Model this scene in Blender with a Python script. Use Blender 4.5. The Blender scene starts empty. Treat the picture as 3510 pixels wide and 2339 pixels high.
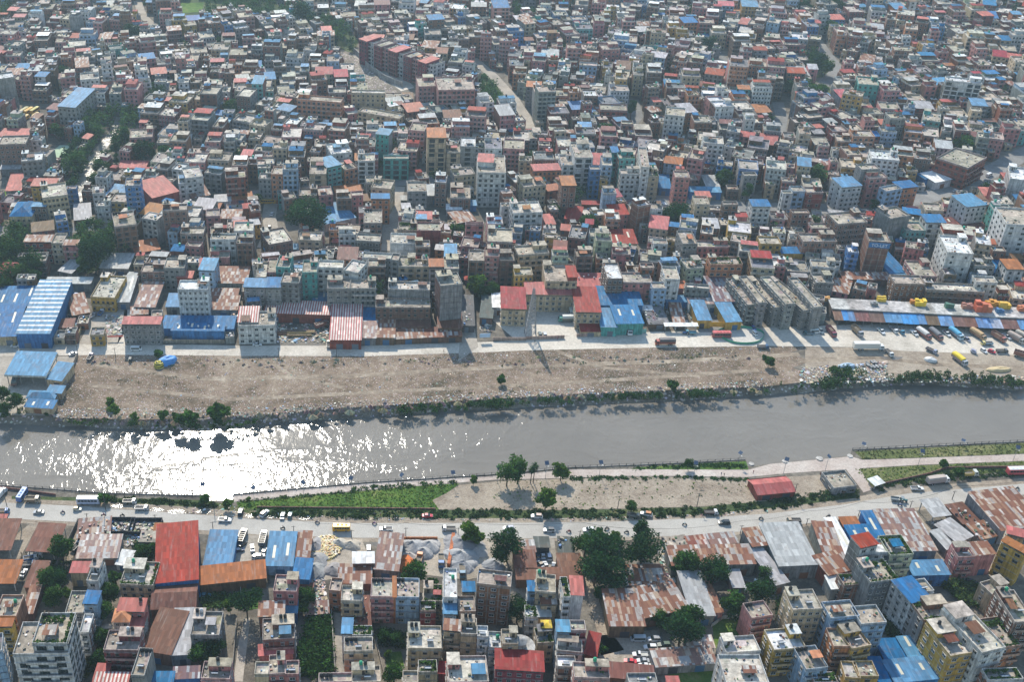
import bpy, math, random
from mathutils import Vector
rnd = random.Random(7)
SC = bpy.context.scene
COL = SC.collection

# ---------------- camera, sky, sun, exposure ----------------
CAM_H = 300.0; PITCH = math.radians(33.3); FOC = 3900.0; PX, PY = 1300.0, 1169.5
cam_d = bpy.data.cameras.new('camera'); cam = bpy.data.objects.new('camera', cam_d); COL.objects.link(cam)
cam.location = (0, 0, CAM_H); cam.rotation_euler = (math.radians(90) - PITCH, 0, 0)
cam_d.sensor_width = 36; cam_d.lens = 36 * FOC / 3510; cam_d.shift_x = (1755 - PX) / 3510
cam_d.clip_start = 1; cam_d.clip_end = 20000
SC.camera = cam
SUN_AZ, SUN_EL = math.radians(-10.5), math.radians(40)
world = bpy.data.worlds.new('World'); SC.world = world; world.use_nodes = True
wn = world.node_tree.nodes; bgn = wn['Background']
sky = wn.new('ShaderNodeTexSky'); sky.sky_type = 'NISHITA'; sky.sun_disc = False
sky.sun_elevation = SUN_EL; sky.sun_rotation = SUN_AZ
sky.air_density = 1.6; sky.dust_density = 0.4; sky.ozone_density = 3.0
world.node_tree.links.new(sky.outputs[0], bgn.inputs[0]); bgn.inputs[1].default_value = 0.15
sun_d = bpy.data.lights.new('sun', 'SUN'); sun = bpy.data.objects.new('sun', sun_d); COL.objects.link(sun)
sun_d.energy = 4.4; sun_d.angle = math.radians(0.6); sun_d.color = (1, 0.93, 0.81)
SDIR = Vector((math.sin(SUN_AZ) * math.cos(SUN_EL), math.cos(SUN_AZ) * math.cos(SUN_EL), math.sin(SUN_EL)))
sun.rotation_euler = SDIR.to_track_quat('Z', 'Y').to_euler(); sun.location = (0, 300, 400)
SC.view_settings.view_transform = 'Standard'; SC.view_settings.look = 'None'
SC.view_settings.exposure = 0.62; SC.view_settings.gamma = 1
SC.render.engine = 'CYCLES'
try:
    SC.cycles.use_denoising = True; SC.cycles.max_bounces = 6; SC.cycles.volume_bounces = 0
    SC.cycles.diffuse_bounces = 3; SC.cycles.glossy_bounces = 2; SC.cycles.transparent_max_bounces = 6
    SC.cycles.caustics_reflective = False; SC.cycles.caustics_refractive = False
except Exception: pass

# ---------------- photo pixel -> ground point ----------------
CROPS = {'A1': (0, 1700, .40760), 'A2': (880, 1700, .40760), 'A3': (1760, 1700, .40760), 'A4': (2630, 1640, .44580),
         'B1': (0, 830, .40760), 'B2': (880, 830, .40760), 'B3': (1760, 830, .40760), 'B4': (2630, 830, .40760),
         'R1': (0, 1380, .37399), 'R2': (880, 1380, .37399), 'R3': (1760, 1380, .37399), 'R4': (2630, 1380, .37399),
         'C1': (0, 430, .37399), 'C2': (880, 430, .37399), 'C3': (1760, 430, .37399), 'C4': (2630, 430, .37399),
         'D1': (0, 0, .37399), 'D2': (880, 0, .37399), 'D3': (1760, 0, .37399), 'D4': (2630, 0, .37399), 'F': (0, 0, 1.0)}
CP, SP = math.cos(PITCH), math.sin(PITCH)
def full(c, x, y): o = CROPS[c]; return o[0] + x * o[2], o[1] + y * o[2]
def ray(u, v, z=0.0):
    xc = (u - PX) / FOC; yc = -(v - PY) / FOC
    dx, dy, dz = xc, CP + yc * SP, -SP + yc * CP
    t = (z - CAM_H) / dz
    return Vector((dx * t, dy * t, z))
def P(c, x, y, z=0.0): return ray(*full(c, x, y), z)
def proj(x, y, z):
    dz = z - CAM_H; dep = y * CP - dz * SP
    return PX + FOC * x / dep, PY - FOC * (y * SP + dz * CP) / dep

# ---------------- materials ----------------
MATS = {}
def nodes_of(name):
    m = bpy.data.materials.new(name); m.use_nodes = True; MATS[name] = m
    nt = m.node_tree; return m, nt, nt.nodes['Principled BSDF']
def N(nt, t, **kw):
    n = nt.nodes.new(t)
    for k, v in kw.items():
        if k in n.inputs: n.inputs[k].default_value = v
        else: setattr(n, k, v)
    return n
def L(nt, a, b): nt.links.new(a, b)
def noise(nt, co, scale, detail=4, rough=.6, dist=0):
    n = N(nt, 'ShaderNodeTexNoise'); n.inputs['Scale'].default_value = scale; n.inputs['Detail'].default_value = detail
    n.inputs['Roughness'].default_value = rough; n.inputs['Distortion'].default_value = dist
    if co: L(nt, co, n.inputs['Vector'])
    return n
def ramp(nt, fac, stops):
    r = N(nt, 'ShaderNodeValToRGB'); e = r.color_ramp.elements
    while len(e) < len(stops): e.new(.5)
    for i, (p, c) in enumerate(stops):
        e[i].position = p; e[i].color = (c, c, c, 1) if isinstance(c, (int, float)) else (*c, 1)
    L(nt, fac, r.inputs[0]); return r
def mul(nt, a, b, fac=1.0, mode='MULTIPLY'):
    m = N(nt, 'ShaderNodeMix', data_type='RGBA', blend_type=mode); m.inputs[0].default_value = fac
    L(nt, a, m.inputs[6]); L(nt, b, m.inputs[7]); return m.outputs[2]
def mixc(nt, fac, a, b):
    m = N(nt, 'ShaderNodeMix', data_type='RGBA'); L(nt, fac, m.inputs[0])
    for s, x in ((6, a), (7, b)):
        if isinstance(x, tuple): m.inputs[s].default_value = (*x, 1)
        else: L(nt, x, m.inputs[s])
    return m.outputs[2]
def mapped(nt, co, sc):
    m = N(nt, 'ShaderNodeMapping'); m.inputs['Scale'].default_value = sc; L(nt, co, m.inputs[0]); return m.outputs[0]
def geo_pos(nt): return N(nt, 'ShaderNodeNewGeometry').outputs['Position']
def colattr(nt): return N(nt, 'ShaderNodeAttribute', attribute_name='col').outputs['Color']

def m_surface(name, rough, lo, hi, scale, streak=0.0, big=0.0, spec=.3, bumpy=0):
    m, nt, b = nodes_of(name); pos = geo_pos(nt); c = colattr(nt)
    n = noise(nt, pos, scale, 6, .65); r = ramp(nt, n.outputs[0], [(.3, lo), (.7, hi)])
    c = mul(nt, c, r.outputs[0])
    if streak:
        n2 = noise(nt, mapped(nt, pos, (1.3, 1.3, .12)), 1.0, 4, .7); r2 = ramp(nt, n2.outputs[0], [(.35, 1 - streak), (.6, 1.05)])
        c = mul(nt, c, r2.outputs[0])
    if big:
        n3 = noise(nt, pos, .13, 5, .7, .8); r3 = ramp(nt, n3.outputs[0], [(.36, 1 - big), (.62, 1.08)])
        c = mul(nt, c, r3.outputs[0])
    L(nt, c, b.inputs['Base Color']); b.inputs['Roughness'].default_value = rough
    b.inputs['Specular IOR Level'].default_value = spec
    if bumpy:
        bp = N(nt, 'ShaderNodeBump'); bp.inputs['Strength'].default_value = bumpy; bp.inputs['Distance'].default_value = .3
        L(nt, n.outputs[0], bp.inputs['Height']); L(nt, bp.outputs[0], b.inputs['Normal'])
    return m
m_surface('paint', .85, .62, 1.1, .45, .48, .2)
m_surface('concrete', .9, .45, 1.2, .6, 0, .5)
m_surface('earth_pile', 1.0, .75, 1.1, .8, 0, 0, .1, .6)
m_surface('plain', .6, .88, 1.05, 1.0)
m_surface('carpaint', .3, .97, 1.02, .5, 0, 0, .6)
m_surface('rubber', .85, .9, 1.05, 2)
m_surface('tarp', .55, .85, 1.08, .7, 0, 0, .4)
def m_metal(name, patch):
    m, nt, b = nodes_of(name); oc = N(nt, 'ShaderNodeTexCoord').outputs['Object']; c = colattr(nt)
    # per sheet tone: cells 0.9 m wide, 3 m long in the shed's own axes
    mp = mapped(nt, oc, (1 / .95, 1 / 3.1, 0)); fl = N(nt, 'ShaderNodeVectorMath', operation='FLOOR'); L(nt, mp, fl.inputs[0])
    oi = N(nt, 'ShaderNodeObjectInfo'); ad = N(nt, 'ShaderNodeVectorMath', operation='ADD'); L(nt, fl.outputs[0], ad.inputs[0])
    L(nt, oi.outputs['Random'], ad.inputs[1])
    wnz = N(nt, 'ShaderNodeTexWhiteNoise', noise_dimensions='3D'); L(nt, ad.outputs[0], wnz.inputs['Vector'])
    pos = geo_pos(nt)
    n = noise(nt, mapped(nt, oc, (1, .25, 1)), .7, 6, .7)
    if patch:
        r = ramp(nt, wnz.outputs['Value'], [(0, (.3, .29, .28)), (.22, (.36, .27, .2)), (.34, (.17, .06, .035)), (.62, (.13, .042, .025)), (.82, (.24, .11, .06)), (.93, (.5, .47, .43)), (1, (.6, .6, .58))])
        r.color_ramp.interpolation = 'CONSTANT'
        f = N(nt, 'ShaderNodeMath', operation='MULTIPLY'); f.inputs[0].default_value = 1; f.inputs[1].default_value = .8
        c = mixc(nt, f.outputs[0], c, r.outputs[0])
        n4 = noise(nt, oc, .35, 5, .7, 1.0); r4 = ramp(nt, n4.outputs[0], [(.5, 0), (.68, .75)])
        c = mixc(nt, r4.outputs[0], c, (.17, .06, .03))
    else:
        r = ramp(nt, wnz.outputs['Value'], [(0, .74), (.8, 1.05), (1, 1.3)]); c = mul(nt, c, r.outputs[0])
        n4 = noise(nt, pos, .22, 6, .72, .5); r4 = ramp(nt, n4.outputs[0], [(.52, 0), (.72, .5)])
        c = mixc(nt, r4.outputs[0], c, (.16, .1, .07)); n5 = noise(nt, mapped(nt, oc, (1.2, .1, 1)), 1.0, 4, .6); r5 = ramp(nt, n5.outputs[0], [(.55, 0), (.75, .35)]); c = mixc(nt, r5.outputs[0], c, (.34, .33, .31))
    r2 = ramp(nt, n.outputs[0], [(.25, .74), (.7, 1.1)]); c = mul(nt, c, r2.outputs[0])
    L(nt, c, b.inputs['Base Color']); b.inputs['Roughness'].default_value = .55; b.inputs['Metallic'].default_value = 0.0
    b.inputs['Specular IOR Level'].default_value = .1
    w = N(nt, 'ShaderNodeTexWave', wave_type='BANDS', bands_direction='X'); w.inputs['Scale'].default_value = 1.4; L(nt, oc, w.inputs['Vector'])
    bp = N(nt, 'ShaderNodeBump'); bp.inputs['Strength'].default_value = .35; bp.inputs['Distance'].default_value = .06
    L(nt, w.outputs['Fac'], bp.inputs['Height']); L(nt, bp.outputs[0], b.inputs['Normal'])
m_metal('sheet', False); m_metal('patch_sheet', True)
m, nt, b = nodes_of('glass'); pos = geo_pos(nt); n = noise(nt, pos, .9, 2); r = ramp(nt, n.outputs[0], [(.35, (.008, .012, .014)), (.6, (.03, .045, .05)), (.7, (.09, .1, .1))])
L(nt, r.outputs[0], b.inputs['Base Color']); b.inputs['Roughness'].default_value = .12; b.inputs['Specular IOR Level'].default_value = .5
m, nt, b = nodes_of('solar_cell'); b.inputs['Base Color'].default_value = (.05, .07, .11, 1); b.inputs['Roughness'].default_value = .2
m, nt, b = nodes_of('bark'); b.inputs['Base Color'].default_value = (.09, .065, .045, 1); b.inputs['Roughness'].default_value = .9
m, nt, b = nodes_of('leaf'); c = colattr(nt); L(nt, c, b.inputs['Base Color']); b.inputs['Roughness'].default_value = .8; b.inputs['Specular IOR Level'].default_value = .04
tr = N(nt, 'ShaderNodeBsdfTranslucent'); L(nt, c, tr.inputs[0]); ms = N(nt, 'ShaderNodeMixShader'); ms.inputs[0].default_value = .3
L(nt, b.outputs[0], ms.inputs[1]); L(nt, tr.outputs[0], ms.inputs[2]); L(nt, ms.outputs[0], nt.nodes['Material Output'].inputs[0])

def m_ground(name, stops, scale, bscale=0.03, fine=1.2, tint=None, speck=None, bump=.5, rough=.95):
    m, nt, b = nodes_of(name); pos = geo_pos(nt)
    n1 = noise(nt, pos, bscale, 8, .65, .6); n2 = noise(nt, pos, scale, 8, .7)
    s = N(nt, 'ShaderNodeMath', operation='MULTIPLY_ADD'); L(nt, n1.outputs[0], s.inputs[0]); s.inputs[1].default_value = .6
    s2 = N(nt, 'ShaderNodeMath', operation='MULTIPLY'); L(nt, n2.outputs[0], s2.inputs[0]); s2.inputs[1].default_value = .4; L(nt, s2.outputs[0], s.inputs[2])
    r = ramp(nt, s.outputs[0], [(.5 + (p - .5) * .62, q) for p, q in stops]); c = r.outputs[0]
    n3 = noise(nt, pos, fine, 4, .8); r3 = ramp(nt, n3.outputs[0], [(.3, .72), (.7, 1.2)]); c = mul(nt, c, r3.outputs[0])
    if speck:
        for sc_, thr, amt in speck:
            v = N(nt, 'ShaderNodeTexVoronoi'); v.inputs['Scale'].default_value = sc_; v.inputs['Randomness'].default_value = 1; L(nt, pos, v.inputs['Vector'])
            sep = N(nt, 'ShaderNodeSeparateColor'); L(nt, v.outputs['Color'], sep.inputs[0])
            gt = N(nt, 'ShaderNodeMath', operation='GREATER_THAN'); L(nt, sep.outputs[0], gt.inputs[0]); gt.inputs[1].default_value = thr
            hs = N(nt, 'ShaderNodeHueSaturation'); hs.inputs['Saturation'].default_value = .3; hs.inputs['Value'].default_value = .8; L(nt, v.outputs['Color'], hs.inputs['Color'])
            f = N(nt, 'ShaderNodeMath', operation='MULTIPLY'); L(nt, gt.outputs[0], f.inputs[0]); f.inputs[1].default_value = amt
            c = mixc(nt, f.outputs[0], c, hs.outputs[0])
    L(nt, c, b.inputs['Base Color']); b.inputs['Roughness'].default_value = rough; b.inputs['Specular IOR Level'].default_value = .15
    if bump:
        bp = N(nt, 'ShaderNodeBump'); bp.inputs['Strength'].default_value = bump; bp.inputs['Distance'].default_value = .6
        L(nt, n3.outputs[0], bp.inputs['Height']); L(nt, bp.outputs[0], b.inputs['Normal'])
m_ground('ground', [(.3, (.07, .06, .05)), (.45, (.12, .105, .085)), (.58, (.2, .175, .14)), (.7, (.15, .14, .13))], .25)
m_ground('asphalt', [(.3, (.31, .285, .25)), (.5, (.38, .355, .315)), (.7, (.44, .41, .365))], .15, .02, 2.5, bump=.1, rough=.85)
m_ground('dusty_road', [(.3, (.36, .32, .265)), (.5, (.5, .45, .38)), (.7, (.58, .53, .45))], .12, .02, .8, bump=.2)
m_ground('old_street', [(.3, (.13, .125, .12)), (.5, (.2, .195, .185)), (.7, (.26, .25, .235))], .12, .02, .8, bump=.2)
m_ground('pale_street', [(.3, (.24, .215, .18)), (.5, (.34, .3, .25)), (.7, (.42, .38, .32))], .12, .02, .8, bump=.2)
m_ground('dump', [(.26, (.05, .05, .028)), (.4, (.11, .082, .055)), (.52, (.19, .14, .1)), (.62, (.24, .185, .135)), (.72, (.32, .27, .2))], .22, .022, 1.1, speck=[(2.6, .95, .35)], bump=.3)
m_ground('court', [(.3, (.3, .4, .27)), (.5, (.38, .48, .33)), (.7, (.42, .5, .36))], .2, .05, 1.0, bump=.1)
m_ground('track', [(.3, (.13, .1, .075)), (.5, (.24, .19, .14)), (.7, (.36, .3, .23))], .4, .08, .6, bump=.3)
m_ground('bare_field', [(.3, (.2, .155, .115)), (.45, (.29, .235, .18)), (.6, (.37, .31, .24)), (.7, (.3, .25, .2))], .5, .05, 1.3, bump=.8)
m_ground('grass', [(.28, (.03, .065, .014)), (.42, (.055, .115, .02)), (.56, (.1, .17, .03)), (.66, (.17, .19, .06)), (.74, (.24, .19, .11))], .3, .05, 1.5, bump=.8)
m_ground('verge', [(.3, (.03, .05, .018)), (.5, (.06, .085, .03)), (.62, (.11, .12, .05)), (.72, (.2, .17, .11))], .3, .06, 1.5, bump=.8)
m_ground('dry_grass', [(.3, (.05, .075, .025)), (.45, (.1, .12, .04)), (.6, (.16, .165, .065)), (.72, (.22, .19, .1))], .3, .06, 1.2, bump=.8)
m_ground('paving', [(.3, (.33, .265, .225)), (.5, (.41, .345, .3)), (.7, (.48, .43, .38))], .2, .03, 1.0, bump=.2)
m_ground('mud_bank', [(.3, (.11, .095, .075)), (.5, (.2, .17, .135)), (.7, (.29, .25, .2))], .3, .05, 1.0, speck=[(1.2, .88, .6)], bump=.9)
m_ground('quarry_yard', [(.3, (.26, .22, .17)), (.5, (.36, .31, .25)), (.7, (.44, .36, .27))], .2, .05, 1.0, bump=.5)
def m_water(name, base, rough, bs, bd, strength):
    m, nt, b = nodes_of(name); pos = geo_pos(nt)
    n0 = noise(nt, pos, .02, 4, .6); r0 = ramp(nt, n0.outputs[0], [(.35, base), (.65, tuple(x * 1.18 for x in base))])
    L(nt, r0.outputs[0], b.inputs['Base Color'])
    b.inputs['Roughness'].default_value = rough; b.inputs['IOR'].default_value = 1.33
    n1 = noise(nt, mapped(nt, pos, (1, .8, 1)), bs, 3, .55, .3); n2 = noise(nt, mapped(nt, pos, (.25, .12, 1)), 1.0, 3, .6, 1.0)
    n3 = noise(nt, mapped(nt, pos, (.028, .05, 1)), 1.0, 3, .6, .6)
    r3 = ramp(nt, n3.outputs[0], [(.38, .25), (.62, 1.1)])
    h = N(nt, 'ShaderNodeMath', operation='MULTIPLY_ADD'); L(nt, n2.outputs[0], h.inputs[0]); h.inputs[1].default_value = 1.6; L(nt, n1.outputs[0], h.inputs[2])
    h2 = N(nt, 'ShaderNodeMath', operation='MULTIPLY'); L(nt, h.outputs[0], h2.inputs[0]); L(nt, r3.outputs[0], h2.inputs[1])
    bp = N(nt, 'ShaderNodeBump'); bp.inputs['Strength'].default_value = strength; bp.inputs['Distance'].default_value = bd
    L(nt, h2.outputs[0], bp.inputs['Height']); L(nt, bp.outputs[0], b.inputs['Normal'])
m_water('river_water', (.15, .134, .112), .085, .5, .15, 1.0)
m_water('stream_water', (.2, .18, .15), .3, .5, .35, 1.0)

# ---------------- mesh builder ----------------
class MB:
    def __init__(s): s.v = []; s.f = []; s.m = []; s.c = []
    def face(s, pts, col, m='paint'):
        i = len(s.v); s.v.extend(pts); s.f.append(tuple(range(i, i + len(pts)))); s.m.append(m); s.c.append(col)
    def box(s, x0, x1, y0, y1, z0, z1, col, m='paint', top=None, topm=None, skip=''):
        i = len(s.v)
        s.v += [(x0, y0, z0), (x1, y0, z0), (x1, y1, z0), (x0, y1, z0), (x0, y0, z1), (x1, y0, z1), (x1, y1, z1), (x0, y1, z1)]
        for k, q in (('f', (0, 1, 5, 4)), ('r', (1, 2, 6, 5)), ('k', (2, 3, 7, 6)), ('l', (3, 0, 4, 7)), ('t', (4, 5, 6, 7)), ('b', (3, 2, 1, 0))):
            if k in skip: continue
            s.f.append(tuple(i + a for a in q))
            s.c.append(top if (k == 't' and top) else col); s.m.append(topm if (k == 't' and topm) else m)
    def obox(s, o, ax, ay, az, col, m='paint'):
        o, ax, ay, az = Vector(o), Vector(ax), Vector(ay), Vector(az); i = len(s.v)
        for z in (0, 1):
            for p in (o, o + ax, o + ax + ay, o + ay): s.v.append(tuple(p + az * z))
        for q in ((0, 1, 5, 4), (1, 2, 6, 5), (2, 3, 7, 6), (3, 0, 4, 7), (4, 5, 6, 7), (3, 2, 1, 0)):
            s.f.append(tuple(i + a for a in q)); s.c.append(col); s.m.append(m)
    def tube(s, p, q, r0, r1, n, col, m='paint', caps=True):
        p, q = Vector(p), Vector(q); d = (q - p).normalized(); a = d.orthogonal().normalized(); b = d.cross(a); i = len(s.v)
        for k in range(n):
            t = 2 * math.pi * k / n; e = a * math.cos(t) + b * math.sin(t); s.v.append(tuple(p + e * r0))
        for k in range(n):
            t = 2 * math.pi * k / n; e = a * math.cos(t) + b * math.sin(t); s.v.append(tuple(q + e * r1))
        for k in range(n):
            k2 = (k + 1) % n; s.f.append((i + k, i + k2, i + n + k2, i + n + k)); s.c.append(col); s.m.append(m)
        if caps:
            s.f.append(tuple(i + n + k for k in range(n))); s.c.append(col); s.m.append(m)
            s.f.append(tuple(i + n - 1 - k for k in range(n))); s.c.append(col); s.m.append(m)
    def prism(s, pts, z0, z1, col, m='paint', top=None, topm=None):
        n = len(pts); i = len(s.v); s.v += [(x, y, z0) for x, y in pts] + [(x, y, z1) for x, y in pts]
        for k in range(n):
            k2 = (k + 1) % n; s.f.append((i + k, i + k2, i + n + k2, i + n + k)); s.c.append(col); s.m.append(m)
        s.f.append(tuple(i + n + k for k in range(n))); s.c.append(top or col); s.m.append(topm or m)
    def build(s, name, parent=None, loc=None):
        me = mesh_from(name, s.v, s.f, s.m, s.c)
        return link(name, me, parent, loc)
def mesh_from(name, v, f, mats, cols):
    me = bpy.data.meshes.new(name); me.from_pydata(v, [], f)
    names = list(dict.fromkeys(mats)); idx = {n: i for i, n in enumerate(names)}
    for n in names: me.materials.append(MATS[n])
    me.polygons.foreach_set('material_index', [idx[x] for x in mats])
    a = me.attributes.new('col', 'FLOAT_COLOR', 'FACE'); flat = []
    for c in cols: flat += (c[0], c[1], c[2], 1.0)
    a.data.foreach_set('color', flat); me.update(); return me
def link(name, me, parent=None, loc=None, rz=None):
    o = bpy.data.objects.new(name, me); COL.objects.link(o)
    if parent: o.parent = parent
    if loc is not None: o.location = loc
    if rz is not None: o.rotation_euler = (0, 0, rz)
    return o
def tag(o, label, cat, group=None, kind=None):
    if label: o['label'] = label
    if cat: o['category'] = cat
    if group: o['group'] = group
    if kind: o['kind'] = kind
    return o
def empty(name, loc, rz=0):
    o = bpy.data.objects.new(name, None); COL.objects.link(o); o.location = loc; o.rotation_euler = (0, 0, rz); o.empty_display_size = .5; return o
def vary(c, a=.06, r=rnd):
    k = 1 + r.uniform(-a, a); return tuple(max(0, min(1, x * k + r.uniform(-a, a) * .12)) for x in c)
def mixcol(a, b, t): return tuple(x * (1 - t) + y * t for x, y in zip(a, b))

WALLS = dict(W=(.66, .66, .64), C=(.57, .44, .28), Y=(.56, .34, .07), P=(.54, .22, .20), R=(.29, .075, .05), B=(.25, .12, .075), G=(.27, .265, .255),
             T=(.1, .42, .38), U=(.06, .2, .46), L=(.32, .46, .62), O=(.56, .22, .10), N=(.19, .11, .075), V=(.47, .52, .34), M=(.27, .06, .07), D=(.12, .12, .12))
ROOFS = dict(c=(.41, .355, .285), l=(.55, .505, .43), g=(.24, .235, .23), w=(.68, .68, .66), r=(.25, .024, .017), p=(.37, .105, .09), b=(.012, .12, .27),
             k=(.08, .21, .34), x=(.3, .2, .14), o=(.3, .105, .035), z=(.36, .36, .35), n=(.15, .062, .042), e=(.05, .22, .13), t=(.45, .19, .09), y=(.6, .42, .05), d=(.07, .08, .075))
FLATS = 'clgw'
# ---------------- placing from a front roof edge ----------------
FOOT = []      # footprints of every single building, for filling the rest of the town
FACADES = []   # how each shows, so that the filling does not hide it
def frame(c, x0, y0, x1, y1, yb, z):
    a = P(c, x0, y0, z); b_ = P(c, x1, y1, z); u = (b_ - a); w = u.length; u.normalize(); n = Vector((-u.y, u.x, 0))
    vb = full(c, 0, yb)[1]; lo, hi = .5, 260
    for _ in range(40):
        mid = (lo + hi) / 2; q = a + n * mid
        if proj(q.x, q.y, z)[1] > vb: lo = mid
        else: hi = mid
    d = max(2.0, min(lo, 200)); ctr = a + u * (w / 2) + n * (d / 2)
    return (ctr.x, ctr.y), math.atan2(u.y, u.x), w, d
def local_cam(cx, cy, yaw):
    dx, dy = -cx, -cy; return dx * math.cos(yaw) + dy * math.sin(yaw), -dx * math.sin(yaw) + dy * math.cos(yaw)

WIN = {}
WIN_N = [0]
def window_mesh(style, w, h):
    key = (style, round(w, 1), round(h, 1))
    if key in WIN: return WIN[key]
    mb = MB(); fc = {'w': (.62, .62, .6), 'b': (.16, .09, .05), 'd': (.08, .08, .08), 's': (.35, .36, .37)}[style]; t = .09
    mb.box(-w / 2, w / 2, -.03, -.01, 0, h, fc, 'glass', skip='blrtk')
    mb.box(-w / 2, -w / 2 + t, -.07, 0, 0, h, fc, 'plain', skip='k'); mb.box(w / 2 - t, w / 2, -.07, 0, 0, h, fc, 'plain', skip='k')
    mb.box(-w / 2 + t, w / 2 - t, -.07, 0, h - t, h, fc, 'plain', skip='k'); mb.box(-w / 2 + t, w / 2 - t, -.07, 0, 0, t, fc, 'plain', skip='k')
    k = max(1, int(round(w / .75)))
    for i in range(1, k):
        x = -w / 2 + w * i / k; mb.box(x - .03, x + .03, -.06, 0, t, h - t, fc, 'plain', skip='ktb')
    mb.box(-w / 2 - .15, w / 2 + .15, -.38, 0, h + .06, h + .15, (.4, .38, .35), 'paint', skip='k')
    mb.box(-w / 2 - .08, w / 2 + .08, -.14, 0, -.1, -.01, (.42, .4, .37), 'paint', skip='k')
    WIN[key] = mesh_from('window', mb.v, mb.f, mb.m, mb.c); return WIN[key]
TANK = {}
def tank_mesh(kind):
    if kind in TANK: return TANK[kind]
    c = {'k': (.02, .02, .022), 'e': (.03, .3, .16), 's': (.5, .5, .5), 'u': (.05, .25, .5)}[kind]; mb = MB()
    mb.tube((0, 0, .25), (0, 0, 1.35), .58, .58, 10, c, 'plain', False); mb.tube((0, 0, 1.35), (0, 0, 1.62), .58, .25, 10, c, 'plain'); mb.tube((0, 0, 1.6), (0, 0, 1.72), .22, .2, 8, c, 'plain')
    mb.tube((0, 0, .75), (0, 0, .85), .61, .61, 10, c, 'plain', False); mb.box(-.55, .55, -.55, .55, 0, .25, (.3, .28, .26), 'paint')
    TANK[kind] = mesh_from('water_tank', mb.v, mb.f, mb.m, mb.c); return TANK[kind]
SOLAR = []
def solar_mesh():
    if not SOLAR:
        mb = MB(); mb.obox((-1, -.7, .35), (2, 0, 0), (0, 1.4, .75), (0, -.03, .06), (.3, .3, .3), 'plain'); mb.obox((-.93, -.65, .44), (1.86, 0, 0), (0, 1.28, .69), (0, -.01, .02), (.02, .03, .08), 'solar_cell')
        for x in (-.8, .75): mb.box(x, x + .06, .5, .56, 0, .95, (.3, .3, .3), 'plain'); mb.box(x, x + .06, -.6, -.54, 0, .4, (.3, .3, .3), 'plain')
        mb.tube((-1.05, .78, 1.2), (1.05, .78, 1.2), .22, .22, 8, (.55, .55, .55), 'plain')
        SOLAR.append(mesh_from('solar_panel', mb.v, mb.f, mb.m, mb.c))
    return SOLAR[0]
JUNKC = [(.05, .16, .33), (.45, .44, .42), (.22, .1, .07), (.05, .09, .03), (.05, .09, .03), (.32, .26, .18), (.16, .15, .14), (.1, .09, .08), (.03, .03, .03), (.3, .15, .07), (.55, .53, .5), (.22, .19, .15)]
def junk(mb, x0, x1, y0, y1, z, n, r, big=1.0):
    for _ in range(n):
        x, y = r.uniform(x0, x1), r.uniform(y0, y1); a, b_, h = r.uniform(.25, 1.1) * big, r.uniform(.25, 1.1) * big, r.uniform(.15, .8) * big; c = vary(r.choice(JUNKC), .2, r)
        t = r.uniform(0, 3.1); ca, sa = math.cos(t), math.sin(t)
        mb.obox((x, y, z), (a * ca, a * sa, 0), (-b_ * sa, b_ * ca, 0), (r.uniform(-.1, .1), r.uniform(-.1, .1), h), c, 'tarp')
def greens(mb, x0, x1, y0, y1, z, n, r):
    for _ in range(n):
        x, y, zz = r.uniform(x0, x1), r.uniform(y0, y1), z + r.uniform(.1, 1.1); leafq(mb, (x, y, zz), r.uniform(.3, .6), r, (.05, .1, .025))
def leafq(mb, p, s, r, col, var=.35):
    a = Vector((r.uniform(-1, 1), r.uniform(-1, 1), r.uniform(-.5, .5))).normalized(); b_ = a.cross(Vector((r.uniform(-1, 1), r.uniform(-1, 1), r.uniform(-1, 1)))).normalized()
    p = Vector(p); k = 1 + r.uniform(-var, var); c = (col[0] * k * r.uniform(.85, 1.3), col[1] * k, col[2] * k * r.uniform(.8, 1.1))
    mb.face([tuple(p - a * s - b_ * s * .6), tuple(p + a * s - b_ * s * .5), tuple(p + a * s * .8 + b_ * s * .6), tuple(p - a * s * .7 + b_ * s * .7)], c, 'leaf')

def sheet_roof(mb, w, d, z, col, mat, slope=.06, over=.4, gable=False, stripes=None, r=rnd):
    """corrugated sheet slab; front is y=-d/2; mono pitch falls to the front"""
    x0, x1, y0, y1 = -w / 2 - over, w / 2 + over, -d / 2 - over, d / 2 + over
    def slab(a, b_, ya, za, yb, zb, c):
        mb.obox((a, ya, za), (b_ - a, 0, 0), (0, yb - ya, zb - za), (0, 0, .07), c, mat)
    segs = [(x0, x1, col)]
    if stripes == 'x':   # stripes run across the depth, one beside the other along x
        segs = []; x = x0; i = 0
        while x < x1 - .01:
            st = min(x1, x + .62); segs.append((x, st, (.62, .55, .5) if i % 2 else col)); x = st; i += 1
    for a, b_, c in segs:
        if stripes == 'y':
            y = y0; i = 0
            while y < y1 - .01:
                e = min(y1, y + (1.3 if i % 2 else 2.6)); f0, f1 = (y - y0) / (y1 - y0), (e - y0) / (y1 - y0); rise = (y1 - y0) * slope
                slab(a, b_, y, z + rise * f0, e, z + rise * f1, (.6, .6, .6) if i % 2 else c); y = e; i += 1
        elif gable == 'y':   # ridge runs along the depth
            h = w / 2 * .22
            mb.obox((x0, y0, z), (-x0, 0, h), (0, y1 - y0, 0), (0, 0, .07), c, mat); mb.obox((0, y0, z + h), (x1, 0, -h), (0, y1 - y0, 0), (0, 0, .07), c, mat)
        elif gable:
            h = d / 2 * .3; slab(a, b_, y0, z, 0, z + h, c); slab(a, b_, 0, z + h, y1, z, c)
        else: slab(a, b_, y0, z, y1, z + (y1 - y0) * slope, c)

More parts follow.
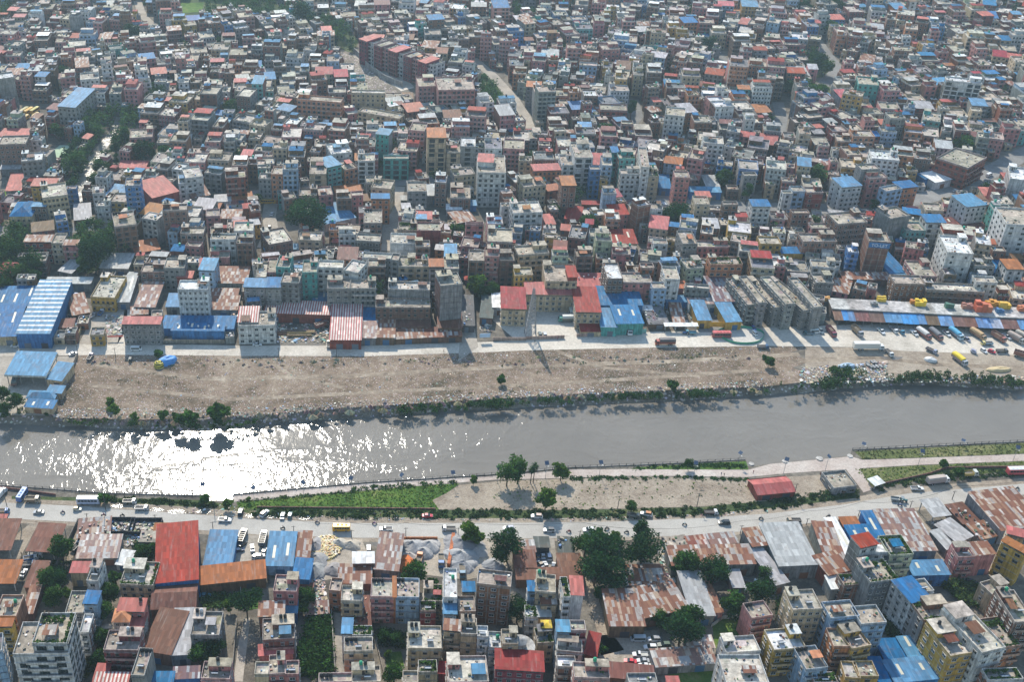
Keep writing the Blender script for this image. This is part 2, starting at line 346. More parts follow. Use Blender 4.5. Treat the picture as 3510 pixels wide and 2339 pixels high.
def flat_parts(root, w, d, z, wallc, roofc, opts, F, r, near):
    H = z; ph = .9; t = .16
    mb = MB(); mb.box(-w / 2, w / 2, -d / 2, d / 2, H - .2, H, vary(roofc, .08, r), 'concrete', skip='b')
    for kz in range(r.randint(1, 4)):
        a, b_ = r.uniform(-w / 2 + .4, w / 2 - 1.5), r.uniform(-d / 2 + .4, d / 2 - 1.5); ww, dd = r.uniform(1, w / 2), r.uniform(1, d / 2)
        mb.box(a, min(a + ww, w / 2 - .3), b_, min(b_ + dd, d / 2 - .3), H, H + .02 + .012 * kz, vary(roofc, .3, r), 'concrete', skip='b')
    mb.build('roof', root)
    mb = MB(); pc = mixcol(wallc, (.5, .48, .44), r.uniform(.1, .7)); pc2 = vary(mixcol(pc, (.6, .58, .54), .45), .06, r)
    for a in ((-w / 2, w / 2, -d / 2, -d / 2 + t), (-w / 2, w / 2, d / 2 - t, d / 2), (-w / 2, -w / 2 + t, -d / 2 + t, d / 2 - t), (w / 2 - t, w / 2, -d / 2 + t, d / 2 - t)):
        mb.box(*a, H, H + ph, pc, 'paint', top=pc2, skip='b')
    mb.build('parapet', root)
    sx = 0
    if 's' in opts or ('m' not in opts and F >= 3 and w > 5 and d > 6 and r.random() < .6):
        sw, sd = (min(3.6, w * .45), min(4.6, d * .45)) if r.random() < .6 else (min(7, w * .8), min(6, d * .45)); sx = r.choice((-1, 1)) * (w / 2 - sw / 2 - .17); sy = d / 2 - sd / 2 - .17
        mb = MB(); c = vary(wallc, .08, r); mb.box(-sw / 2, sw / 2, -sd / 2, sd / 2, 0, 2.5, c, 'paint', skip='tb')
        mb.box(-sw / 2 - .25, sw / 2 + .25, -sd / 2 - .3, sd / 2 + .15, 2.5, 2.68, vary(roofc, .15, r), 'concrete')
        mb.box(-.45, .45, -sd / 2 - .02, -sd / 2, 0, 2, (.07, .05, .04), 'plain', skip='bk'); mb.box(.7, 1.3, -sd / 2 - .02, -sd / 2, 1, 1.9, (.03, .04, .05), 'glass', skip='bk') if sw > 3 else None
        st = mb.build('stair_room', root, (sx, sy, H))
        if 't' in opts or r.random() < .6:
            for q in range(r.choice((1, 1, 2))): link('water_tank', tank_mesh(r.choice('kkkse')), root, (sx + (q - .5) * 1.4, sy + .4, H + 2.68))
    elif 't' in opts:
        for q in range(r.choice((2, 3))): link('water_tank', tank_mesh('k'), root, (-w / 2 + 1 + q * 1.4, d / 2 - 1.0, H))
    if 'E' in opts: link('water_tank', tank_mesh('e'), root, (w * .2, d * .2, H))
    if 'p' in opts or (near and r.random() < .3): link('solar_panel', solar_mesh(), root, (-sx * .5, -d * .12, H), 0).rotation_euler = (0, 0, math.pi)
    n = int(w * d / (4.5 if 'j' in opts else 10)) if near else int(w * d / 14)
    if n > 0:
        mb = MB(); junk(mb, -w / 2 + .6, w / 2 - .9, -d / 2 + .6, d / 2 - 1.2, H + .02, min(n, 60), r, .8); mb.build('rooftop_clutter', root)['kind'] = 'stuff'
    if r.random() < (.5 if near else .3) and w > 6 and d > 7 and 'f' not in opts[:0]:
        aw, ad = min(4.5, w * r.uniform(.3, .5)), min(5, d * r.uniform(.25, .4)); ax = r.uniform(-w / 2 + aw / 2 + .4, w / 2 - aw / 2 - .4); ay = r.uniform(-d * .25, d * .1); rk = r.choice('nnoxxzkbpt'); mb = MB()
        mb.obox((-aw / 2, -ad / 2, 2.1), (aw, 0, 0), (0, ad, .25), (0, 0, .06), vary(ROOFS[rk], .12, r), 'patch_sheet' if rk == 'x' else 'sheet'); mb.box(-aw / 2 + .2, aw / 2 - .2, ad / 2 - .25, ad / 2 - .1, 0, 2.2, vary(wallc, .2, r), 'paint', skip='b')
        for q in (-aw / 2 + .1, aw / 2 - .2): mb.box(q, q + .1, -ad / 2 + .1, -ad / 2 + .2, 0, 2.1, (.2, .18, .16), 'plain')
        mb.build('roof_shelter', root, (ax, ay, H))
    if 'g' in opts:
        mb = MB()
        for a in ((-w / 2 + .2, w / 2 - .2, -d / 2 + .2, -d / 2 + 1.1), (w / 2 - 1.3, w / 2 - .2, -d / 2 + 1, d / 2 - .4), (-w / 2 + .2, w * .2, d * .2, d * .4)): greens(mb, *a, H, int(20 + (a[1] - a[0]) * (a[3] - a[2]) * 5), r)
        mb.build('roof_garden', root)['kind'] = 'stuff'
    if 'c' in opts:   # starter columns of an unfinished storey
        for i in range(3):
            for j in range(2):
                mb = MB(); mb.box(-.15, .15, -.15, .15, 0, 1.3, (.3, .28, .26), 'paint'); [mb.box(q, q + .03, q, q + .03, 1.3, 2, (.2, .1, .07), 'plain') for q in (-.1, .08)]
                mb.build('column', root, (-w / 2 + .3 + (w - .6) * i / 2, -d / 2 + .3 + (d - .6) * j, H))

def house(c, x0, y0, x1, y1, yb, F, wall, roof, opts, label, name='house', parent=None, cat=None):
    r = random.Random(hash_s(c + str(x0) + str(y0))); sheet = roof not in FLATS
    H = F * 3.05; zt = H + (1.2 if sheet else .9)
    if name == 'canopy': zt = H + .6
    (cx, cy), yaw, w, d = frame(c, x0, y0, x1, y1, yb, zt)
    vfront = full(c, 0, max(y0, y1))[1]; near = vfront > 1000
    if parent: root = parent; org = parent.matrix_basis_org
    else: root = empty(name, (cx, cy, 0), yaw)
    base = root
    if parent:   # a further block of the same building
        pass
    wc = vary(WALLS[wall], .07, r); rc = ROOFS[roof]
    FOOT.append((cx, cy, yaw, w, d, zt)); a, b_ = full(c, x0, y0), full(c, x1, y1); FACADES.append((min(a[0], b_[0]), max(a[0], b_[0]), (a[1] + b_[1]) / 2, cy - d / 2, zt))
    lx, ly = local_cam(cx, cy, yaw); k = 'f' in opts
    side = {}
    for sname in 'lr': side[sname] = wc if (k or r.random() < .45) else vary(r.choice((WALLS['B'], WALLS['G'], WALLS['G'])), .1, r)
    if 'U' in opts: side['r'] = WALLS['U']
    mb = MB(); x, y = w / 2, d / 2
    mb.face([(-x, -y, 0), (x, -y, 0), (x, -y, H), (-x, -y, H)], wc); mb.face([(x, y, 0), (-x, y, 0), (-x, y, H), (x, y, H)], side['l'])
    mb.face([(x, -y, 0), (x, y, 0), (x, y, H), (x, -y, H)], side['r']); mb.face([(-x, y, 0), (-x, -y, 0), (-x, -y, H), (-x, y, H)], side['l'])
    band = mixcol(wc, r.choice(((.55, .53, .5), (.2, .18, .17), (.5, .45, .38), wc)), .5); nf = max(1, int(round(F)))
    if 'u' in opts or wall == 'B':
        band = (.3, .28, .26); nb = max(2, int(w / 3.2))
        for i in range(nb + 1):
            xx = -x + (w - .3) * i / nb; mb.box(xx, xx + .3, -y - .04, -y, 0, H, band, skip='kb')
    for f in range(1, nf + 1):
        z = f * H / nf
        if f < nf or not sheet:
            e = .28 if (f % 1 == 0 and wall != 'B' and 'n' not in opts) else .06
            mb.box(-x - .06, x + .06, -y - e, -y, z - .34, z - .12 - (.002 if f == nf else 0), band, skip='k')
            mb.box(-x - .06, -x, -y, y, z - .34, z - .12 - (.002 if f == nf else 0), band, skip='fr'); mb.box(x, x + .06, -y, y, z - .34, z - .12 - (.002 if f == nf else 0), band, skip='fl')
    # far facades are too small for windows of their own: they stay in the wall
    indiv = vfront > 930 and 'x' not in opts
    wsty = r.choice('wwbds'); ww = r.choice((1.2, 1.4, 1.8)); wh = r.choice((1.3, 1.5)); 
    if 'G' in opts: ww, wh, wsty = 3.2, 2.2, 'd'
    def put(px, py, pz, rz):
        if indiv: link('window', window_mesh(wsty, ww, wh), root, (px, py, pz), rz); WIN_N[0] += 1
        else:
            ca, sa = math.cos(rz), math.sin(rz); fc = {'w': (.55, .55, .53), 'b': (.16, .09, .05), 'd': (.08, .08, .08), 's': (.35, .36, .37)}[wsty]
            def q(a0, a1, z0, z1, o, col, m): mb.face([(px + a * ca - o * sa * -1 * -1, py + a * sa - o * ca, zz) if False else (px + a * ca + o * sa, py + a * sa - o * ca, zz) for a, zz in ((a0, z0), (a1, z0), (a1, z1), (a0, z1))], col, m)
            q(-ww / 2 - .12, ww / 2 + .12, pz - .1, pz + wh + .1, .02, fc, 'plain'); q(-ww / 2, ww / 2, pz, pz + wh, .05, (0, 0, 0), 'glass')
    if 'x' not in opts:
        pitch = (ww + r.uniform(.9, 1.6)); nw = max(1, int((w - .6) / pitch)); fh = H / nf
        if 'q' in opts: nw = max(2, int(w / 5.5))
        if nw * nf > 60: nw = max(1, 60 // nf)
        for f in range(nf):
            for i in range(nw):
                if r.random() < .1: continue
                put(-x + w * (i + .5) / nw + r.uniform(-.12, .12), -y, f * fh + (.9 if wh < 2 else .5), 0)
        vis = 'l' if lx < -x else ('r' if lx > x else '')
        if vis and d > 4 and ('f' in opts or r.random() < .6):
            ns = max(1, int(d / r.uniform(3.2, 4.5))); ns = min(ns, 7)
            for f in range(nf):
                for i in range(ns):
                    if vis == 'r': put(x, -y + d * (i + .5) / ns, f * fh + .9, math.pi / 2)
                    else: put(-x, -y + d * (i + .5) / ns, f * fh + .9, -math.pi / 2)
    mb.build('wall', root)
    if 'b' in opts or (near and 'x' not in opts and '+' not in opts and r.random() < .35):
        for f in range(1, nf):
            bw = w * (.9 if r.random() < .6 else .55); b2 = MB(); z = f * H / nf; bx = r.choice((-1, 0, 1)) * (w - bw) / 2
            b2.box(-bw / 2, bw / 2, -1.15, -.29, -.1, .06, (.36, .34, .31)); rc2 = vary(mixcol(wc, (.6, .58, .55), .35), .08, r)
            b2.box(-bw / 2, bw / 2, -1.15, -1.05, .06, .95, rc2); b2.box(-bw / 2, -bw / 2 + .1, -1.05, -.02, .06, .95, rc2); b2.box(bw / 2 - .1, bw / 2, -1.05, -.02, .06, .95, rc2)
            b2.build('balcony', root, (bx, -y, z))
    if near and vfront > 1250 and 'x' not in opts:
        b2 = MB(); b2.box(-.55, .55, -.05, 0, 0, 2.1, (.12, .07, .04), 'plain', skip='kb'); b2.box(-.65, .65, -.6, 0, 2.2, 2.3, (.35, .33, .3)); b2.build('door', root, (r.uniform(-.25, .25) * w, -y - .08, 0))
    if not sheet: flat_parts(root, w, d, H, wc, rc, opts, F, r, near)
    else:
        mb = MB(); sheet_roof(mb, w, d, H + .9, vary(rc, .06, r), 'patch_sheet' if roof == 'x' else 'sheet', slope=.03, over=.35); mb.build('roof', root)
        mb = MB(); mb.box(-x, x, -y, y, H - .2, H, (.35, .32, .28), 'concrete', skip='b')
        if 'o' not in opts: mb.box(-x + .1, x - .1, -y + .6, y - .2, H, H + .8, vary(wc, .15, r), 'paint', skip='b')
        for q in ((-x + .1, -y + .1), (x - .25, -y + .1), (-x + .1, y - .25), (x - .25, y - .25)): mb.box(q[0], q[0] + .15, q[1], q[1] + .15, H, H + .9, (.3, .3, .3))
        mb.build('upper_deck', root)
        if 't' in opts: link('water_tank', tank_mesh('k'), root, (w * .3, d * .3, H + 1.2))
    if not parent:
        tag(root, label, cat or ('apartment block' if 'apartment' in name or 'tower' in name else 'house'), 'buildings with storeys')
    return root, w, d, H
def hash_s(s):
    h = 2166136261
    for ch in s: h = ((h ^ ord(ch)) * 16777619) & 0xffffffff
    return h
def reparent(objs, root):
    for o in objs:
        m = o.matrix_world.copy(); o.parent = root

def shed(c, x0, y0, x1, y1, yb, Hh, wall, roof, opts, label, name='shed', cat=None):
    r = random.Random(hash_s(c + str(x0) + str(y0) + 's'))
    (cx, cy), yaw, w, d = frame(c, x0, y0, x1, y1, yb, Hh + .1)
    FOOT.append((cx, cy, yaw, w, d, Hh)); a, b_ = full(c, x0, y0), full(c, x1, y1); FACADES.append((min(a[0], b_[0]), max(a[0], b_[0]), (a[1] + b_[1]) / 2, cy - d / 2, Hh))
    root = empty(name, (cx, cy, 0), yaw); wc = vary(WALLS[wall], .08, r); rc = vary(ROOFS[roof], .06, r)
    mat = 'patch_sheet' if (roof == 'x' or 'q' in opts) else 'sheet'
    slope = min(.05, 1.6 / d); x, y = w / 2, d / 2; zb = Hh + (d + .8) * slope - .05
    mb = MB()
    if roof in 'lcg' and name != 'canopy':
        mb.box(-x - .2, x + .2, -y - .2, y + .2, Hh - .15, Hh + .05, rc, 'concrete'); slope = 0; zb = Hh - .2
        for kz in range(int(w / 4)): q = r.uniform(-x, x - 3); q2 = r.uniform(-y, 0); mb.box(q, q + r.uniform(1, 3), q2, q2 + r.uniform(1, y), Hh + .05, Hh + .07 + .01 * kz, vary(rc, .25, r), 'concrete', skip='b')
        if 'j' in opts: junk(mb, -x, x - 1, -y, y - 1, Hh + .05, int(w * d / 5), r)
    else: sheet_roof(mb, w, d, Hh, rc, mat, slope=slope, gable=('y' if 'R' in opts else 'r' in opts), stripes='x' if 'S' in opts else ('y' if 'Z' in opts else None), r=r)
    mb.build('roof', root)
    if 'j' in opts and roof not in 'lcg':
        mb = MB(); junk(mb, -x, x - 1, -y, y - 1, Hh + .35, int(w * d / 6), r); mb.build('roof_clutter', root)['kind'] = 'stuff'
    if 'o' in opts or name == 'canopy':
        n = max(2, int(w / 5) + 1)
        for i in range(n):
            for j in (0, 1):
                b2 = MB(); b2.box(-.15, .15, -.15, .15, 0, Hh - .02 + (j * d * slope if j else 0), (.45, .45, .43)); b2.build('post', root, (-x + .5 + (w - 1) * i / (n - 1), -y + .5 if j == 0 else y - .5, 0))
        if name == 'canopy':
            b2 = MB()
            for q in ((-x - .5, x + .5, -y - .5, -y - .42), (-x - .5, x + .5, y + .42, y + .5), (-x - .5, -x - .42, -y - .42, y + .42), (x + .42, x + .5, -y - .42, y + .42)): b2.box(*q, Hh - .9, Hh + (.0 if q[2] < 0 and q[3] < 0 else -.02), (.5, .5, .44))
            b2.build('fascia', root)
    else:
        b2 = MB(); k = x - .02
        b2.face([(-x, -y, 0), (x, -y, 0), (x, -y, Hh - .02), (-x, -y, Hh - .02)], wc); b2.face([(x, y, 0), (-x, y, 0), (-x, y, zb), (x, y, zb)], wc)
        b2.face([(x, -y, 0), (x, y, 0), (x, y, zb), (x, -y, Hh - .02)], vary(wc, .1, r)); b2.face([(-x, y, 0), (-x, -y, 0), (-x, -y, Hh - .02), (-x, y, zb)], vary(wc, .1, r))
        if 'R' in opts:
            for yy in (-y - .01, y + .01): b2.face([(-x, yy, Hh - .02), (x, yy, Hh - .02), (0, yy, Hh + w / 2 * .22 - .05)], wc)
        b2.build('wall', root)
        nd = 1 if w < 14 else (2 if w < 26 else 3)
        for i in range(nd):
            b2 = MB(); dw = min(3.2, w * .35); b2.box(-dw / 2, dw / 2, -.06, 0, 0, min(3.0, Hh * .75), r.choice(((.05, .05, .06), (.12, .14, .17), (.2, .09, .05), (.05, .12, .22))), 'plain', skip='bk'); b2.build('door', root, (-x + w * (i + .5) / nd + r.uniform(-1, 1), -y, 0))
    if 'l' in opts:
        n = max(2, min(6, int(w / 6)))
        for i in range(n):
            b2 = MB(); yy = -y * .6; e = d * .5 * r.uniform(.6, 1); b2.obox((-.5, 0, 0), (1.0, 0, 0), (0, e, e * slope), (0, 0, .03), (.5, .47, .37), 'tarp'); q = (i + .5) / n; yq = r.uniform(-y * .7, y * .1)
            b2.build('skylight', root, (-x + w * q, yq, Hh + .08 + (yq + y + .4) * slope))
    if 'v' in opts:
        for i in range(5):
            b2 = MB(); b2.tube((0, 0, 0), (0, 0, .5), .25, .25, 8, (.5, .5, .5), 'plain', False); b2.tube((0, 0, .5), (0, 0, .8), .35, .5, 8, (.62, .62, .6), 'plain', False); b2.tube((0, 0, .8), (0, 0, 1.15), .5, .15, 8, (.62, .62, .6), 'plain')
            yq = r.uniform(-y * .2, y * .6); b2.build('roof_vent', root, (-x + w * (i + .5) / 5, yq, Hh + .05 + (yq + y) * slope))
    tag(root, label, cat or 'shed', 'sheet roofed sheds'); return root, w, d, Hh

def hip(c, x0, y0, x1, y1, yb, F, wall, roof, opts, label, name='house'):
    H = F * 3.05; (cx, cy), yaw, w, d = frame(c, x0, y0, x1, y1, yb, H)
    FOOT.append((cx, cy, yaw, w, d, H)); root = empty(name, (cx, cy, 0), yaw); r = random.Random(hash_s(label)); wc = vary(WALLS[wall], .06, r); x, y = w / 2, d / 2
    mb = MB(); mb.box(-x, x, -y, y, 0, H, wc, skip='tb'); mb.build('wall', root)
    mb = MB(); o = .5; rc = ROOFS[roof]; h = min(w, d) * .28; i = max(0, (w - d) / 2); j = max(0, (d - w) / 2)
    A = [(-x - o, -y - o, H), (x + o, -y - o, H), (x + o, y + o, H), (-x - o, y + o, H)]; R0, R1 = (-i, -j, H + h), (i, j, H + h)
    if i >= j:
        mb.face([A[0], A[1], R1, R0], rc, 'sheet'); mb.face([A[2], A[3], R0, R1], rc, 'sheet'); mb.face([A[1], A[2], R1], rc, 'sheet'); mb.face([A[3], A[0], R0], rc, 'sheet')
    else:
        mb.face([A[0], A[1], R0], rc, 'sheet'); mb.face([A[1], A[2], R1, R0], rc, 'sheet'); mb.face([A[2], A[3], R1], rc, 'sheet'); mb.face([A[3], A[0], R0, R1], rc, 'sheet')
    mb.face([A[3], A[2], A[1], A[0]], (.3, .27, .24)); mb.build('roof', root)
    ws = r.choice('wb'); nf = max(1, int(F)); nw = max(1, int(w / 2.6))
    for f in range(nf):
        for k in range(nw): link('window', window_mesh(ws, 1.2, 1.3), root, (-x + w * (k + .5) / nw, -y, f * 3.05 + .9), 0)
    tag(root, label, 'house', 'buildings with storeys'); return root

# ---------------- vehicles ----------------
WH = {}
def wheel_mesh(rad):
    k = round(rad, 2)
    if k not in WH:
        mb = MB(); mb.tube((0, -.12, 0), (0, .12, 0), rad, rad, 12, (.015, .015, .015), 'rubber'); mb.tube((0, -.13, 0), (0, .13, 0), rad * .55, rad * .55, 10, (.35, .35, .36), 'plain'); WH[k] = mesh_from('wheel', mb.v, mb.f, mb.m, mb.c)
    return WH[k]
def loft(mb, secs, col, m, capf=None):
    """secs: list of (x, halfwidth_bottom, z0, halfwidth_top, z1) along the vehicle"""
    n = len(secs); R = []
    for x, hb, z0, ht, z1 in secs: R.append([(x, -hb, z0), (x, hb, z0), (x, hb, (z0 + z1) / 2), (x, ht, z1), (x, -ht, z1), (x, -hb, (z0 + z1) / 2)])
    for i in range(n - 1):
        for k in range(6): k2 = (k + 1) % 6; mb.face([R[i][k], R[i][k2], R[i + 1][k2], R[i + 1][k]], col, m)
    mb.face(R[0][::-1], col, m); mb.face(R[-1], col, m)
VEH = {}
def vehicle_parts(kind, c1, c2):
    key = (kind, c1, c2)
    if key in VEH: return VEH[key]
    out = []; a, b_ = c1, c2
    def add(n, mb): out.append((n, mesh_from(n, mb.v, mb.f, mb.m, mb.c), (0, 0, 0)))
    def wheels(xs, y, rad, dual=False):
        for x in xs:
            for s in (-1, 1): out.append(('wheel', wheel_mesh(rad), (x, s * y, rad)))
    if kind in ('car', 'suv', 'hatch', 'taxi'):
        Ln, W, h1, h2 = dict(car=(4.3, .84, .92, 1.42), suv=(4.6, .9, 1.05, 1.75), hatch=(3.6, .78, .95, 1.5), taxi=(3.4, .74, .95, 1.5))[kind]; e = Ln / 2
        mb = MB(); loft(mb, [(-e, W * .85, .38, W * .8, h1 * .85), (-e * .93, W, .28, W * .95, h1 * .97), (-e * .45, W, .26, W * .96, h1), (e * .35, W, .26, W * .96, h1), (e * .8, W * .98, .28, W * .9, h1 * .86), (e, W * .8, .36, W * .75, h1 * .68)], a, 'carpaint'); add('body', mb)
        mb = MB(); bk = -e * (.62 if kind == 'car' else .92); loft(mb, [(bk, W * .9, h1 - .02, W * .82, h1), (bk + .32, W * .92, h1 - .02, W * .76, h2 - .06), (e * .1, W * .92, h1 - .02, W * .78, h2 - .04), (e * .48, W * .9, h1 - .04, W * .85, h1)], (.02, .025, .03), 'glass'); add('window', mb)
        mb = MB(); mb.prism([(bk + .36, -W * .74), (e * .1, -W * .76), (e * .1, W * .76), (bk + .36, W * .74)], h2 - .05, h2, b_, 'carpaint'); add('roof', mb)
        for s in (-1, 1):
            mb = MB(); mb.box(e - .16, e + .005, s * W * .6 - .16, s * W * .6 + .16, h1 * .6, h1 * .72, (.7, .7, .68), 'plain'); add('headlight', mb)
        wheels((-e * .6, e * .6), W - .1, .32 if kind != 'suv' else .37)
    elif kind in ('van', 'microbus'):
        Ln, W, h = (3.5, .74, 1.8) if kind == 'van' else (5.2, .92, 2.15); e = Ln / 2
        mb = MB(); loft(mb, [(-e, W * .96, .3, W * .88, h * .96), (-e * .9, W, .26, W * .9, h), (e * .55, W, .26, W * .9, h), (e * .85, W, .28, W * .88, h * .6), (e, W * .9, .32, W * .84, h * .48)], a, 'carpaint'); add('body', mb)
        mb = MB()
        for s in (-1, 1): mb.obox((-e * .85, s * (W * 1.005), h * .55), (e * 1.45, 0, 0), (0, -s * .05, h * .33), (0, s * .02, 0), (.02, .025, .03), 'glass')
        mb.obox((e * .62, -W * .85, h * .93), (e * .23, 0, -h * .32), (0, W * 1.7, 0), (.03, 0, .02), (.02, .025, .03), 'glass'); add('window', mb)
        mb = MB(); mb.box(-e * .88, e * .5, -W * .86, W * .86, h, h + .03, b_, 'carpaint'); add('roof', mb); wheels((-e * .6, e * .62), W - .1, .32)
    elif kind in ('bus', 'minibus'):
        Ln, W, h = (9.0, 1.2, 3.0) if kind == 'bus' else (6.8, 1.08, 2.65); e = Ln / 2
        mb = MB(); loft(mb, [(-e, W * .95, .45, W * .88, h * .95), (-e * .96, W, .4, W * .92, h - .02), (e * .93, W, .4, W * .92, h - .02), (e, W * .95, .45, W * .86, h * .9)], a, 'carpaint'); add('body', mb)
        for s in (-1, 1):
            for q in range(6):
                x0 = -e * .88 + q * e * 1.72 / 6; mb = MB(); mb.box(x0, x0 + e * 1.72 / 6 - .14, -.03, .03, h * .52, h * .8, (.02, .025, .03), 'glass'); out.append(('window', mesh_from('window', mb.v, mb.f, mb.m, mb.c), (0, s * (W * .985), 0)))
        mb = MB(); mb.box(-.03, .03, -W * .8, W * .8, h * .48, h * .85, (.02, .025, .03), 'glass'); out.append(('windscreen', mesh_from('windscreen', mb.v, mb.f, mb.m, mb.c), (e, 0, 0)))
        mb = MB(); mb.box(-e * .95, e * .92, -W * .9, W * .9, h - .02, h + .06, b_, 'carpaint'); [mb.box(-e * .7 + q * 1.6, -e * .7 + q * 1.6 + .9, -.4, .4, h + .06, h + .2, vary(b_, .1), 'plain') for q in range(int(Ln / 2.2))]; add('roof', mb); wheels((-e * .55, e * .6), W - .12, .46)
    elif kind in ('truck', 'tarptruck', 'tipper', 'longtruck', 'lighttruck', 'boxtruck', 'container'):
        Ln, W, h, bh = dict(truck=(7.6, 1.2, 1.15, 1.7), tarptruck=(8.6, 1.22, 1.15, 2.1), tipper=(6.0, 1.12, 1.1, 1.0), longtruck=(9.5, 1.25, 1.2, 2.3), lighttruck=(5.4, .95, .85, .55), boxtruck=(5.6, 1.0, .8, 2.0), container=(14.6, 1.24, 1.3, 2.7))[kind]; e = Ln / 2
        cab = dict(lighttruck=1.6, boxtruck=1.5, container=2.3).get(kind, 1.9); ch = dict(lighttruck=1.9, boxtruck=2.1).get(kind, 2.65)
        mb = MB(); mb.box(-e, e - cab + .3, -W * .45, W * .45, h * .5, h * .85, (.05, .05, .05), 'plain'); add('chassis', mb)
        mb = MB(); loft(mb, [(e - cab, W * .94, h * .5, W * .9, ch), (e - cab + .15, W * .96, h * .45, W * .9, ch + .02), (e - .55, W * .96, h * .42, W * .88, ch), (e - .05, W * .95, h * .42, W * .9, ch * .62), (e, W * .9, h * .45, W * .86, ch * .5)], a, 'carpaint'); add('cab', mb)
        mb = MB(); mb.obox((e - .5, -W * .8, ch * .96), (.46, 0, -ch * .33), (0, W * 1.6, 0), (.03, 0, .02), (.02, .025, .03), 'glass'); [mb.box(e - cab + .5, e - .6, s * W * .955 - .03, s * W * .955 + .03, ch * .62, ch * .88, (.02, .025, .03), 'glass') for s in (-1, 1)]; add('window', mb)
        mb = MB(); x1 = e - cab - .12
        if kind in ('truck', 'tipper', 'lighttruck'):
            t = .08; mb.box(-e, x1, -W, W, h * .85, h, b_, 'carpaint'); 
            for q in ((-e, x1, -W, -W + t), (-e, x1, W - t, W), (-e, -e + t, -W + t, W - t), (x1 - t, x1, -W + t, W - t)): mb.box(*q, h, h + bh, b_, 'carpaint')
            mb.box(-e + t, x1 - t, -W + t, W - t, h, h + bh * .55, (.2, .17, .13) if kind != 'lighttruck' else (.12, .11, .1), 'earth_pile', skip='b')
            if kind == 'truck':
                for q in range(6): mb.box(-e + q * (x1 + e - .1) / 5, -e + q * (x1 + e - .1) / 5 + .09, -W - .03, W + .03, h + bh, h + bh + .06, b_, 'carpaint')
        elif kind in ('tarptruck', 'longtruck'):
            mb.box(-e, x1, -W, W, h * .85, h + bh * .55, mixcol(a, (.2, .08, .06), .6), 'carpaint'); loft(mb, [(-e - .02, W + .03, h + bh * .5, W * .7, h + bh), (-e * .3, W + .03, h + bh * .5, W * .8, h + bh + .12), (x1 * .6, W + .03, h + bh * .5, W * .75, h + bh + .05), (x1 + .02, W + .03, h + bh * .5, W * .7, h + bh)], b_, 'tarp')
        else: mb.box(-e, x1, -W, W, h * .85, h + bh, b_, 'carpaint'); [mb.box(-e + q * (x1 + e) / 12, -e + q * (x1 + e) / 12 + .12, s * W - .03, s * W + .03, h, h + bh - .1, vary(b_, .05), 'carpaint') for q in range(12) for s in (-1, 1)] if kind == 'container' else None
        add('cargo_box' if kind in ('boxtruck', 'container') else 'cargo_bed', mb)
        rad = .36 if kind in ('lighttruck', 'boxtruck') else .5
        wheels((-e * .62, -e * .4, e - 1.1) if kind in ('container', 'tarptruck', 'longtruck') else (-e * .55, e - .9), W - .14, rad)
    elif kind == 'pickup':
        Ln, W, h1, h2 = 5.1, .9, 1.0, 1.75; e = Ln / 2
        mb = MB(); loft(mb, [(-e * .02, W, .35, W * .96, h1), (e * .5, W, .35, W * .95, h1), (e * .85, W * .97, .36, W * .9, h1 * .92), (e, W * .85, .4, W * .8, h1 * .75)], a, 'carpaint'); add('body', mb)
        mb = MB(); loft(mb, [(-e * .02, W * .92, h1 - .02, W * .8, h2 - .08), (e * .25, W * .92, h1 - .02, W * .8, h2 - .05), (e * .5, W * .9, h1 - .02, W * .85, h1)], (.02, .025, .03), 'glass'); add('window', mb)
        mb = MB(); mb.box(-e * .02, e * .26, -W * .78, W * .78, h2 - .06, h2, a, 'carpaint'); add('roof', mb)
        mb = MB(); t = .07; mb.box(-e, -e * .03, -W, W, .45, .6, a, 'carpaint'); [mb.box(*q, .6, 1.1, a, 'carpaint') for q in ((-e, -e * .03, -W, -W + t), (-e, -e * .03, W - t, W), (-e, -e + t, -W + t, W - t))]; mb.box(-e + t, -e * .06, -W + t, W - t, .6, .85, b_, 'tarp'); add('cargo_bed', mb); wheels((-e * .6, e * .62), W - .1, .37)
    elif kind == 'rickshaw':
        mb = MB(); loft(mb, [(-1.5, .7, .35, .62, 1.1), (.2, .7, .35, .62, 1.1), (.9, .5, .4, .4, .95), (1.3, .25, .5, .2, .8)], a, 'carpaint'); add('body', mb)
        mb = MB(); loft(mb, [(-1.5, .68, 1.55, .6, 1.8), (-1.2, .68, 1.55, .6, 1.85), (.7, .66, 1.55, .55, 1.8)], b_, 'tarp'); [mb.box(x, x + .06, y, y + .06, 1.0, 1.6, b_) for x in (-1.45, -.3, .6) for y in (-.66, .6)]; add('canopy', mb); wheels((-.9,), .58, .26); out.append(('wheel', wheel_mesh(.26), (1.0, 0, .26)))
    elif kind == 'tractor':
        mb = MB(); mb.box(-.3, 1.6, -.35, .35, .7, 1.25, a, 'carpaint'); mb.box(-.9, -.2, -.55, .55, .6, 1.0, a, 'carpaint'); add('body', mb); mb = MB(); mb.box(-1.0, .2, -.75, .75, 2.1, 2.2, b_, 'carpaint'); [mb.box(x, x + .07, y, y + .07, 1.0, 2.1, (.05, .05, .05)) for x in (-.9, .1) for y in (-.7, .63)]; add('canopy', mb)
        mb = MB(); mb.box(-4.6, -1.4, -.95, .95, .75, .9, b_, 'carpaint'); [mb.box(*q, .9, 1.4, b_, 'carpaint') for q in ((-4.6, -1.4, -.95, -.88), (-4.6, -1.4, .88, .95), (-4.6, -4.53, -.88, .88), (-1.47, -1.4, -.88, .88))]; mb.box(-1.4, -.9, -.05, .05, .7, .8, (.1, .1, .1)); add('trailer', mb)
        wheels((-.6,), .75, .68); wheels((1.25,), .55, .38); wheels((-3.2,), .85, .42)
    elif kind == 'motorcycle':
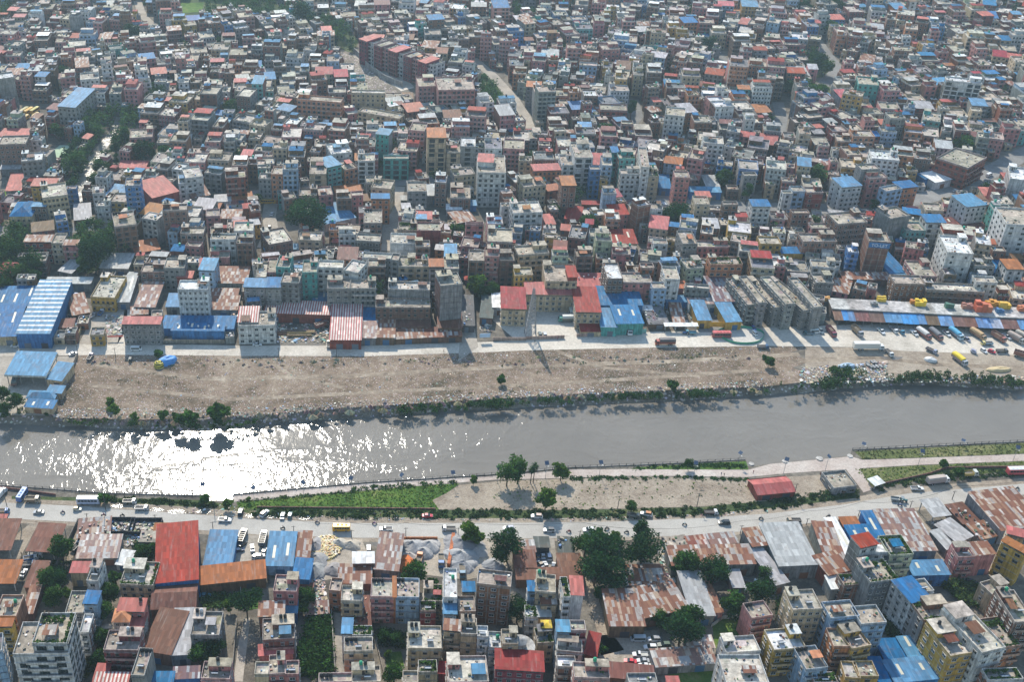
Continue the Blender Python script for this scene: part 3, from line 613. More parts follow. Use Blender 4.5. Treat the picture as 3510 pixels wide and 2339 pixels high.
        mb = MB(); loft(mb, [(-.75, .12, .6, .1, .75), (-.3, .16, .45, .14, .85), (.2, .16, .4, .16, 1.0), (.5, .1, .6, .08, 1.0)], a, 'carpaint'); mb.tube((.45, 0, 1.0), (.72, 0, .3), .05, .05, 6, (.1, .1, .1), 'plain'); mb.tube((.45, -.36, 1.08), (.45, .36, 1.08), .025, .025, 6, (.1, .1, .1), 'plain'); add('body', mb)
        mb = MB(); mb.box(-.8, .1, -.15, .15, .84, .92, (.02, .02, .02), 'rubber'); add('seat', mb); out.append(('wheel', wheel_mesh(.3), (-.65, 0, .3))); out.append(('wheel', wheel_mesh(.3), (.72, 0, .3)))
    VEH[key] = out; return out
VNAME = dict(car='car', suv='off_road_car', hatch='hatchback', taxi='taxi', van='van', microbus='microbus', bus='bus', minibus='minibus', truck='truck', tarptruck='covered_truck', longtruck='covered_truck', tipper='tipper_truck', lighttruck='light_truck', boxtruck='box_truck', container='container_truck', pickup='pickup_truck', rickshaw='auto_rickshaw', tractor='tractor', motorcycle='motorcycle')
VCAT = dict(suv='car', hatch='car', van='van', microbus='van', minibus='bus', tarptruck='truck', longtruck='truck', tipper='truck', lighttruck='truck', boxtruck='truck', container='truck', pickup='pickup', rickshaw='rickshaw')
def vehicle(kind, c, x, y, deg, c1, c2, label):
    p = P(c, x, y, 0); root = empty(VNAME[kind], (p.x, p.y, .06), math.radians(deg))
    for n, me, loc in vehicle_parts(kind, c1, c2): link(n, me, root, loc)
    tag(root, label, VCAT.get(kind, kind), 'vehicles on the roads and in the yards'); return root

# ---------------- trees ----------------
TREES = {}
def tree_proto(kind):
    """unit tree: crown radius about 1, height about 1 scaled later in metres by the caller's choice of size class"""
    if kind in TREES: return TREES[kind]
    form, i = kind; r = random.Random(hash_s(form + str(i)))
    col = dict(broad=(.032, .085, .016), dark=(.018, .055, .016), light=(.07, .14, .02), willow=(.05, .115, .025), shrub=(.042, .105, .02), tall=(.022, .065, .016))[form]
    H, R = dict(broad=(10, 4.6), dark=(13, 6.5), light=(6, 2.6), willow=(11, 4.2), shrub=(3.2, 2.0), tall=(14, 4.0))[form]
    tr = MB(); tz = H * .32
    tr.tube((0, 0, 0), (0, 0, tz), H * .028, H * .02, 8, (.1, .07, .05), 'bark', False)
    clumps = []
    for k in range(9 if form != 'shrub' else 6):
        a = k * 2.4 + r.uniform(-.4, .4); rr = R * r.uniform(.25, .72); z = H * r.uniform(.42, .88)
        if form == 'tall': rr *= .7
        q = (math.cos(a) * rr, math.sin(a) * rr, z); tr.tube((0, 0, tz * r.uniform(.7, 1)), q, H * .014, H * .004, 5, (.1, .07, .05), 'bark', False); clumps.append((Vector(q), R * r.uniform(.36, .56)))
    clumps.append((Vector((0, 0, H * .86)), R * .5)); clumps.append((Vector((0, 0, H * .6)), R * .6))
    cr = MB(); n = dict(dark=230, broad=170, tall=170, willow=150, light=110, shrub=80)[form]
    for q, rad in clumps:
        k = r.uniform(.65, 1.35); cc = tuple(x * k for x in col)
        for _ in range(n):
            d = Vector((r.gauss(0, 1), r.gauss(0, 1), r.gauss(0, 1))).normalized() * rad * (r.random() ** .45); d.z *= .75
            if form == 'willow' and r.random() < .4: d.z -= r.uniform(0, rad)
            p = q + d
            if p.z < .3: continue
            leafq(cr, p, r.uniform(.2, .42), r, cc)
    TREES[kind] = (mesh_from('trunk', tr.v, tr.f, tr.m, tr.c), mesh_from('crown', cr.v, cr.f, cr.m, cr.c), H, R); return TREES[kind]
def tree(c, x, y, form, size, label, name=None):
    """x, y: pixel at the middle of the crown; size: height in metres"""
    i = hash_s(label) % 3; t, k, H, R = tree_proto((form, i)); s = size / H; p = P(c, x, y, size * .62)
    root = empty(name or ('shrub' if form == 'shrub' else 'tree'), (p.x, p.y, 0), (hash_s(label) % 628) / 100)
    a = link('trunk', t, root); b_ = link('crown', k, root); wide = rnd.uniform(.92, 1.1)
    for o in (a, b_): o.scale = (s * wide, s * wide, s)
    FOOT.append((p.x, p.y, 0, R * s * 1.3, R * s * 1.3, size)); tag(root, label, 'shrub' if form == 'shrub' else 'tree', 'trees and shrubs'); return root

# ---------------- people ----------------
PPL = {}
def person_mesh(pose, top, bottom):
    key = (pose, top, bottom)
    if key in PPL: return PPL[key]
    if pose == 'walk':
        J = dict(pel=(0, 0, .95), chest=(0, .02, 1.3), neck=(0, .03, 1.5), head=(0, .05, 1.62), top=(0, .05, 1.76), lh=(-.1, 0, .9), lk=(-.11, .16, .5), lf=(-.11, .24, .05), lt=(-.11, .38, .04), rh=(.1, 0, .9), rk=(.11, 0, .48), rf=(.11, -.24, .06), rt=(.11, -.1, .03), ls=(-.2, .02, 1.42), le=(-.25, -.1, 1.14), lw=(-.22, .02, .88), rs=(.2, .02, 1.42), re=(.25, .08, 1.14), rw=(.22, .22, .92))
    else:
        J = dict(pel=(0, 0, .95), chest=(0, .12, 1.28), neck=(0, .2, 1.46), head=(0, .25, 1.58), top=(0, .25, 1.73), lh=(-.12, .05, .92), lk=(-.2, .42, .85), lf=(-.2, .3, .42), lt=(-.2, .45, .4), rh=(.12, .05, .92), rk=(.2, .42, .85), rf=(.2, .3, .42), rt=(.2, .45, .4), ls=(-.2, .16, 1.38), le=(-.28, .35, 1.18), lw=(-.26, .6, 1.1), rs=(.2, .16, 1.38), re=(.28, .35, 1.18), rw=(.26, .6, 1.1))
    E = 'pel-chest chest-neck neck-head head-top pel-lh lh-lk lk-lf lf-lt pel-rh rh-rk rk-rf rf-rt chest-ls ls-le le-lw chest-rs rs-re re-rw'.split()
    names = list(J); ix = {n: i for i, n in enumerate(names)}; me = bpy.data.meshes.new('p'); me.from_pydata([J[n] for n in names], [(ix[e.split('-')[0]], ix[e.split('-')[1]]) for e in E], [])
    o = bpy.data.objects.new('p', me); COL.objects.link(o); md = o.modifiers.new('s', 'SKIN'); o.modifiers.new('b', 'SUBSURF').levels = 1
    rad = dict(pel=.15, chest=.17, neck=.06, head=.11, top=.07, lh=.1, rh=.1, lk=.065, rk=.065, lf=.045, rf=.045, lt=.035, rt=.035, ls=.075, rs=.075, le=.045, re=.045, lw=.03, rw=.03)
    for n in names: me.skin_vertices[0].data[ix[n]].radius = (rad[n], rad[n])
    me.skin_vertices[0].data[ix['pel']].use_root = True
    dg = bpy.context.evaluated_depsgraph_get(); ev = o.evaluated_get(dg); m2 = bpy.data.meshes.new_from_object(ev); bpy.data.objects.remove(o); m2.name = 'person'
    m2.materials.clear(); m2.materials.append(MATS['plain']); at = m2.attributes.new('col', 'FLOAT_COLOR', 'FACE'); flat = []
    for pl in m2.polygons:
        c = pl.center
        if c.z > 1.66 and c.y < .32: q = (.015, .012, .01)
        elif c.z > 1.47: q = (.3, .17, .11)
        elif c.z > 1.0 or (pose != 'walk' and abs(c.x) > .22 and c.z > 1.0): q = top if abs(c.x) < .24 and c.z > 1.0 else ((.3, .17, .11) if c.z < 1.12 else top)
        elif c.z > .1: q = bottom if abs(c.x) < .2 or c.z < .85 or pose != 'walk' else (.3, .17, .11)
        else: q = (.05, .04, .04)
        flat += (*q, 1)
    at.data.foreach_set('color', flat); PPL[key] = m2; return m2
def person(c, x, y, deg, top, bottom, label, pose='walk', z=.05):
    p = P(c, x, y, 0); o = link('person', person_mesh(pose, top, bottom), None, (p.x, p.y, z), math.radians(deg - 90)); tag(o, label, 'person', 'people out of doors'); return o
def rider(c, x, y, deg, bike, top, lab):
    vehicle('motorcycle', c, x, y, deg, bike, bike, 'motorcycle ' + lab); p = P(c, x, y, 0); a = math.radians(deg)
    o = link('person', person_mesh('ride', top, (.03, .03, .05)), None, (p.x - math.cos(a) * .25, p.y - math.sin(a) * .25, .06), a - math.pi / 2); tag(o, 'rider on the motorcycle ' + lab, 'person', 'motorcycle riders')
NEAR = '''
s A1 -90 455 85 455 210 4.5 N n o|rusty brown open shed at the left edge just below the main road
s A1 -50 262 22 262 165 4 N p -|coral sheet roof at the corner of the rusty shed by the main road
s A1 225 460 450 475 240 4.5 N n o|rusty brown open shed with one pale sheet beside a dark tree
s A1 -100 735 125 735 552 4.5 N o o|orange rust roofed shed at the left edge with a white car beside it
s A1 208 768 345 770 560 4 N n -|small rusty brown shed in front of the parked lorries, trees on its right
s A1 185 990 272 990 765 4 N x q|narrow patched rust roof behind the roof terrace of the white block
s A1 650 355 920 332 205 3 G z jq|low zinc and rust shop roofs held by tyres along the main road
s A1 640 525 985 520 342 4 G w q|shed with a white and rust striped sheet roof
s A1 975 575 1078 588 462 3 W w -|small glossy white roofed hut beside the striped sheet roof
s A1 1165 385 1310 390 295 3 G c j|low junk covered roof between the scrap pen and the red warehouse
s A1 1320 375 1415 380 300 3 G c j|small junk roof touching the red warehouse
s A1 1295 290 1480 290 236 3 N o o|orange rust awning over a stall at the road end of the red warehouse
s A1 1308 735 1665 700 268 9 U r -|long bright red warehouse roof with dark blue walls @warehouse
s A1 1710 595 1942 600 305 5 U k -|faded blue shed roof leaning against the red warehouse
s A1 1685 748 2235 690 605 5 N o -|long orange rust roof between the faded blue shed and the grassy plot
s A1 1270 955 1640 940 748 6.5 B n r|upper brown sheet roof in front of the red warehouse
s A1 1195 1298 1435 1335 960 6 B n -|long brown sheet roof with small white vents @warehouse
s A1 1437 1340 1592 1332 955 5.6 G z -|weathered grey sheet roof joined to the long brown one
h A1 725 712 822 718 555 4 W c fts|tall narrow cream house with a stair room and a long bare side wall
s A1 590 645 735 645 562 7 C p +|x
h A1 1005 742 1285 755 548 3 C l gt|grey house with a pale bare roof slab beside the red warehouse
h A1 545 985 698 985 800 3 G c j|grey house with a cluttered rubble roof between two trees
h A1 700 900 812 905 798 4 L b -|small pale house under a bright blue sheet next to the rubble roof
h A1 105 1332 575 1326 1062 7 W c fG|white seven storey block with long glass bands and a roof terrace @office_block
h A1 268 1240 560 1240 985 8 W c fgGt+|x
h A1 -50 1010 135 1012 832 4 O c E|salmon house with a green water tank behind the yellow balconies
h A1 -110 1095 95 1092 1035 4.5 Y o bf|yellow house with three balconies and an orange roof
h A1 -170 1330 15 1300 1180 6 L g f|pale blue grey house cut by the left edge beside the white block
h A1 665 1150 745 1150 995 4 W w -|narrow white roofed house hugging the white seven storey block
c A1 950 1060 1082 1060 958 4 W t -|white house with an orange tiled hip roof
h A1 985 965 1205 970 862 4 P p t|pink house with coral sheets behind the tiled hip roof
h A1 1085 1098 1202 1102 985 3 W p -|white house with a crimson sheet roof beside the tiled hip roof
s A1 850 1116 960 1118 1036 2.6 C c -|low tan roof in front of a green tank and tree
h A1 868 1295 1160 1302 1130 4 M c stb|dark red brick house with a grey terrace beside the flower lane
h A1 1100 1508 1212 1515 1278 5 G c tx|narrow grey concrete house at the lower end of the long brown roof
s A1 785 1562 1072 1566 1492 8 P p S|coral ribbed roof at the bottom edge below the dark red house
s A1 790 1535 895 1540 1420 6 P p -|flat coral roof beside the coral ribbed one
s A1 1275 1566 1452 1566 1488 7 U b -|vivid blue flat sheet roof at the bottom edge
s A1 1455 1540 1670 1530 1450 5 U k q|lighter blue patched roof next to the vivid blue one
h A1 1600 1168 1842 1172 972 3 G c stf|grey house with three white roof tanks and an orange staircase
h A1 1688 1536 1932 1542 1392 5 P c stf|pink edged house with a grey terrace at the bottom by the lane
s A2 75 585 300 590 316 5 L k l|blue and grey blue shed with yellow skylights beside the car yard
s A2 318 522 440 526 308 4.5 N x -|rust roof with a large white panel beside the blue skylight shed
s A2 300 692 440 702 532 6 U b -|plain bright blue roof above a blue drop at the gravel yard
h A2 138 800 335 808 662 4 P c s|salmon pink house with an open terrace below the bright blue roof
s A2 370 805 470 806 742 3 N n -|little rusty lean to below the bright blue roof
h A2 15 1012 228 1006 892 3 B x -|brick house with a patched rust and white sheet roof
s A2 236 985 336 985 874 6 U k -|square sky blue sheet roof beside the patched brick house
s A2 415 1000 605 986 902 2.5 G z jq|low zinc roof heaped with scrap above the green thicket
h A2 48 1215 318 1200 1036 4 B c tj|wide brown house with black roof tanks above the coral roofs
s A2 20 1345 302 1326 1262 9 P p -|coral red pitched roof below the wide brown house
h A2 -20 1500 98 1500 1396 5 C l x|cream house with a bare pale roof left of the white tank house
h A2 104 1500 240 1492 1342 5 P c t|pink house with a white tank in front of the coral red roof
h A2 240 1502 352 1500 1386 5 P c j|pink house with an open roof room beside the green thicket
s A2 188 1568 330 1562 1510 7 U b -|small blue sheet roof at the bottom below the pink houses
h A2 606 792 702 802 686 3 O c f|brick orange house at the bend of the lane
h A2 708 880 886 884 752 4 C l sf|cream house with a smooth pale roof beside the brick orange house
s A2 688 735 962 736 585 4 N x -|broad rust and white patched roof behind the cream house
s A2 812 566 985 563 482 6 N w -|plain white flat sheet roof on rusty brown walls
s A2 990 614 1190 632 320 5 G z q|big grey patched sheet roof between the two gravel yards
h A2 958 846 1152 850 692 4 P l t|tan terrace house half of the pair with an orange staircase between
h A2 1166 850 1366 855 690 4 L c tj|blue grey half of the terrace pair, laundry on its roof
s A2 1150 850 1170 850 690 13.2 O o -|steep orange stair roof between the two terrace houses
s A2 792 1094 958 1086 862 5 N n j|tall rusty patio roof with a striped quilt and tanks
h A2 716 1152 800 1154 1030 4 W k -|teal white house beside the walled lane
h A2 802 1172 968 1172 1092 4 W c gj|white house with a plant filled balcony deck behind black tanks
h A2 734 1306 976 1302 1190 5 C c t|grey cream house with a row of black tanks on its back wall
h A2 1375 966 1506 966 884 3 M c g|red house with a small hip roofed pavilion on its terrace
h A2 1400 880 1562 886 742 3 C c g|tan house with a long planted roof terrace
h A2 1572 852 1686 856 608 5 W w Ef|tall narrow house with a pale green paved roof and two green tanks
h A2 1572 986 1680 990 858 4 L k +|x
h A2 1700 974 1842 972 846 4 B c j|brick house with washing on a half roofed terrace
h A2 1736 800 1836 800 724 4 C b -|small house under a plain blue sheet beside the green paved roof
h A2 1850 735 2138 768 612 6 B c u|tall raw brick house with a blue tarpaulin square on its roof
h A2 1574 1122 1712 1134 1036 5 C x -|house with a striped rusty sheet between two narrow terraces
h A2 1716 1160 1852 1166 1026 5 C c t|tan house with a tank in front of the raw brick house
h A2 1856 1182 1946 1186 1092 5 W w -|white quilted sheet roof beside the green tank house
h A2 1950 1274 2062 1280 1140 4 W w E|white terrace house with one bright green tank
h A2 2066 1244 2200 1246 1122 5 C c -|cream house behind the round turret of the red roofed house
h A2 1272 1282 1556 1286 1092 4 C l sf|cream modern house with a rusty square on its roof beside the garden lawn
h A2 1615 1568 1954 1562 1350 6 P l sp|large pale terrace house with pink edges and black solar panels
s A2 1530 1490 1618 1500 1402 8 M r -|dark red flat roof left of the pale terrace house
h A2 1362 1482 1520 1480 1382 4 C c g|tan house between the lawn garden and the dark red roof
h A2 1230 1570 1358 1570 1472 4 C c -|cream roof at the bottom edge below the lawn garden
h A2 800 1568 1042 1562 1432 4 C c t|tan house with satellite dishes at the end of the walled lane
h A2 520 1568 802 1562 1492 4 P c t|pink grey house at the bottom edge below the green thicket
h A3 -150 1450 255 1476 1290 4 M r f|wide red sheet roofed house with white framed gables
s A3 15 476 186 470 384 4 G z q|white and zinc patched roof beside the big roadside tree
s A3 15 602 192 602 468 5 N n -|left wing of the rusty brown yard roofs around the parked cars
s A3 385 612 578 612 494 4.5 N n -|right wing of the rusty brown yard roofs beside the dirt lane
s A3 30 702 592 698 614 4.5 N n -|front wing of the rusty brown yard roofs around the parked cars
s A3 185 431 304 432 352 4 D d -|dark flat roof with a pale sheet at the yard gate
s A3 382 482 510 490 352 4 D d j|dark flat roof with orange scrap across from the yard gate
h A3 190 800 356 814 652 5 C c tf|cream house with a bare roof and black tanks beside the white tall house
h A3 420 850 482 850 682 6 W c gf|white tall house with shuttered windows and a planted roof
s A3 488 830 588 836 684 19 W p +|x
h A3 126 796 196 798 716 4 L b -|small blue sheet roof at the side of the cream tank house
h A3 236 905 362 905 838 4 C x -|tiny house with a striped rust awning below the cream tank house
h A3 100 1022 208 1026 920 3 W w g|white terrace with blue pots left of the rust awning
h A3 205 1012 316 1014 930 3 C z p|house with a row of solar tubes and a zinc roof
c A3 248 1108 314 1108 1056 4 Y y -|yellow roofed pavilion on a planted terrace
h A3 202 1240 340 1232 1112 3 C g g|grey terrace house with a tree in a pot on its roof
h A3 368 1136 474 1140 1045 5 L k -|light blue sheet roofed house beside the dark red terrace
h A3 484 1130 612 1132 1046 5 M c f|dark red framed terrace beside the light blue sheet
h A3 368 1300 580 1320 1198 4 W c s|white house with a stepped grey terrace below the light blue sheet
s A3 602 1328 696 1350 1152 5 R r -|slanted crimson roof between the dirt lane and the white stepped house
h A3 372 1436 530 1440 1345 5 B w f|brick house with a blue and white chequered roof
h A3 512 1525 812 1538 1396 6 P c sf|pink grey house with four roof louvres near the bottom edge
s A3 762 1520 1182 1560 1402 5 N n -|long rusty brown roof behind the pink grey louvre house
h A3 970 1568 1212 1566 1492 6 G g -|grey topped house at the bottom edge in front of the rusty brown roof
s A3 1296 1568 1392 1568 1530 7 P p -|small coral roof at the bottom edge on the lawn
s A3 812 1094 1106 1094 800 6 N x -|large rust patchwork shed with blue and green sheets beside the dirt lane @workshop
s A3 1108 1025 1478 945 795 5.5 N x -|rust patchwork roof wing behind the leafy car park tree
s A3 958 750 1296 748 592 5 G x q|rust and zinc shed behind the leafy trees
s A3 1500 1010 1692 1006 656 5 G z -|long weathered zinc roof beside a strip of pink sheets
s A3 1692 982 1762 976 702 4.5 P x -|pink and rust strip roof beside the long zinc roof
s A3 1335 585 2036 570 432 6 G x -|long rust and white roof beside the plastic heap on the road
s A3 1290 428 1480 404 352 3.5 G c j|roadside roof buried in blue and yellow plastic
s A3 1480 420 1660 400 350 3.5 N p q|pink and grey patched roof with blue bags by the road
s A3 1665 412 1890 392 330 4 G z q|zinc shop roofs next to the blue plastic bags
s A3 1848 770 1946 770 628 4 D z -|small grey roof beside the parked lorries under the trees
s A3 1202 1440 1708 1405 1302 4 G z q|low white walled shed with a zinc and rust roof at the car park
s A3 1500 1280 1690 1276 1186 4 W w q|shiny new zinc roof touching the lawn
h A3 1790 1322 2080 1302 1190 3 W l f|white villa terrace with a balustrade, upper wing of the modern villa
h A3 1790 1570 2150 1570 1335 4 W l pf|modern white villa with roof solar panels and a white canopy
h A3 2005 1030 2182 1002 906 4 P c t|pink and raw brick house with a water tank behind the lawn
s A4 92 674 396 660 366 7 G z -|huge weathered zinc warehouse roof near the trees @warehouse
s A4 70 820 166 796 532 5 G z -|lower zinc wing on the left of the huge warehouse
s A3 2012 426 2152 410 286 7 G x -|rust striped roof above a grey wall by the road
s A4 445 610 598 615 345 6 G x -|stepped rust and zinc strip roof right of the huge warehouse
s A4 598 585 678 580 322 6 W w l|long white ribbed roof between rust strips and blue sheds
s A4 590 370 716 365 305 5 N o -|little orange rust roof on the road side of the blue sheds
s A4 700 556 900 546 374 6 U b l|deep blue shed roof behind the white house with blue tanks
s A4 830 446 966 440 264 6.2 U b l|deep blue roof strip reaching the road beside the grey roof
s A4 985 560 1306 553 258 6 G z q|very long grey roof patched with blue and rust
s A4 1125 746 1406 738 642 6 U k l|blue and grey roof with dark blue gable at the long roof's end
s A4 1276 296 1410 281 176 5 W z o|roadside workshop with a white wall and open grey roof
s A4 1462 496 1580 442 366 4 G z -|grey sheet roof in the walled yard behind the salmon house
s A4 1380 546 1450 531 414 4 G z -|narrow grey roof along the yard wall
s A4 1505 350 1630 326 216 4 N n j|low rusty roof strewn with scrap between grey walls
s A4 1640 470 1812 430 362 4 G x j|scrap covered roof with deep blue sheets
s A4 1800 402 2150 352 126 7 G x -|vast rust and white patched roof in the right corner by the road @warehouse
h A4 1468 606 1600 602 512 3.2 P c bf|salmon house with rounded balconies in a walled yard
s A4 1606 592 1756 580 502 10.5 P x +|x
h A4 1806 478 1985 576 446 5 Y o f|yellow house with a bright orange flat roof
h A4 1850 420 1980 452 366 5 C p f|cream house with a coral roof behind the yellow one
h A4 745 572 956 566 472 5 W w bf|white house with pale blue side and two blue roof tanks
h A4 722 530 855 500 446 6 W r +|x
h A4 946 592 1128 582 442 5 V c gb|pale green house with a tan roof garden
h A4 795 802 1012 772 642 5 G c gj|grey house with a green roof panel and dense roof plants
h A4 1110 955 1262 918 790 5 W b f|house with a big vivid blue roof and white framed side
h A4 1170 880 1285 862 786 5 W c +|x
h A4 1205 1092 1432 1066 942 5 B c gj|raw brick house with a jungle of pots on its roof
s A4 470 745 652 702 606 7 R x -|rusty striped roof over a dark red wall
s A4 496 850 582 846 756 6 G w -|white sheet roof square in front of the dark red wall
h A4 592 826 768 812 738 3 B c gj|crumbling terrace with potted plants and a long brick stair
h A4 198 1012 426 1002 862 5 C l stf|cream house with a yellow parasol on its roof
h A4 490 1076 712 1056 952 5 L c f|pale blue house with a pink patched terrace
h A4 724 1122 920 1106 986 5 L c -|grey blue house with planted parapet and a red roof strip
h A4 1652 1343 1836 1298 1004 6 W l sf|tall white grey house with tan paved terraces and a glass room
h A4 1410 1368 1590 1338 1116 5 Y l stf|mustard yellow house with a stepped terrace
s A4 905 1392 1090 1386 1246 4 U b -|blue roof pair behind the red and white eaves, left one
s A4 1096 1392 1326 1374 1230 4.6 U k l|large sky blue roof with pale skylight strips beside the mustard house
s A4 985 1572 1332 1536 1412 4.6 U k l|lowest sky blue roof with white skylight streaks at the bottom edge
s A4 855 1600 962 1600 1385 4.4 U b -|long blue roof wing running down to the bottom edge
h A4 55 1322 300 1302 1166 4 Y w tf|brick house with yellow window frames and a white roof
h A4 300 1472 470 1452 1302 4 L c tf|grey blue house with a round edged bare roof
h A4 512 1292 648 1292 1152 4 O c b|orange trimmed house with a brown terrace
h A4 652 1312 802 1282 1146 4 Y c t|cream and yellow house with a curved brown roof
h A4 600 1530 720 1540 1402 3 Y l f|house with a dotted cream tile roof
h A4 702 1522 860 1522 1402 3 Y c j|yellow house with a blue awning on its terrace
h A4 1702 1552 1972 1542 1466 4 W c g|white parapet house with a planted roof at the lower right
h A4 1905 1105 2060 1102 862 5 B c b|brick block with stepped red awnings at the right edge @apartment_block
h A4 1800 1302 1952 1282 1082 3 O c g|cream house with orange gables beside the tall white grey house
h A4 1790 952 1932 912 802 3 C c E|low tan house with columns and a green tank beside the parked cars
h A4 365 1568 542 1566 1492 3 P c gj|pink topped house at the bottom edge below the round edged roof
'''
NEAR = [l for l in NEAR.strip().split('\n')]
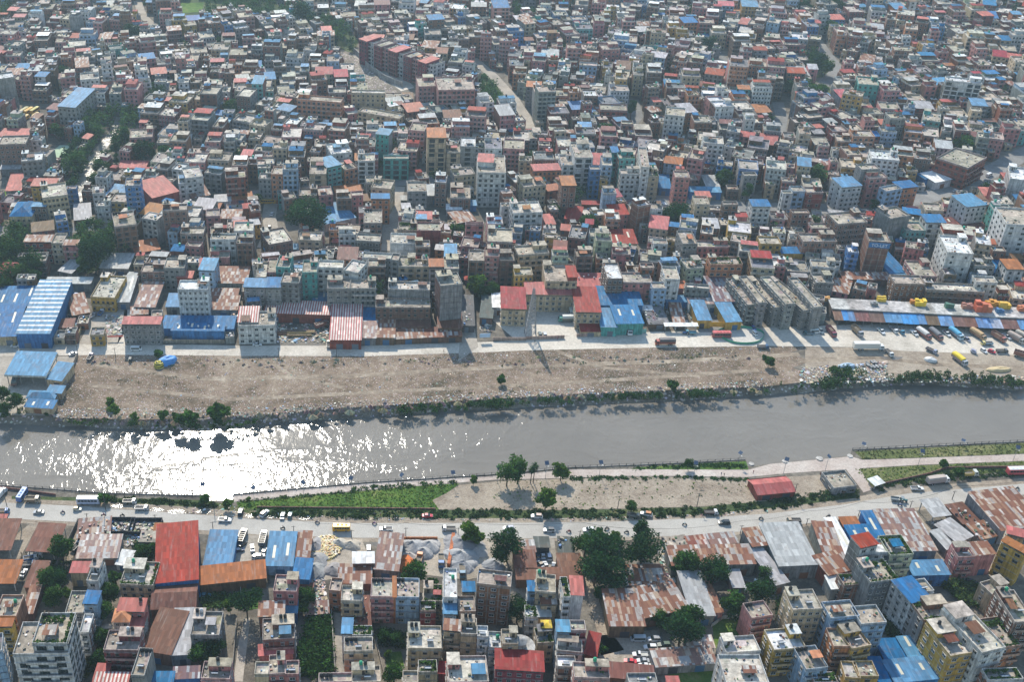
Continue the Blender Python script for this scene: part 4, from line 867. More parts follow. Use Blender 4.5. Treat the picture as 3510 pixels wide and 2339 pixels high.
FARBANK = '''
s B1 -60 545 266 540 386 5.5 G b l|upper part of the big blue workshop roof at the left edge
s B1 -140 800 132 790 548 5.2 C b l|lower part of the big blue workshop roof with a tan wall
s B1 135 768 416 768 341 8.5 U k Z|long blue warehouse with white striped roof and blue doors @warehouse
s B1 380 346 762 348 298 5 G z -|narrow zinc roof behind the white striped warehouse
s B1 45 1112 382 1124 932 6 W k -|pale blue petrol station canopy on white posts @canopy
s B1 390 1150 516 1166 1016 4.5 C k -|blue roofed kiosk with a yellow wall beside the petrol station canopy
c B1 225 1312 456 1318 1252 1 C k -|low hipped grey blue pavilion below the petrol station
s B1 390 1262 514 1272 1206 3.6 C k -|small blue roof between the pavilion and the dump wall
s B1 206 1384 440 1400 1322 3.4 C b l|blue lean to with three pale skylights above the river bank
h B1 760 458 962 468 277 2.5 Y l sf|yellow two storey house with a wide bare roof deck
s B1 966 502 1086 502 300 4.5 G z l|zinc lean to roof on the right of the yellow two storey house
s B1 1128 542 1302 546 346 4.5 G z q|grey corrugated workshop behind the pink terrace house
s B1 1098 612 1242 602 550 3.5 N x -|rusty low roof touching the pink terrace house
s B1 610 616 752 590 462 3 N x -|rust patchwork awnings left of the yellow house
s B1 486 720 612 716 652 3 N n o|brown awning on posts beside the white striped warehouse
h B1 755 780 870 776 716 1.9 Y g f|yellow gatehouse beside a red gate
h B1 1026 685 1345 686 626 3.6 G p sf|grey house with pink terrace, tidy window rows and a blue base
h B1 1492 396 1746 396 318 6 W w stf|white six storey house with ornamental top and balconies
s B1 1396 542 1506 542 440 5 G k -|small pale blue roof left of the white six storey house
s B1 1772 566 1994 568 458 5 G x q|white and rust sheet roof on the right of the white six storey house
s B1 1768 448 1996 452 392 5.5 G x -|rusty stepped roof behind the white and rust one
s B1 1800 342 2072 346 214 6 G x q|white and rust chequered roof with two roof vents
s B1 1362 724 1962 728 626 5 U b -|rear roof of the long blue roadside works
s B1 1440 742 1882 745 684 6 U b vl|front roof of the long blue roadside works with white vents
h B1 1182 250 1392 252 176 3 B c cu|unfinished brick house with bare columns beside the dirt track
h B1 1376 216 1550 216 132 4 G c s|grey house with jagged roof edge behind the unfinished brick one
s B1 1486 298 1612 300 246 8 R p -|coral roof behind the white six storey house
h B1 1670 228 1796 234 132 5 L k f|blue house with bright blue frames on every floor
s B1 838 216 1076 222 100 5 G z -|large pale zinc roof beside a great dark tree
s B1 490 240 600 262 132 4 G z -|old zinc roofs beside the walled lane
c B1 -20 256 172 256 172 2 R p -|red hip roofed villa among dark trees
h B1 166 166 386 156 90 3 N c -|brown house with a bare roof beside the white walled lane
h B1 2000 702 2312 696 582 3.2 W c f|white roadside house with signboards on its front
s B1 2000 672 2165 670 552 10.5 W p S+|x
s B2 60 592 620 611 494 5.5 R p S|long red and white striped open roof over the timber yard
s B2 613 820 876 822 512 5.5 R p S|tall red and white striped roof facing the dirt road
s B2 890 662 996 666 552 5 U b -|blue sheet roof wedged beside the red striped roof
s B2 880 802 1000 806 670 4.5 G w q|white and rust roof in front of the blue wedge
h B2 1000 546 1460 548 468 3.6 N c f|dark brown building with a long row of small windows
s B2 1146 712 1460 713 630 4.5 N n -|brown rust roof right under the dark brown building
s B2 1002 800 1160 802 640 4.5 N x q|brown roof with a white ribbed strip beside the rust fence sheds
s B2 1166 815 1400 802 722 3.4 N x -|rust and cream roadside shed roofs behind the brick wall
s B2 1402 800 1726 792 724 3.4 N n q|rusty roadside roof with white gaps left of the black yard
s B2 1526 720 1726 722 606 5 N n -|brown roof with white scratches below the windowless grey tower
h B2 1104 392 1456 402 324 5 G l fx|grey concrete block with three white parapet rooms
h B2 1546 366 1732 348 268 8 G c sx|tall windowless grey tower house
h B2 590 386 782 388 302 5 G c tj|left grey apartment slab with washing on the roof @apartment_block
h B2 786 386 1000 388 312 5 G c bs|right grey apartment slab with glazed balconies @apartment_block
h B2 200 336 356 344 256 5.5 G c f|grey concrete house left of the teal green one
h B2 76 376 198 377 296 5 G b -|grey house under a bright blue sheet
h B2 -110 372 72 376 302 5 G k -|grey house under a pale blue sheet
h B2 380 252 506 252 152 6 T c fs|teal green house with a yellow left side
h B2 160 206 276 212 112 6 T c f|turquoise corner house with a white roof edge
s B2 262 212 392 214 196 14 G k o|light blue roof over the teal house row
h B2 -10 292 78 292 166 5 C l f|white stepped house with a curved terrace
h B2 82 252 160 252 132 5 P c -|pink white narrow house beside the turquoise corner house
h B2 510 208 722 216 146 6 W l f|white house with dark glass panels and arched front
h B2 726 232 852 258 142 6 W l f|white house with a square open roof room
h B2 936 202 1082 204 140 5 N c b|dark brown house with cluttered open balconies
h B2 886 126 1190 142 78 5 W l f|long white parapet roof behind the brown balconies
h B2 1124 146 1192 152 92 6 G c f|slim grey house at the end of the long white parapet
h B2 1192 202 1330 206 112 5 C c jb|cream house with a planted terrace and dark stair
h B2 1332 206 1446 206 142 5 C c j|plain cream house next to the orange roof
h B2 1452 202 1572 202 140 6 G o f|grey white house with a salmon roof sheet
h B2 1578 222 1702 222 122 6 G c t|grey house beside the paved square with the red pavilion
h B2 1580 118 1682 120 16 5 G k -|house under a blue panel roof with two cream skylights
h B2 1785 152 1914 156 62 5 B c f|brick and cream house beside the pink one
h B2 1920 116 2040 120 42 5.5 P c fb|bright candy pink house with rows of windows
h B2 2044 152 2170 152 80 5 N c f|red brown house with pale windows right of the candy pink one
c B2 1752 316 1796 316 286 1 R r -|tiny red domed roof pavilion on the paved square
s B2 470 496 590 498 422 4 U k l|small blue roof under the grey apartment slabs
s B2 1732 700 1830 702 462 4 D d j|long black sheet roof beside the alley
s B2 1876 632 1980 640 462 4 N d -|long brown black roof between alley and school yard
s B2 1985 546 2060 548 436 5 W w -|white sheet roof beside the red school wing
h B3 -100 552 106 560 378 3 C r f|cream office complex with red roofs round a paved yard @office_block
h B3 104 434 530 442 336 3 C p f+|x
h B3 530 582 738 586 380 3 C r f+|x
s B3 572 752 732 752 690 3 C r +|x
h B3 272 326 536 330 176 4.6 C c s|cream house with columns behind the red roofed office
s B3 462 292 538 292 206 17 R r +|x
s B3 542 372 760 374 268 5 R p v|coral roof with white vents behind the blue sheds
s B3 735 528 1088 530 382 7 U b -|large vivid blue rear roof beside the red office
s B3 868 686 1094 682 542 6.6 T b l|vivid blue front roof with one cream skylight
s B3 738 712 872 716 562 5.4 T k -|blue side roof with a turquoise wall
h B3 792 306 924 306 172 5 N w f|brown walled house with a bright white roof
h B3 926 336 1170 338 252 4 P c jf|long pink grey house with busy balconies and yellow roof rooms
h B3 1172 386 1290 386 332 4 L c f|blue grey three storey house beside the junk sheds
h B3 1276 308 1402 312 202 5 W c fj|white grey house with many windows behind the blue grey one
s B3 1285 500 1476 502 452 4 U k -|teal blue low roof in front of the blue grey house
h B3 1446 376 1650 392 342 3 G l f|low grey house with a pale roof deck
h B3 1462 222 1604 212 142 4 V c f|mint green house with white frames
h B3 1656 184 1930 186 120 4.5 O c fg|orange framed house with arched windows and rooftop plants
s B3 1690 498 1866 498 302 6 U k q|rear blue patched roof of the yellow bannered garage
s B3 1552 656 1666 656 500 5 Y k -|left blue wing of the yellow bannered garage
s B3 1790 672 1920 666 500 5 Y k -|right blue wing of the yellow bannered garage
s B3 1480 515 1758 518 472 5.4 W w q|white strip roof across the yellow bannered garage
s B3 1140 690 1312 686 506 3 N g j|dark junk covered roof with old boards by the dirt road
s B3 1346 676 1442 680 506 3 N x -|rusty roof strip in the middle of the junk sheds
s B3 1276 706 1550 706 683 3.2 Z w o|long white awning facing the dirt road
s B3 1086 570 1170 572 536 3.5 W w -|small white sheet roof left of the junk sheds
h B3 1970 528 2062 520 306 3.5 G c jf|first of three long grey market blocks, nearest the blue garage
h B3 2066 508 2132 504 284 4.6 G c mf+|x
h B4 60 550 154 538 312 3.5 G c jf|middle one of the three long grey market blocks
h B4 156 522 236 514 290 4.6 G c mf+|x
h B4 306 576 394 560 316 3.5 G c jf|last of the three grey market blocks, touching the awning row
h B4 396 546 472 540 298 4.6 G c mf+|x
s B4 640 310 1052 316 252 4 N x -|long low rusty roof behind the market roof
h B4 1076 346 1332 352 272 3.4 B c -|low brick house with a pale roof behind the market
s B4 1080 300 1278 300 240 4.5 U k -|crooked pale blue sheet over the low brick house
h B4 1340 396 1832 420 332 3 N l f|long low row building below the white towers
h B4 412 340 562 342 262 3 G c j|low grey house behind the last grey market block
h B4 1517 82 1737 99 -64 6.5 W w fq|white tower with teal square windows @tower_block
h F 3452 767 3580 775 708 7 W c fq|cream white tower at the right edge with dark windows @tower_block
h C4 936 1056 1130 1070 966 6.5 B c ufEx|blank brick tower with a blue painted rental sign @tower_block
s B4 1032 262 1174 252 32 5 U b -|long vivid blue roof beside the blank brick tower
h B4 1246 282 1430 286 152 3 P c fb|coral pink temple like house with tiered eaves
h B4 1746 196 1920 202 126 4 G c f|grey house to the right of the white tower
h B4 1760 332 1940 340 278 4 W c f|white house with a roof room at the foot of the white tower
s B4 2008 352 2180 372 286 5 W x -|white and rust sheet roof on a slanted steel frame
s B4 1922 270 2036 276 156 4 U b -|deep blue roof between grey house and orange roof
h B4 2022 222 2165 226 142 4 W o f|white house with an orange brown roof at the right edge
h B4 380 202 580 216 140 3 W c sf|white house with orange trim behind the grey market blocks
h B4 168 242 356 252 152 3 G c j|grey unfinished house beside the orange trimmed white one
h C4 -60 1082 134 1086 1012 4 Y c bf|yellow house with verandas beside blue awnings
s C4 135 1172 330 1172 1118 9 Y b -|vivid blue awning roof on the yellow veranda house
'''
MID = '''
h C1 386 662 618 632 546 6.5 C l Uf|cream and glass block with one tall sky blue side @office_block
h C1 280 550 500 550 486 6 Y p f|mustard house with a coral sheet roof behind the cream glass block
c C1 90 832 286 832 702 4.4 C b -|cream house with a vivid blue hipped pavilion roof
h C1 286 738 416 740 706 5 N k b|brown balcony house between blue pavilion and cream glass block
s C1 52 598 192 592 456 5 G p -|pink sheet roofed building beside the green pitch
h C1 192 326 386 312 252 6 G w f|blank grey tower with white roof by the sports court
s C1 1396 664 1638 602 532 11 R p -|large dark red hall with a pink metal roof @hall
h C1 1142 552 1286 546 482 8 U c fsb|narrow bright blue tower house with curved balconies
h C1 1486 780 1710 772 722 7 B c uf|big bare brick block with white floor bands
h C1 1050 928 1250 902 802 6 B c ut|stepped bare brick house by the stream road
h C1 880 736 1002 736 692 4 W l fb|white house with shuttered floors beside the stream mouth
h C1 846 622 950 616 562 4 W c f|white parapet house above the stream road
h C1 1002 694 1180 702 612 4 Y c f|ochre house row left of the blue tower house
s C1 682 868 836 852 736 4 B z -|zinc roof with a brick wall at the stream mouth
h C1 1700 482 1860 462 386 5 W l f|pale green white house with two stepped roof decks
h C1 1636 532 1772 522 442 4 W l f|lower deck wing of the pale green white house
s C1 1762 664 1926 634 580 6 G x -|rust and cream sheet roof beside the red hall
s C1 1080 386 1330 391 326 4 R p -|long pink roof above the stream trees
h C1 1692 332 1876 336 246 4 P l f|pale pink house with a cream roof deck
h C1 1900 312 2096 320 242 4 C c sf|cream house with a brown open roof frame
h C1 2068 482 2250 472 412 5 R c bf|red brick house with one blue window frame
h C1 1926 1042 2156 1044 986 5 W c tf|white house with even rows of grey framed windows
h C1 2142 966 2320 962 882 5 W l Ef|white stepped house with green roof tanks
h C1 2166 1080 2312 1082 1022 5 B c jt|brick house with red washing beside the even windowed white house
h C1 1650 990 1862 992 926 5 B c scu|brick house with a red stair room
h C1 1696 1100 1832 1112 1056 4 P c f|salmon pink house with rounded corner
h C1 216 1062 464 1062 1002 4 R x -|dark red house under rusty sheets by the left road
h C1 466 1076 576 1076 986 4 C c fb|cream house with a yellow side by the left road
h C1 576 1092 706 1092 1046 4 P x fb|pink house under a rusty sheet by the left road
h C1 160 1202 416 1202 1166 3 N c -|dark brown low house among the left trees
s C1 1968 700 2116 692 642 4 W z -|white and zinc roof beside a coral roof
s C1 2112 680 2316 662 626 4 P o -|long coral roof in front of the red brick house
h C1 1886 832 2012 826 766 4 P c f|salmon house beside the zinc roof near the bus street
s C1 2020 850 2206 850 776 4 G x -|rust and white sheet roof near the bus street
h C1 1186 112 1396 102 32 4 P c jf|pink house with planted roof above the stream
s C1 -20 96 252 100 32 7 C p -|long coral roofed building at the left edge by the sports court
h C1 -20 172 232 166 92 6 B c f|brown apartment house at the left edge @apartment_block
s C1 1240 1170 1466 1132 1078 5 N o l|orange rust roof with white patches beside the great dark tree
s C1 0 400 182 396 326 5 G z -|old zinc roofed house at the left edge
h F 1638 590 1735 592 530 7 W c f|white seven storey office with a red roofed top by the main street @office_block
s F 1638 553 1690 556 528 24.6 W p +|x
h C2 1566 106 1736 106 22 8 C o G|tall dark glass block with an orange pitched roof @office_block
h C2 1742 242 1866 242 172 5 C c Gf|yellow framed glass house beside the dark glass block
h C2 1868 188 2006 192 102 6 G w G|grey glass house with a white roof room
h C2 1162 302 1392 302 268 4.4 T c G|teal bank like building with a great arched window
h C2 926 322 1082 322 252 5.5 W c Gf|white building with two tall blue glass strips
h C2 682 262 876 242 166 5 W w f|white and red house with stepped roof decks
h C2 482 442 636 442 312 5 C c Gf|tan building with a central glass strip
h C2 646 382 776 352 306 5 T k b|teal house with a blue roof corner
h C2 806 406 930 382 292 4 O c bf|yellow and orange house with round balconies
h C2 15 482 130 486 432 5 G l f|pale grey house at the bus street corner
h C2 130 442 236 446 372 6 O c fb|salmon house with columns at the bus street
h C2 236 402 370 402 342 7 L c fb|blue and grey house with red bands and many windows
s C2 625 905 908 842 768 5 W k -|large blue folded roof beside the giant tree
h C2 980 892 1150 892 766 4 B c tu|brick house with a white cluttered roof beside the market lane
h C2 1050 666 1216 666 622 5 O b f|orange salmon house with a bright blue roof
h C2 1046 562 1226 580 482 5 C c sf|cream house with a white stair tower above the orange salmon one
s C2 722 612 976 590 562 5.4 O o -|long orange roof strip along the street bend
h C2 736 672 870 666 612 4 B c -|brick house under the long orange roof strip
h C2 872 642 976 636 602 4 P c -|pink house at the end of the long orange roof strip
h C2 570 642 700 632 562 4 P c j|pink brown corner house above the giant tree
h C2 386 642 550 642 572 4 B c j|brown terrace house left of the giant tree
h C2 382 1046 586 1052 972 4 C l f|cream house with orange balcony bands
h C2 112 1092 330 1052 968 4 B l j|skewed brick house with a wide terrace
s C2 66 1136 386 1132 1092 6 L k -|long thin blue roof over white houses
h C2 1382 602 1560 602 512 4 G c f|grey flat roofed house at the main street
s C2 1556 642 1716 642 546 6 G z -|pale zinc roofed house in the grey block at the main street
h C2 1632 516 1736 522 446 5 B w f|house with a bright white roof room at the main street
s C2 1320 682 1426 684 646 4 G z -|small zinc roof beside the market lane
h C2 1776 662 1960 666 546 3 B c -|brick house with a cream awning left of the white office
s C2 1800 736 2016 732 692 4 U k -|pale blue awning roof left of the white office
s C2 1740 770 1880 772 724 4 W w -|white sheet roof in front of the pale blue awning
s C2 1830 896 2010 866 806 4 N x -|rusty diamond shaped roof beside parked cars
h C2 2116 902 2260 902 826 4 P w f|pink white house with a white terrace edge
h C2 1916 902 2082 902 882 5 P c f|pinkish grey house with paired windows
h C2 1290 952 1470 960 882 4 B c gj|house with blue tank stands and a green roof
h C2 1470 960 1686 962 882 5 R c x|red brown house with a blank brick side
h C2 1466 852 1556 852 814 5 C k -|house under a clear blue square sheet
h C2 1686 982 1780 986 952 4 O c x|blank orange brick house beside the red brown one
h C2 1222 1076 1456 1082 982 5 W l xf|house with a big blank white wall
h C2 906 1052 1130 1062 986 4 D c j|dark house with planted black terrace
s C2 695 1072 890 1076 1042 5 B p -|coral roof strip beside the dark planted house
h C2 750 1000 905 1000 952 4 W l f|long cream white roof with black posts
h C2 1456 1112 1590 1112 1052 5 B c b|brick house with balconies right of the blank white wall
h C3 446 546 576 546 462 6.5 B o f|brick tower house topped by an orange roof
h C3 706 402 800 402 366 6 U c f|bright sky blue house with white windows
h C3 792 482 866 486 456 4 Y c f|small golden yellow house beside the sky blue one
h C3 566 292 732 292 152 7 W c Gb|white house with stacked open terraces
h C3 812 362 906 366 272 6 L c fb|blue grey house behind the sky blue one
h C3 446 362 566 362 266 5 W c fb|white house with a cantilevered roof
h C3 188 412 434 402 356 4 O p f|tan orange house with two red roofs
h C3 972 302 1116 302 232 6 T c bg|emerald green house with a planted top
h C3 906 242 970 242 192 6 T b f|emerald house with a small blue roof
h C3 1172 376 1250 380 196 7 W c f|long narrow white slab house with a blank side
h C3 990 442 1166 442 396 5 W c jf|white house with four window rows at the main street
h C3 1236 462 1336 462 392 5 C c gf|cream house with rooftop plants at the main street
h C3 1486 472 1620 476 412 6 P c f|salmon framed house beside the blue roofs
s C3 1336 570 1440 576 456 5 U b -|L shaped blue roof at the main street
h C3 1600 292 1736 312 202 6 P c fb|pink and white house with wavy balconies
h C3 1742 156 1930 170 86 6 W l fb|ornate white house with arched windows
h F 2279 391 2347 398 363 7 W c f|slim white tower with dark green windows @tower_block
s C3 1770 560 1892 561 464 5 G z -|square grey sheet roof beside the blue roof row
s C3 1616 606 1906 612 562 5 U k -|long blue roof facing the main street
h C3 1668 718 1802 722 642 5.6 C c f|tall cream house with a pink roof sheet and bare columns
s C3 1680 652 1812 654 606 17.5 C p +|x
h C3 1256 762 1370 766 692 5 W c tf|slim white house with three window columns
h C3 1146 742 1262 722 692 6 B w x|brick house with blue and white sheets on top
h C3 826 622 946 622 576 5 L c x|white blank walled house with a blue roof tile
h C3 2192 736 2360 738 676 6 W b fb|white and red striped house under a blue roof
h C3 1926 722 2062 722 692 5 B c f|brown house with grey window frames
s C3 632 722 790 724 692 5 B r -|red roof strip at the foot of the brick tower house
s C3 470 852 610 868 742 6 R r -|dark red fan shaped roof below the brick tower house
s C3 302 906 386 902 822 7 P p -|coral folded roof left of the dark red fan roof
h C3 758 1052 906 1058 972 5 V c f|light green house with pale window rows
s C3 905 1082 1136 1082 962 6.5 C r l|wide dark red roof with cream skylights beside the light green house
h C3 1552 1082 1690 1082 962 5 G c bf|grey blue house with a zinc roof patch
h C3 1690 1112 1980 1112 1052 4 P c sf|long salmon house with two white roof rooms
h C3 1286 1082 1416 1086 1036 4 W c fb|white framed house with glazed verandas
h C3 906 1172 1076 1182 1102 4 P c j|pink brown house with a plain grey roof
h C3 582 1202 730 1202 1132 4 B c b|brown house with a pale terrace behind the red office
h C3 46 1186 330 1166 1102 5 C c fb|cream house with long window rows and a red edge
h C3 96 562 300 542 482 5 C c b|tan house with three open balcony floors
h C3 0 802 270 792 702 5 W l fb|white grey house with L shaped terraces
h C4 790 96 990 101 36 5 O c bf|orange framed house with stacked verandas
h C4 960 298 1214 320 216 5.5 W w f|modern white house with wide stepped front
h C4 936 482 1106 472 432 6 P c f|tall pink grid fronted house on the curved street
h C4 866 402 1035 396 352 7 G c x|blank grey block behind the pink grid house
h C4 690 562 870 546 482 5 W k fb|white columned house with a grey sheet top
h C4 1222 572 1384 556 516 4 O b f|orange house with a blue roof on the curved street
h C4 1092 602 1240 576 562 5 L c f|pale blue green house on the curved street
h C4 1840 388 2012 290 293 4.5 R c bf|red brick corner building with white roof edges
h C4 2226 482 2420 510 366 6 W w x|white topped building wrapped in green netting
s C4 1530 470 1710 480 406 5 R r -|dark red roof along the curved street
s C4 1542 522 1690 492 446 5 W w -|white sheet roof beside the dark red one
s C4 1446 492 1556 472 446 5 U b -|blue sheet roof left of the white one on the curved street
h C4 1272 962 1456 962 882 4 T c fb|turquoise house with open galleries
h C4 1462 882 1640 886 812 5 W b fb|white balcony house under a bright blue roof
s C4 1652 926 2000 922 852 5 P n l|long brown tiled roof on pink walls
h C4 1130 852 1312 822 766 6 G c x|blank grey house with pink penthouse
h C4 652 902 920 882 802 6 B c bu|dark brown apartment house with deep balconies @apartment_block
h C4 412 942 572 942 892 4 P c f|pink white house in front of two white roof rooms
h C4 556 892 640 892 852 4 W c f|small white roof room house
h C4 232 802 390 802 766 5 B c u|brick house with bare top beside the white roof room
h C4 330 1062 642 1062 986 5 B c u|broad raw brick house behind the white orange trimmed one
h C4 1832 742 2016 722 642 5 W k f|teal framed house with blue sheet canopies
h C4 1456 772 1620 782 702 4 C c b|tan rooftop house with poles at the junction
h C4 146 622 236 622 592 4 W c f|white house with a pointed gable on the street
h C4 236 602 350 602 552 4 L c f|lilac grey house beside the pointed gable
h C4 366 612 516 612 562 4 R c f|red brown house beside the lilac grey one
h D2 938 350 1006 375 310 6 M p fm|long red and white apartment row along the canal wall @apartment_block
h D2 1006 370 1073 395 335 5.7 W c bfm+|x
h D2 1073 400 1141 426 360 6 M c fm+|x
h D2 1141 421 1209 446 386 5.7 P c bfm+|x
h D2 1209 451 1276 476 411 6 M p fm+|x
h D2 1276 471 1344 496 436 5.7 W c bfm+|x
h D2 1344 501 1412 526 461 6 M c fm+|x
h D2 1412 521 1480 547 486 5.7 P c bfm+|x
h D2 1480 552 1547 577 512 6 M p fm+|x
h D2 1547 572 1615 597 537 5.7 W c bfm+|x
h D2 1664 822 2002 817 702 7 P c bf|cream and lilac apartment block near the top of the lane @apartment_block
h D2 1484 790 1640 786 702 6 P c bf|pink cream flats beside the lilac apartment block @apartment_block
h D2 866 846 1174 852 816 6 C l f|cream apartment block with a red middle bay @apartment_block
h D2 366 906 770 936 862 6 O c bf|salmon apartment block with a long dusty roof @apartment_block
h D2 926 1016 1306 1086 976 4 C c f|low tan apartment block with chimneys on its roof @apartment_block
h F 197 362 257 367 302 6 G k f|long grey block with a pale blue roof by the stream @office_block
h D1 -20 722 130 702 672 7 G w x|blank grey concrete block at the left edge
h D1 630 142 722 146 112 7 G w x|twin blank grey slabs far in the upper left
h D4 1642 732 1968 767 692 7 W w G|white tower with dark blue glass walls @office_block
h D4 692 852 870 882 812 7 Y c fb|mustard yellow apartment house among grey roofs @apartment_block
h D4 838 766 1026 782 692 6 T c f|turquoise house near the mustard apartment house
h D3 1262 292 1400 302 252 6 C c f|cream tower house with dark windows in the middle of the town
h D3 820 452 980 447 402 5 P c f|pink house with a square window grid
h D3 606 592 766 602 562 4 L c f|white house with a flat roof below the pink grid house
h D3 796 1002 1044 1012 946 4.4 R c bf|red brick house with three veranda floors
'''
# ---------------- ground, water, roads ----------------
def S(o): o['kind'] = 'structure'; return o
FAR_WATER = [(-400, 1440), (0, 1455), (168, 1462), (500, 1475), (700, 1478), (880, 1462), (1000, 1449), (1226, 1433), (1500, 1414), (1760, 1400), (2168, 1384), (2400, 1370), (2640, 1356), (3037, 1325), (3200, 1321), (3510, 1343), (3900, 1360)]
_rj = random.Random(2); FAR_WATER = [q for (a, b_), (c, d) in zip(FAR_WATER, FAR_WATER[1:]) for q in [(a + (c - a) * i / 8, b_ + (d - b_) * i / 8 + (_rj.uniform(-4, 3) if 0 < a < 3500 else 0)) for i in range(8)]] + [FAR_WATER[-1]]
NEAR_WALL = [(-400, 1640), (0, 1666), (374, 1694), (714, 1703), (720, 1716), (797, 1716), (800, 1698), (1254, 1657), (1760, 1625), (1947, 1606), (2321, 1591), (2557, 1578), (2562, 1600), (2640, 1592), (2918, 1563), (2922, 1545), (3510, 1516), (3900, 1500)]
WZ = -3.6; HAZE = 0.00011
def flat_sheet(name, pts, z, mat, c='F', sub=0):
    v = [P(c, x, y, 0) for x, y in pts]; me = bpy.data.meshes.new(name); me.from_pydata([(p.x, p.y, z) for p in v], [], [tuple(range(len(v)))]); me.materials.append(MATS[mat]); me.update()
    o = link(name, me); return S(o)
def strip(name, top, bot, z, mat): return flat_sheet(name, bot + top[::-1], z, mat)
def interp(poly, x):
    for (a, b_), (c, d) in zip(poly, poly[1:]):
        if a <= x <= c: return b_ + (d - b_) * (x - a) / (c - a) if c > a else b_
    return poly[0][1] if x < poly[0][0] else poly[-1][1]
# one sheet: near land, river bed, far land to the horizon
def ground_sheet():
    us = sorted(set([x for x, _ in FAR_WATER] + [x for x, _ in NEAR_WALL])); V = []; Fc = []
    cols = []
    for u in us:
        n = ray(u, interp(NEAR_WALL, u), 0); f0 = ray(u, interp(FAR_WATER, u), WZ); f1 = f0 * 1.0
        nr = Vector((n.x, n.y, 0)); d = Vector((n.x, n.y, 0)).normalized() * 0 + Vector((0, 1, 0))
        cols.append([(n.x * .05, -400, 0), (nr.x, nr.y, 0), (nr.x, nr.y + .25, -6), (f0.x, f0.y - 5, -6), (f0.x, f0.y + .5, WZ + .15), (f0.x, f0.y + 4.2, -.3), (f0.x, f0.y + 6.5, 0), (f0.x * 1.6, 3200, 0)])
    cols.insert(0, [(-2600, y, z) for _, y, z in cols[0]]); cols.append([(2800, y, z) for _, y, z in cols[-1]])
    m = len(cols[0])
    for c in cols: V += c
    for i in range(len(cols) - 1):
        for j in range(m - 1): a = i * m + j; Fc.append((a, a + m, a + m + 1, a + 1))
    me = bpy.data.meshes.new('ground'); me.from_pydata(V, [], Fc); me.materials.append(MATS['ground']); me.materials.append(MATS['mud_bank'])
    for i, p in enumerate(me.polygons): p.material_index = 1 if 1 <= i % (m - 1) <= 5 else 0
    me.update(); S(link('ground', me))
ground_sheet()
wm = bpy.data.meshes.new('river_water'); a = [ray(x, y, WZ) for x, y in FAR_WATER]
wv = [(-2600, a[0].y + 3, WZ)] + [(p.x, p.y + 3, WZ) for p in a] + [(2800, a[-1].y + 3, WZ)]
wv2 = [(-2600, ray(-400, 1640, 0).y, WZ)] + [(ray(x, interp(NEAR_WALL, x), 0).x, ray(x, interp(NEAR_WALL, x), 0).y + .2, WZ) for x, _ in FAR_WATER] + [(2800, ray(3900, 1500, 0).y, WZ)]
nw = len(wv); wm.from_pydata(wv2 + wv, [], [(i, i + 1, nw + i + 1, nw + i) for i in range(nw - 1)]); wm.materials.append(MATS['river_water']); wm.update(); S(link('river_water', wm))

NR_T = [(-250, 1712), (0, 1724), (300, 1738), (600, 1760), (880, 1781), (1200, 1795), (1760, 1794), (2100, 1790), (2400, 1778), (2640, 1762), (2900, 1730), (3120, 1692), (3510, 1660), (3800, 1636)]
NR_B = [(-250, 1765), (0, 1778), (300, 1793), (600, 1812), (880, 1834), (1200, 1845), (1760, 1848), (2100, 1844), (2400, 1837), (2640, 1814), (2900, 1777), (3120, 1744), (3510, 1697), (3800, 1672)]
strip('main_road', NR_T, NR_B, .06, 'asphalt')
strip('road_shoulder', [(x, y - 24) for x, y in NR_T[:7]], [(x, y + 14) for x, y in NR_B[:7]], .03, 'bare_field')
strip('road_shoulder', [(x, y - 20) for x, y in NR_T[6:]], [(x, y + 10) for x, y in NR_B[6:]], .028, 'bare_field')
FR_T = [(-250, 1170), (0, 1178), (440, 1180), (850, 1186), (1250, 1186), (1700, 1172), (2000, 1148), (2400, 1132), (2640, 1122), (3000, 1112), (3510, 1136), (3800, 1150)]
FR_B = [(-250, 1224), (0, 1222), (400, 1217), (850, 1221), (1250, 1222), (1700, 1207), (1800, 1202), (2200, 1193), (2640, 1187), (2950, 1191), (3100, 1204), (3300, 1211), (3510, 1219), (3800, 1230)]
strip('dirt_road', FR_T, FR_B, .05, 'dusty_road')
DUMP_T = [(262, 1219)] + [(x, y) for x, y in FR_B if 300 < x < 2700] + [(2760, 1192), (2705, 1212), (2780, 1238), (2715, 1262), (2795, 1288)]
DUMP_B = [(170, 1432), (500, 1440), (850, 1425), (1200, 1398), (1700, 1368), (2100, 1345), (2640, 1324), (2760, 1310)]
strip('rubbish_ground', DUMP_T, DUMP_B, .035, 'dump')
strip('sandy_ground', [(2760, 1192), (2950, 1191), (3100, 1204), (3300, 1211), (3510, 1219), (3800, 1230)], [(2760, 1310), (3000, 1296), (3300, 1300), (3510, 1305), (3800, 1310)], .034, 'bare_field')
flat_sheet('yard', [(-200, 1222), (262, 1222), (170, 1425), (-250, 1425)], .033, 'pale_street')
PROM_T = [(800, 1701), (1254, 1660), (1760, 1629), (1947, 1611), (2150, 1610), (2321, 1611), (2560, 1613), (2640, 1592), (2918, 1566), (2955, 1578), (3150, 1572), (3510, 1558), (3800, 1546)]
PROM_B = [(800, 1722), (1254, 1681), (1700, 1646), (1947, 1640), (2150, 1633), (2321, 1633), (2560, 1637), (2700, 1624), (2918, 1609), (2960, 1606), (3150, 1595), (3510, 1581), (3800, 1568)]
strip('promenade', PROM_T, PROM_B, .06, 'paving')
flat_sheet('path', [(2900, 1610), (2945, 1605), (2990, 1680), (2960, 1690)], .065, 'paving')
flat_sheet('lawn', [(810, 1724), (1254, 1684), (1500, 1662), (1575, 1660), (1530, 1692), (1482, 1716), (1505, 1748), (880, 1746), (820, 1744)], .045, 'grass')
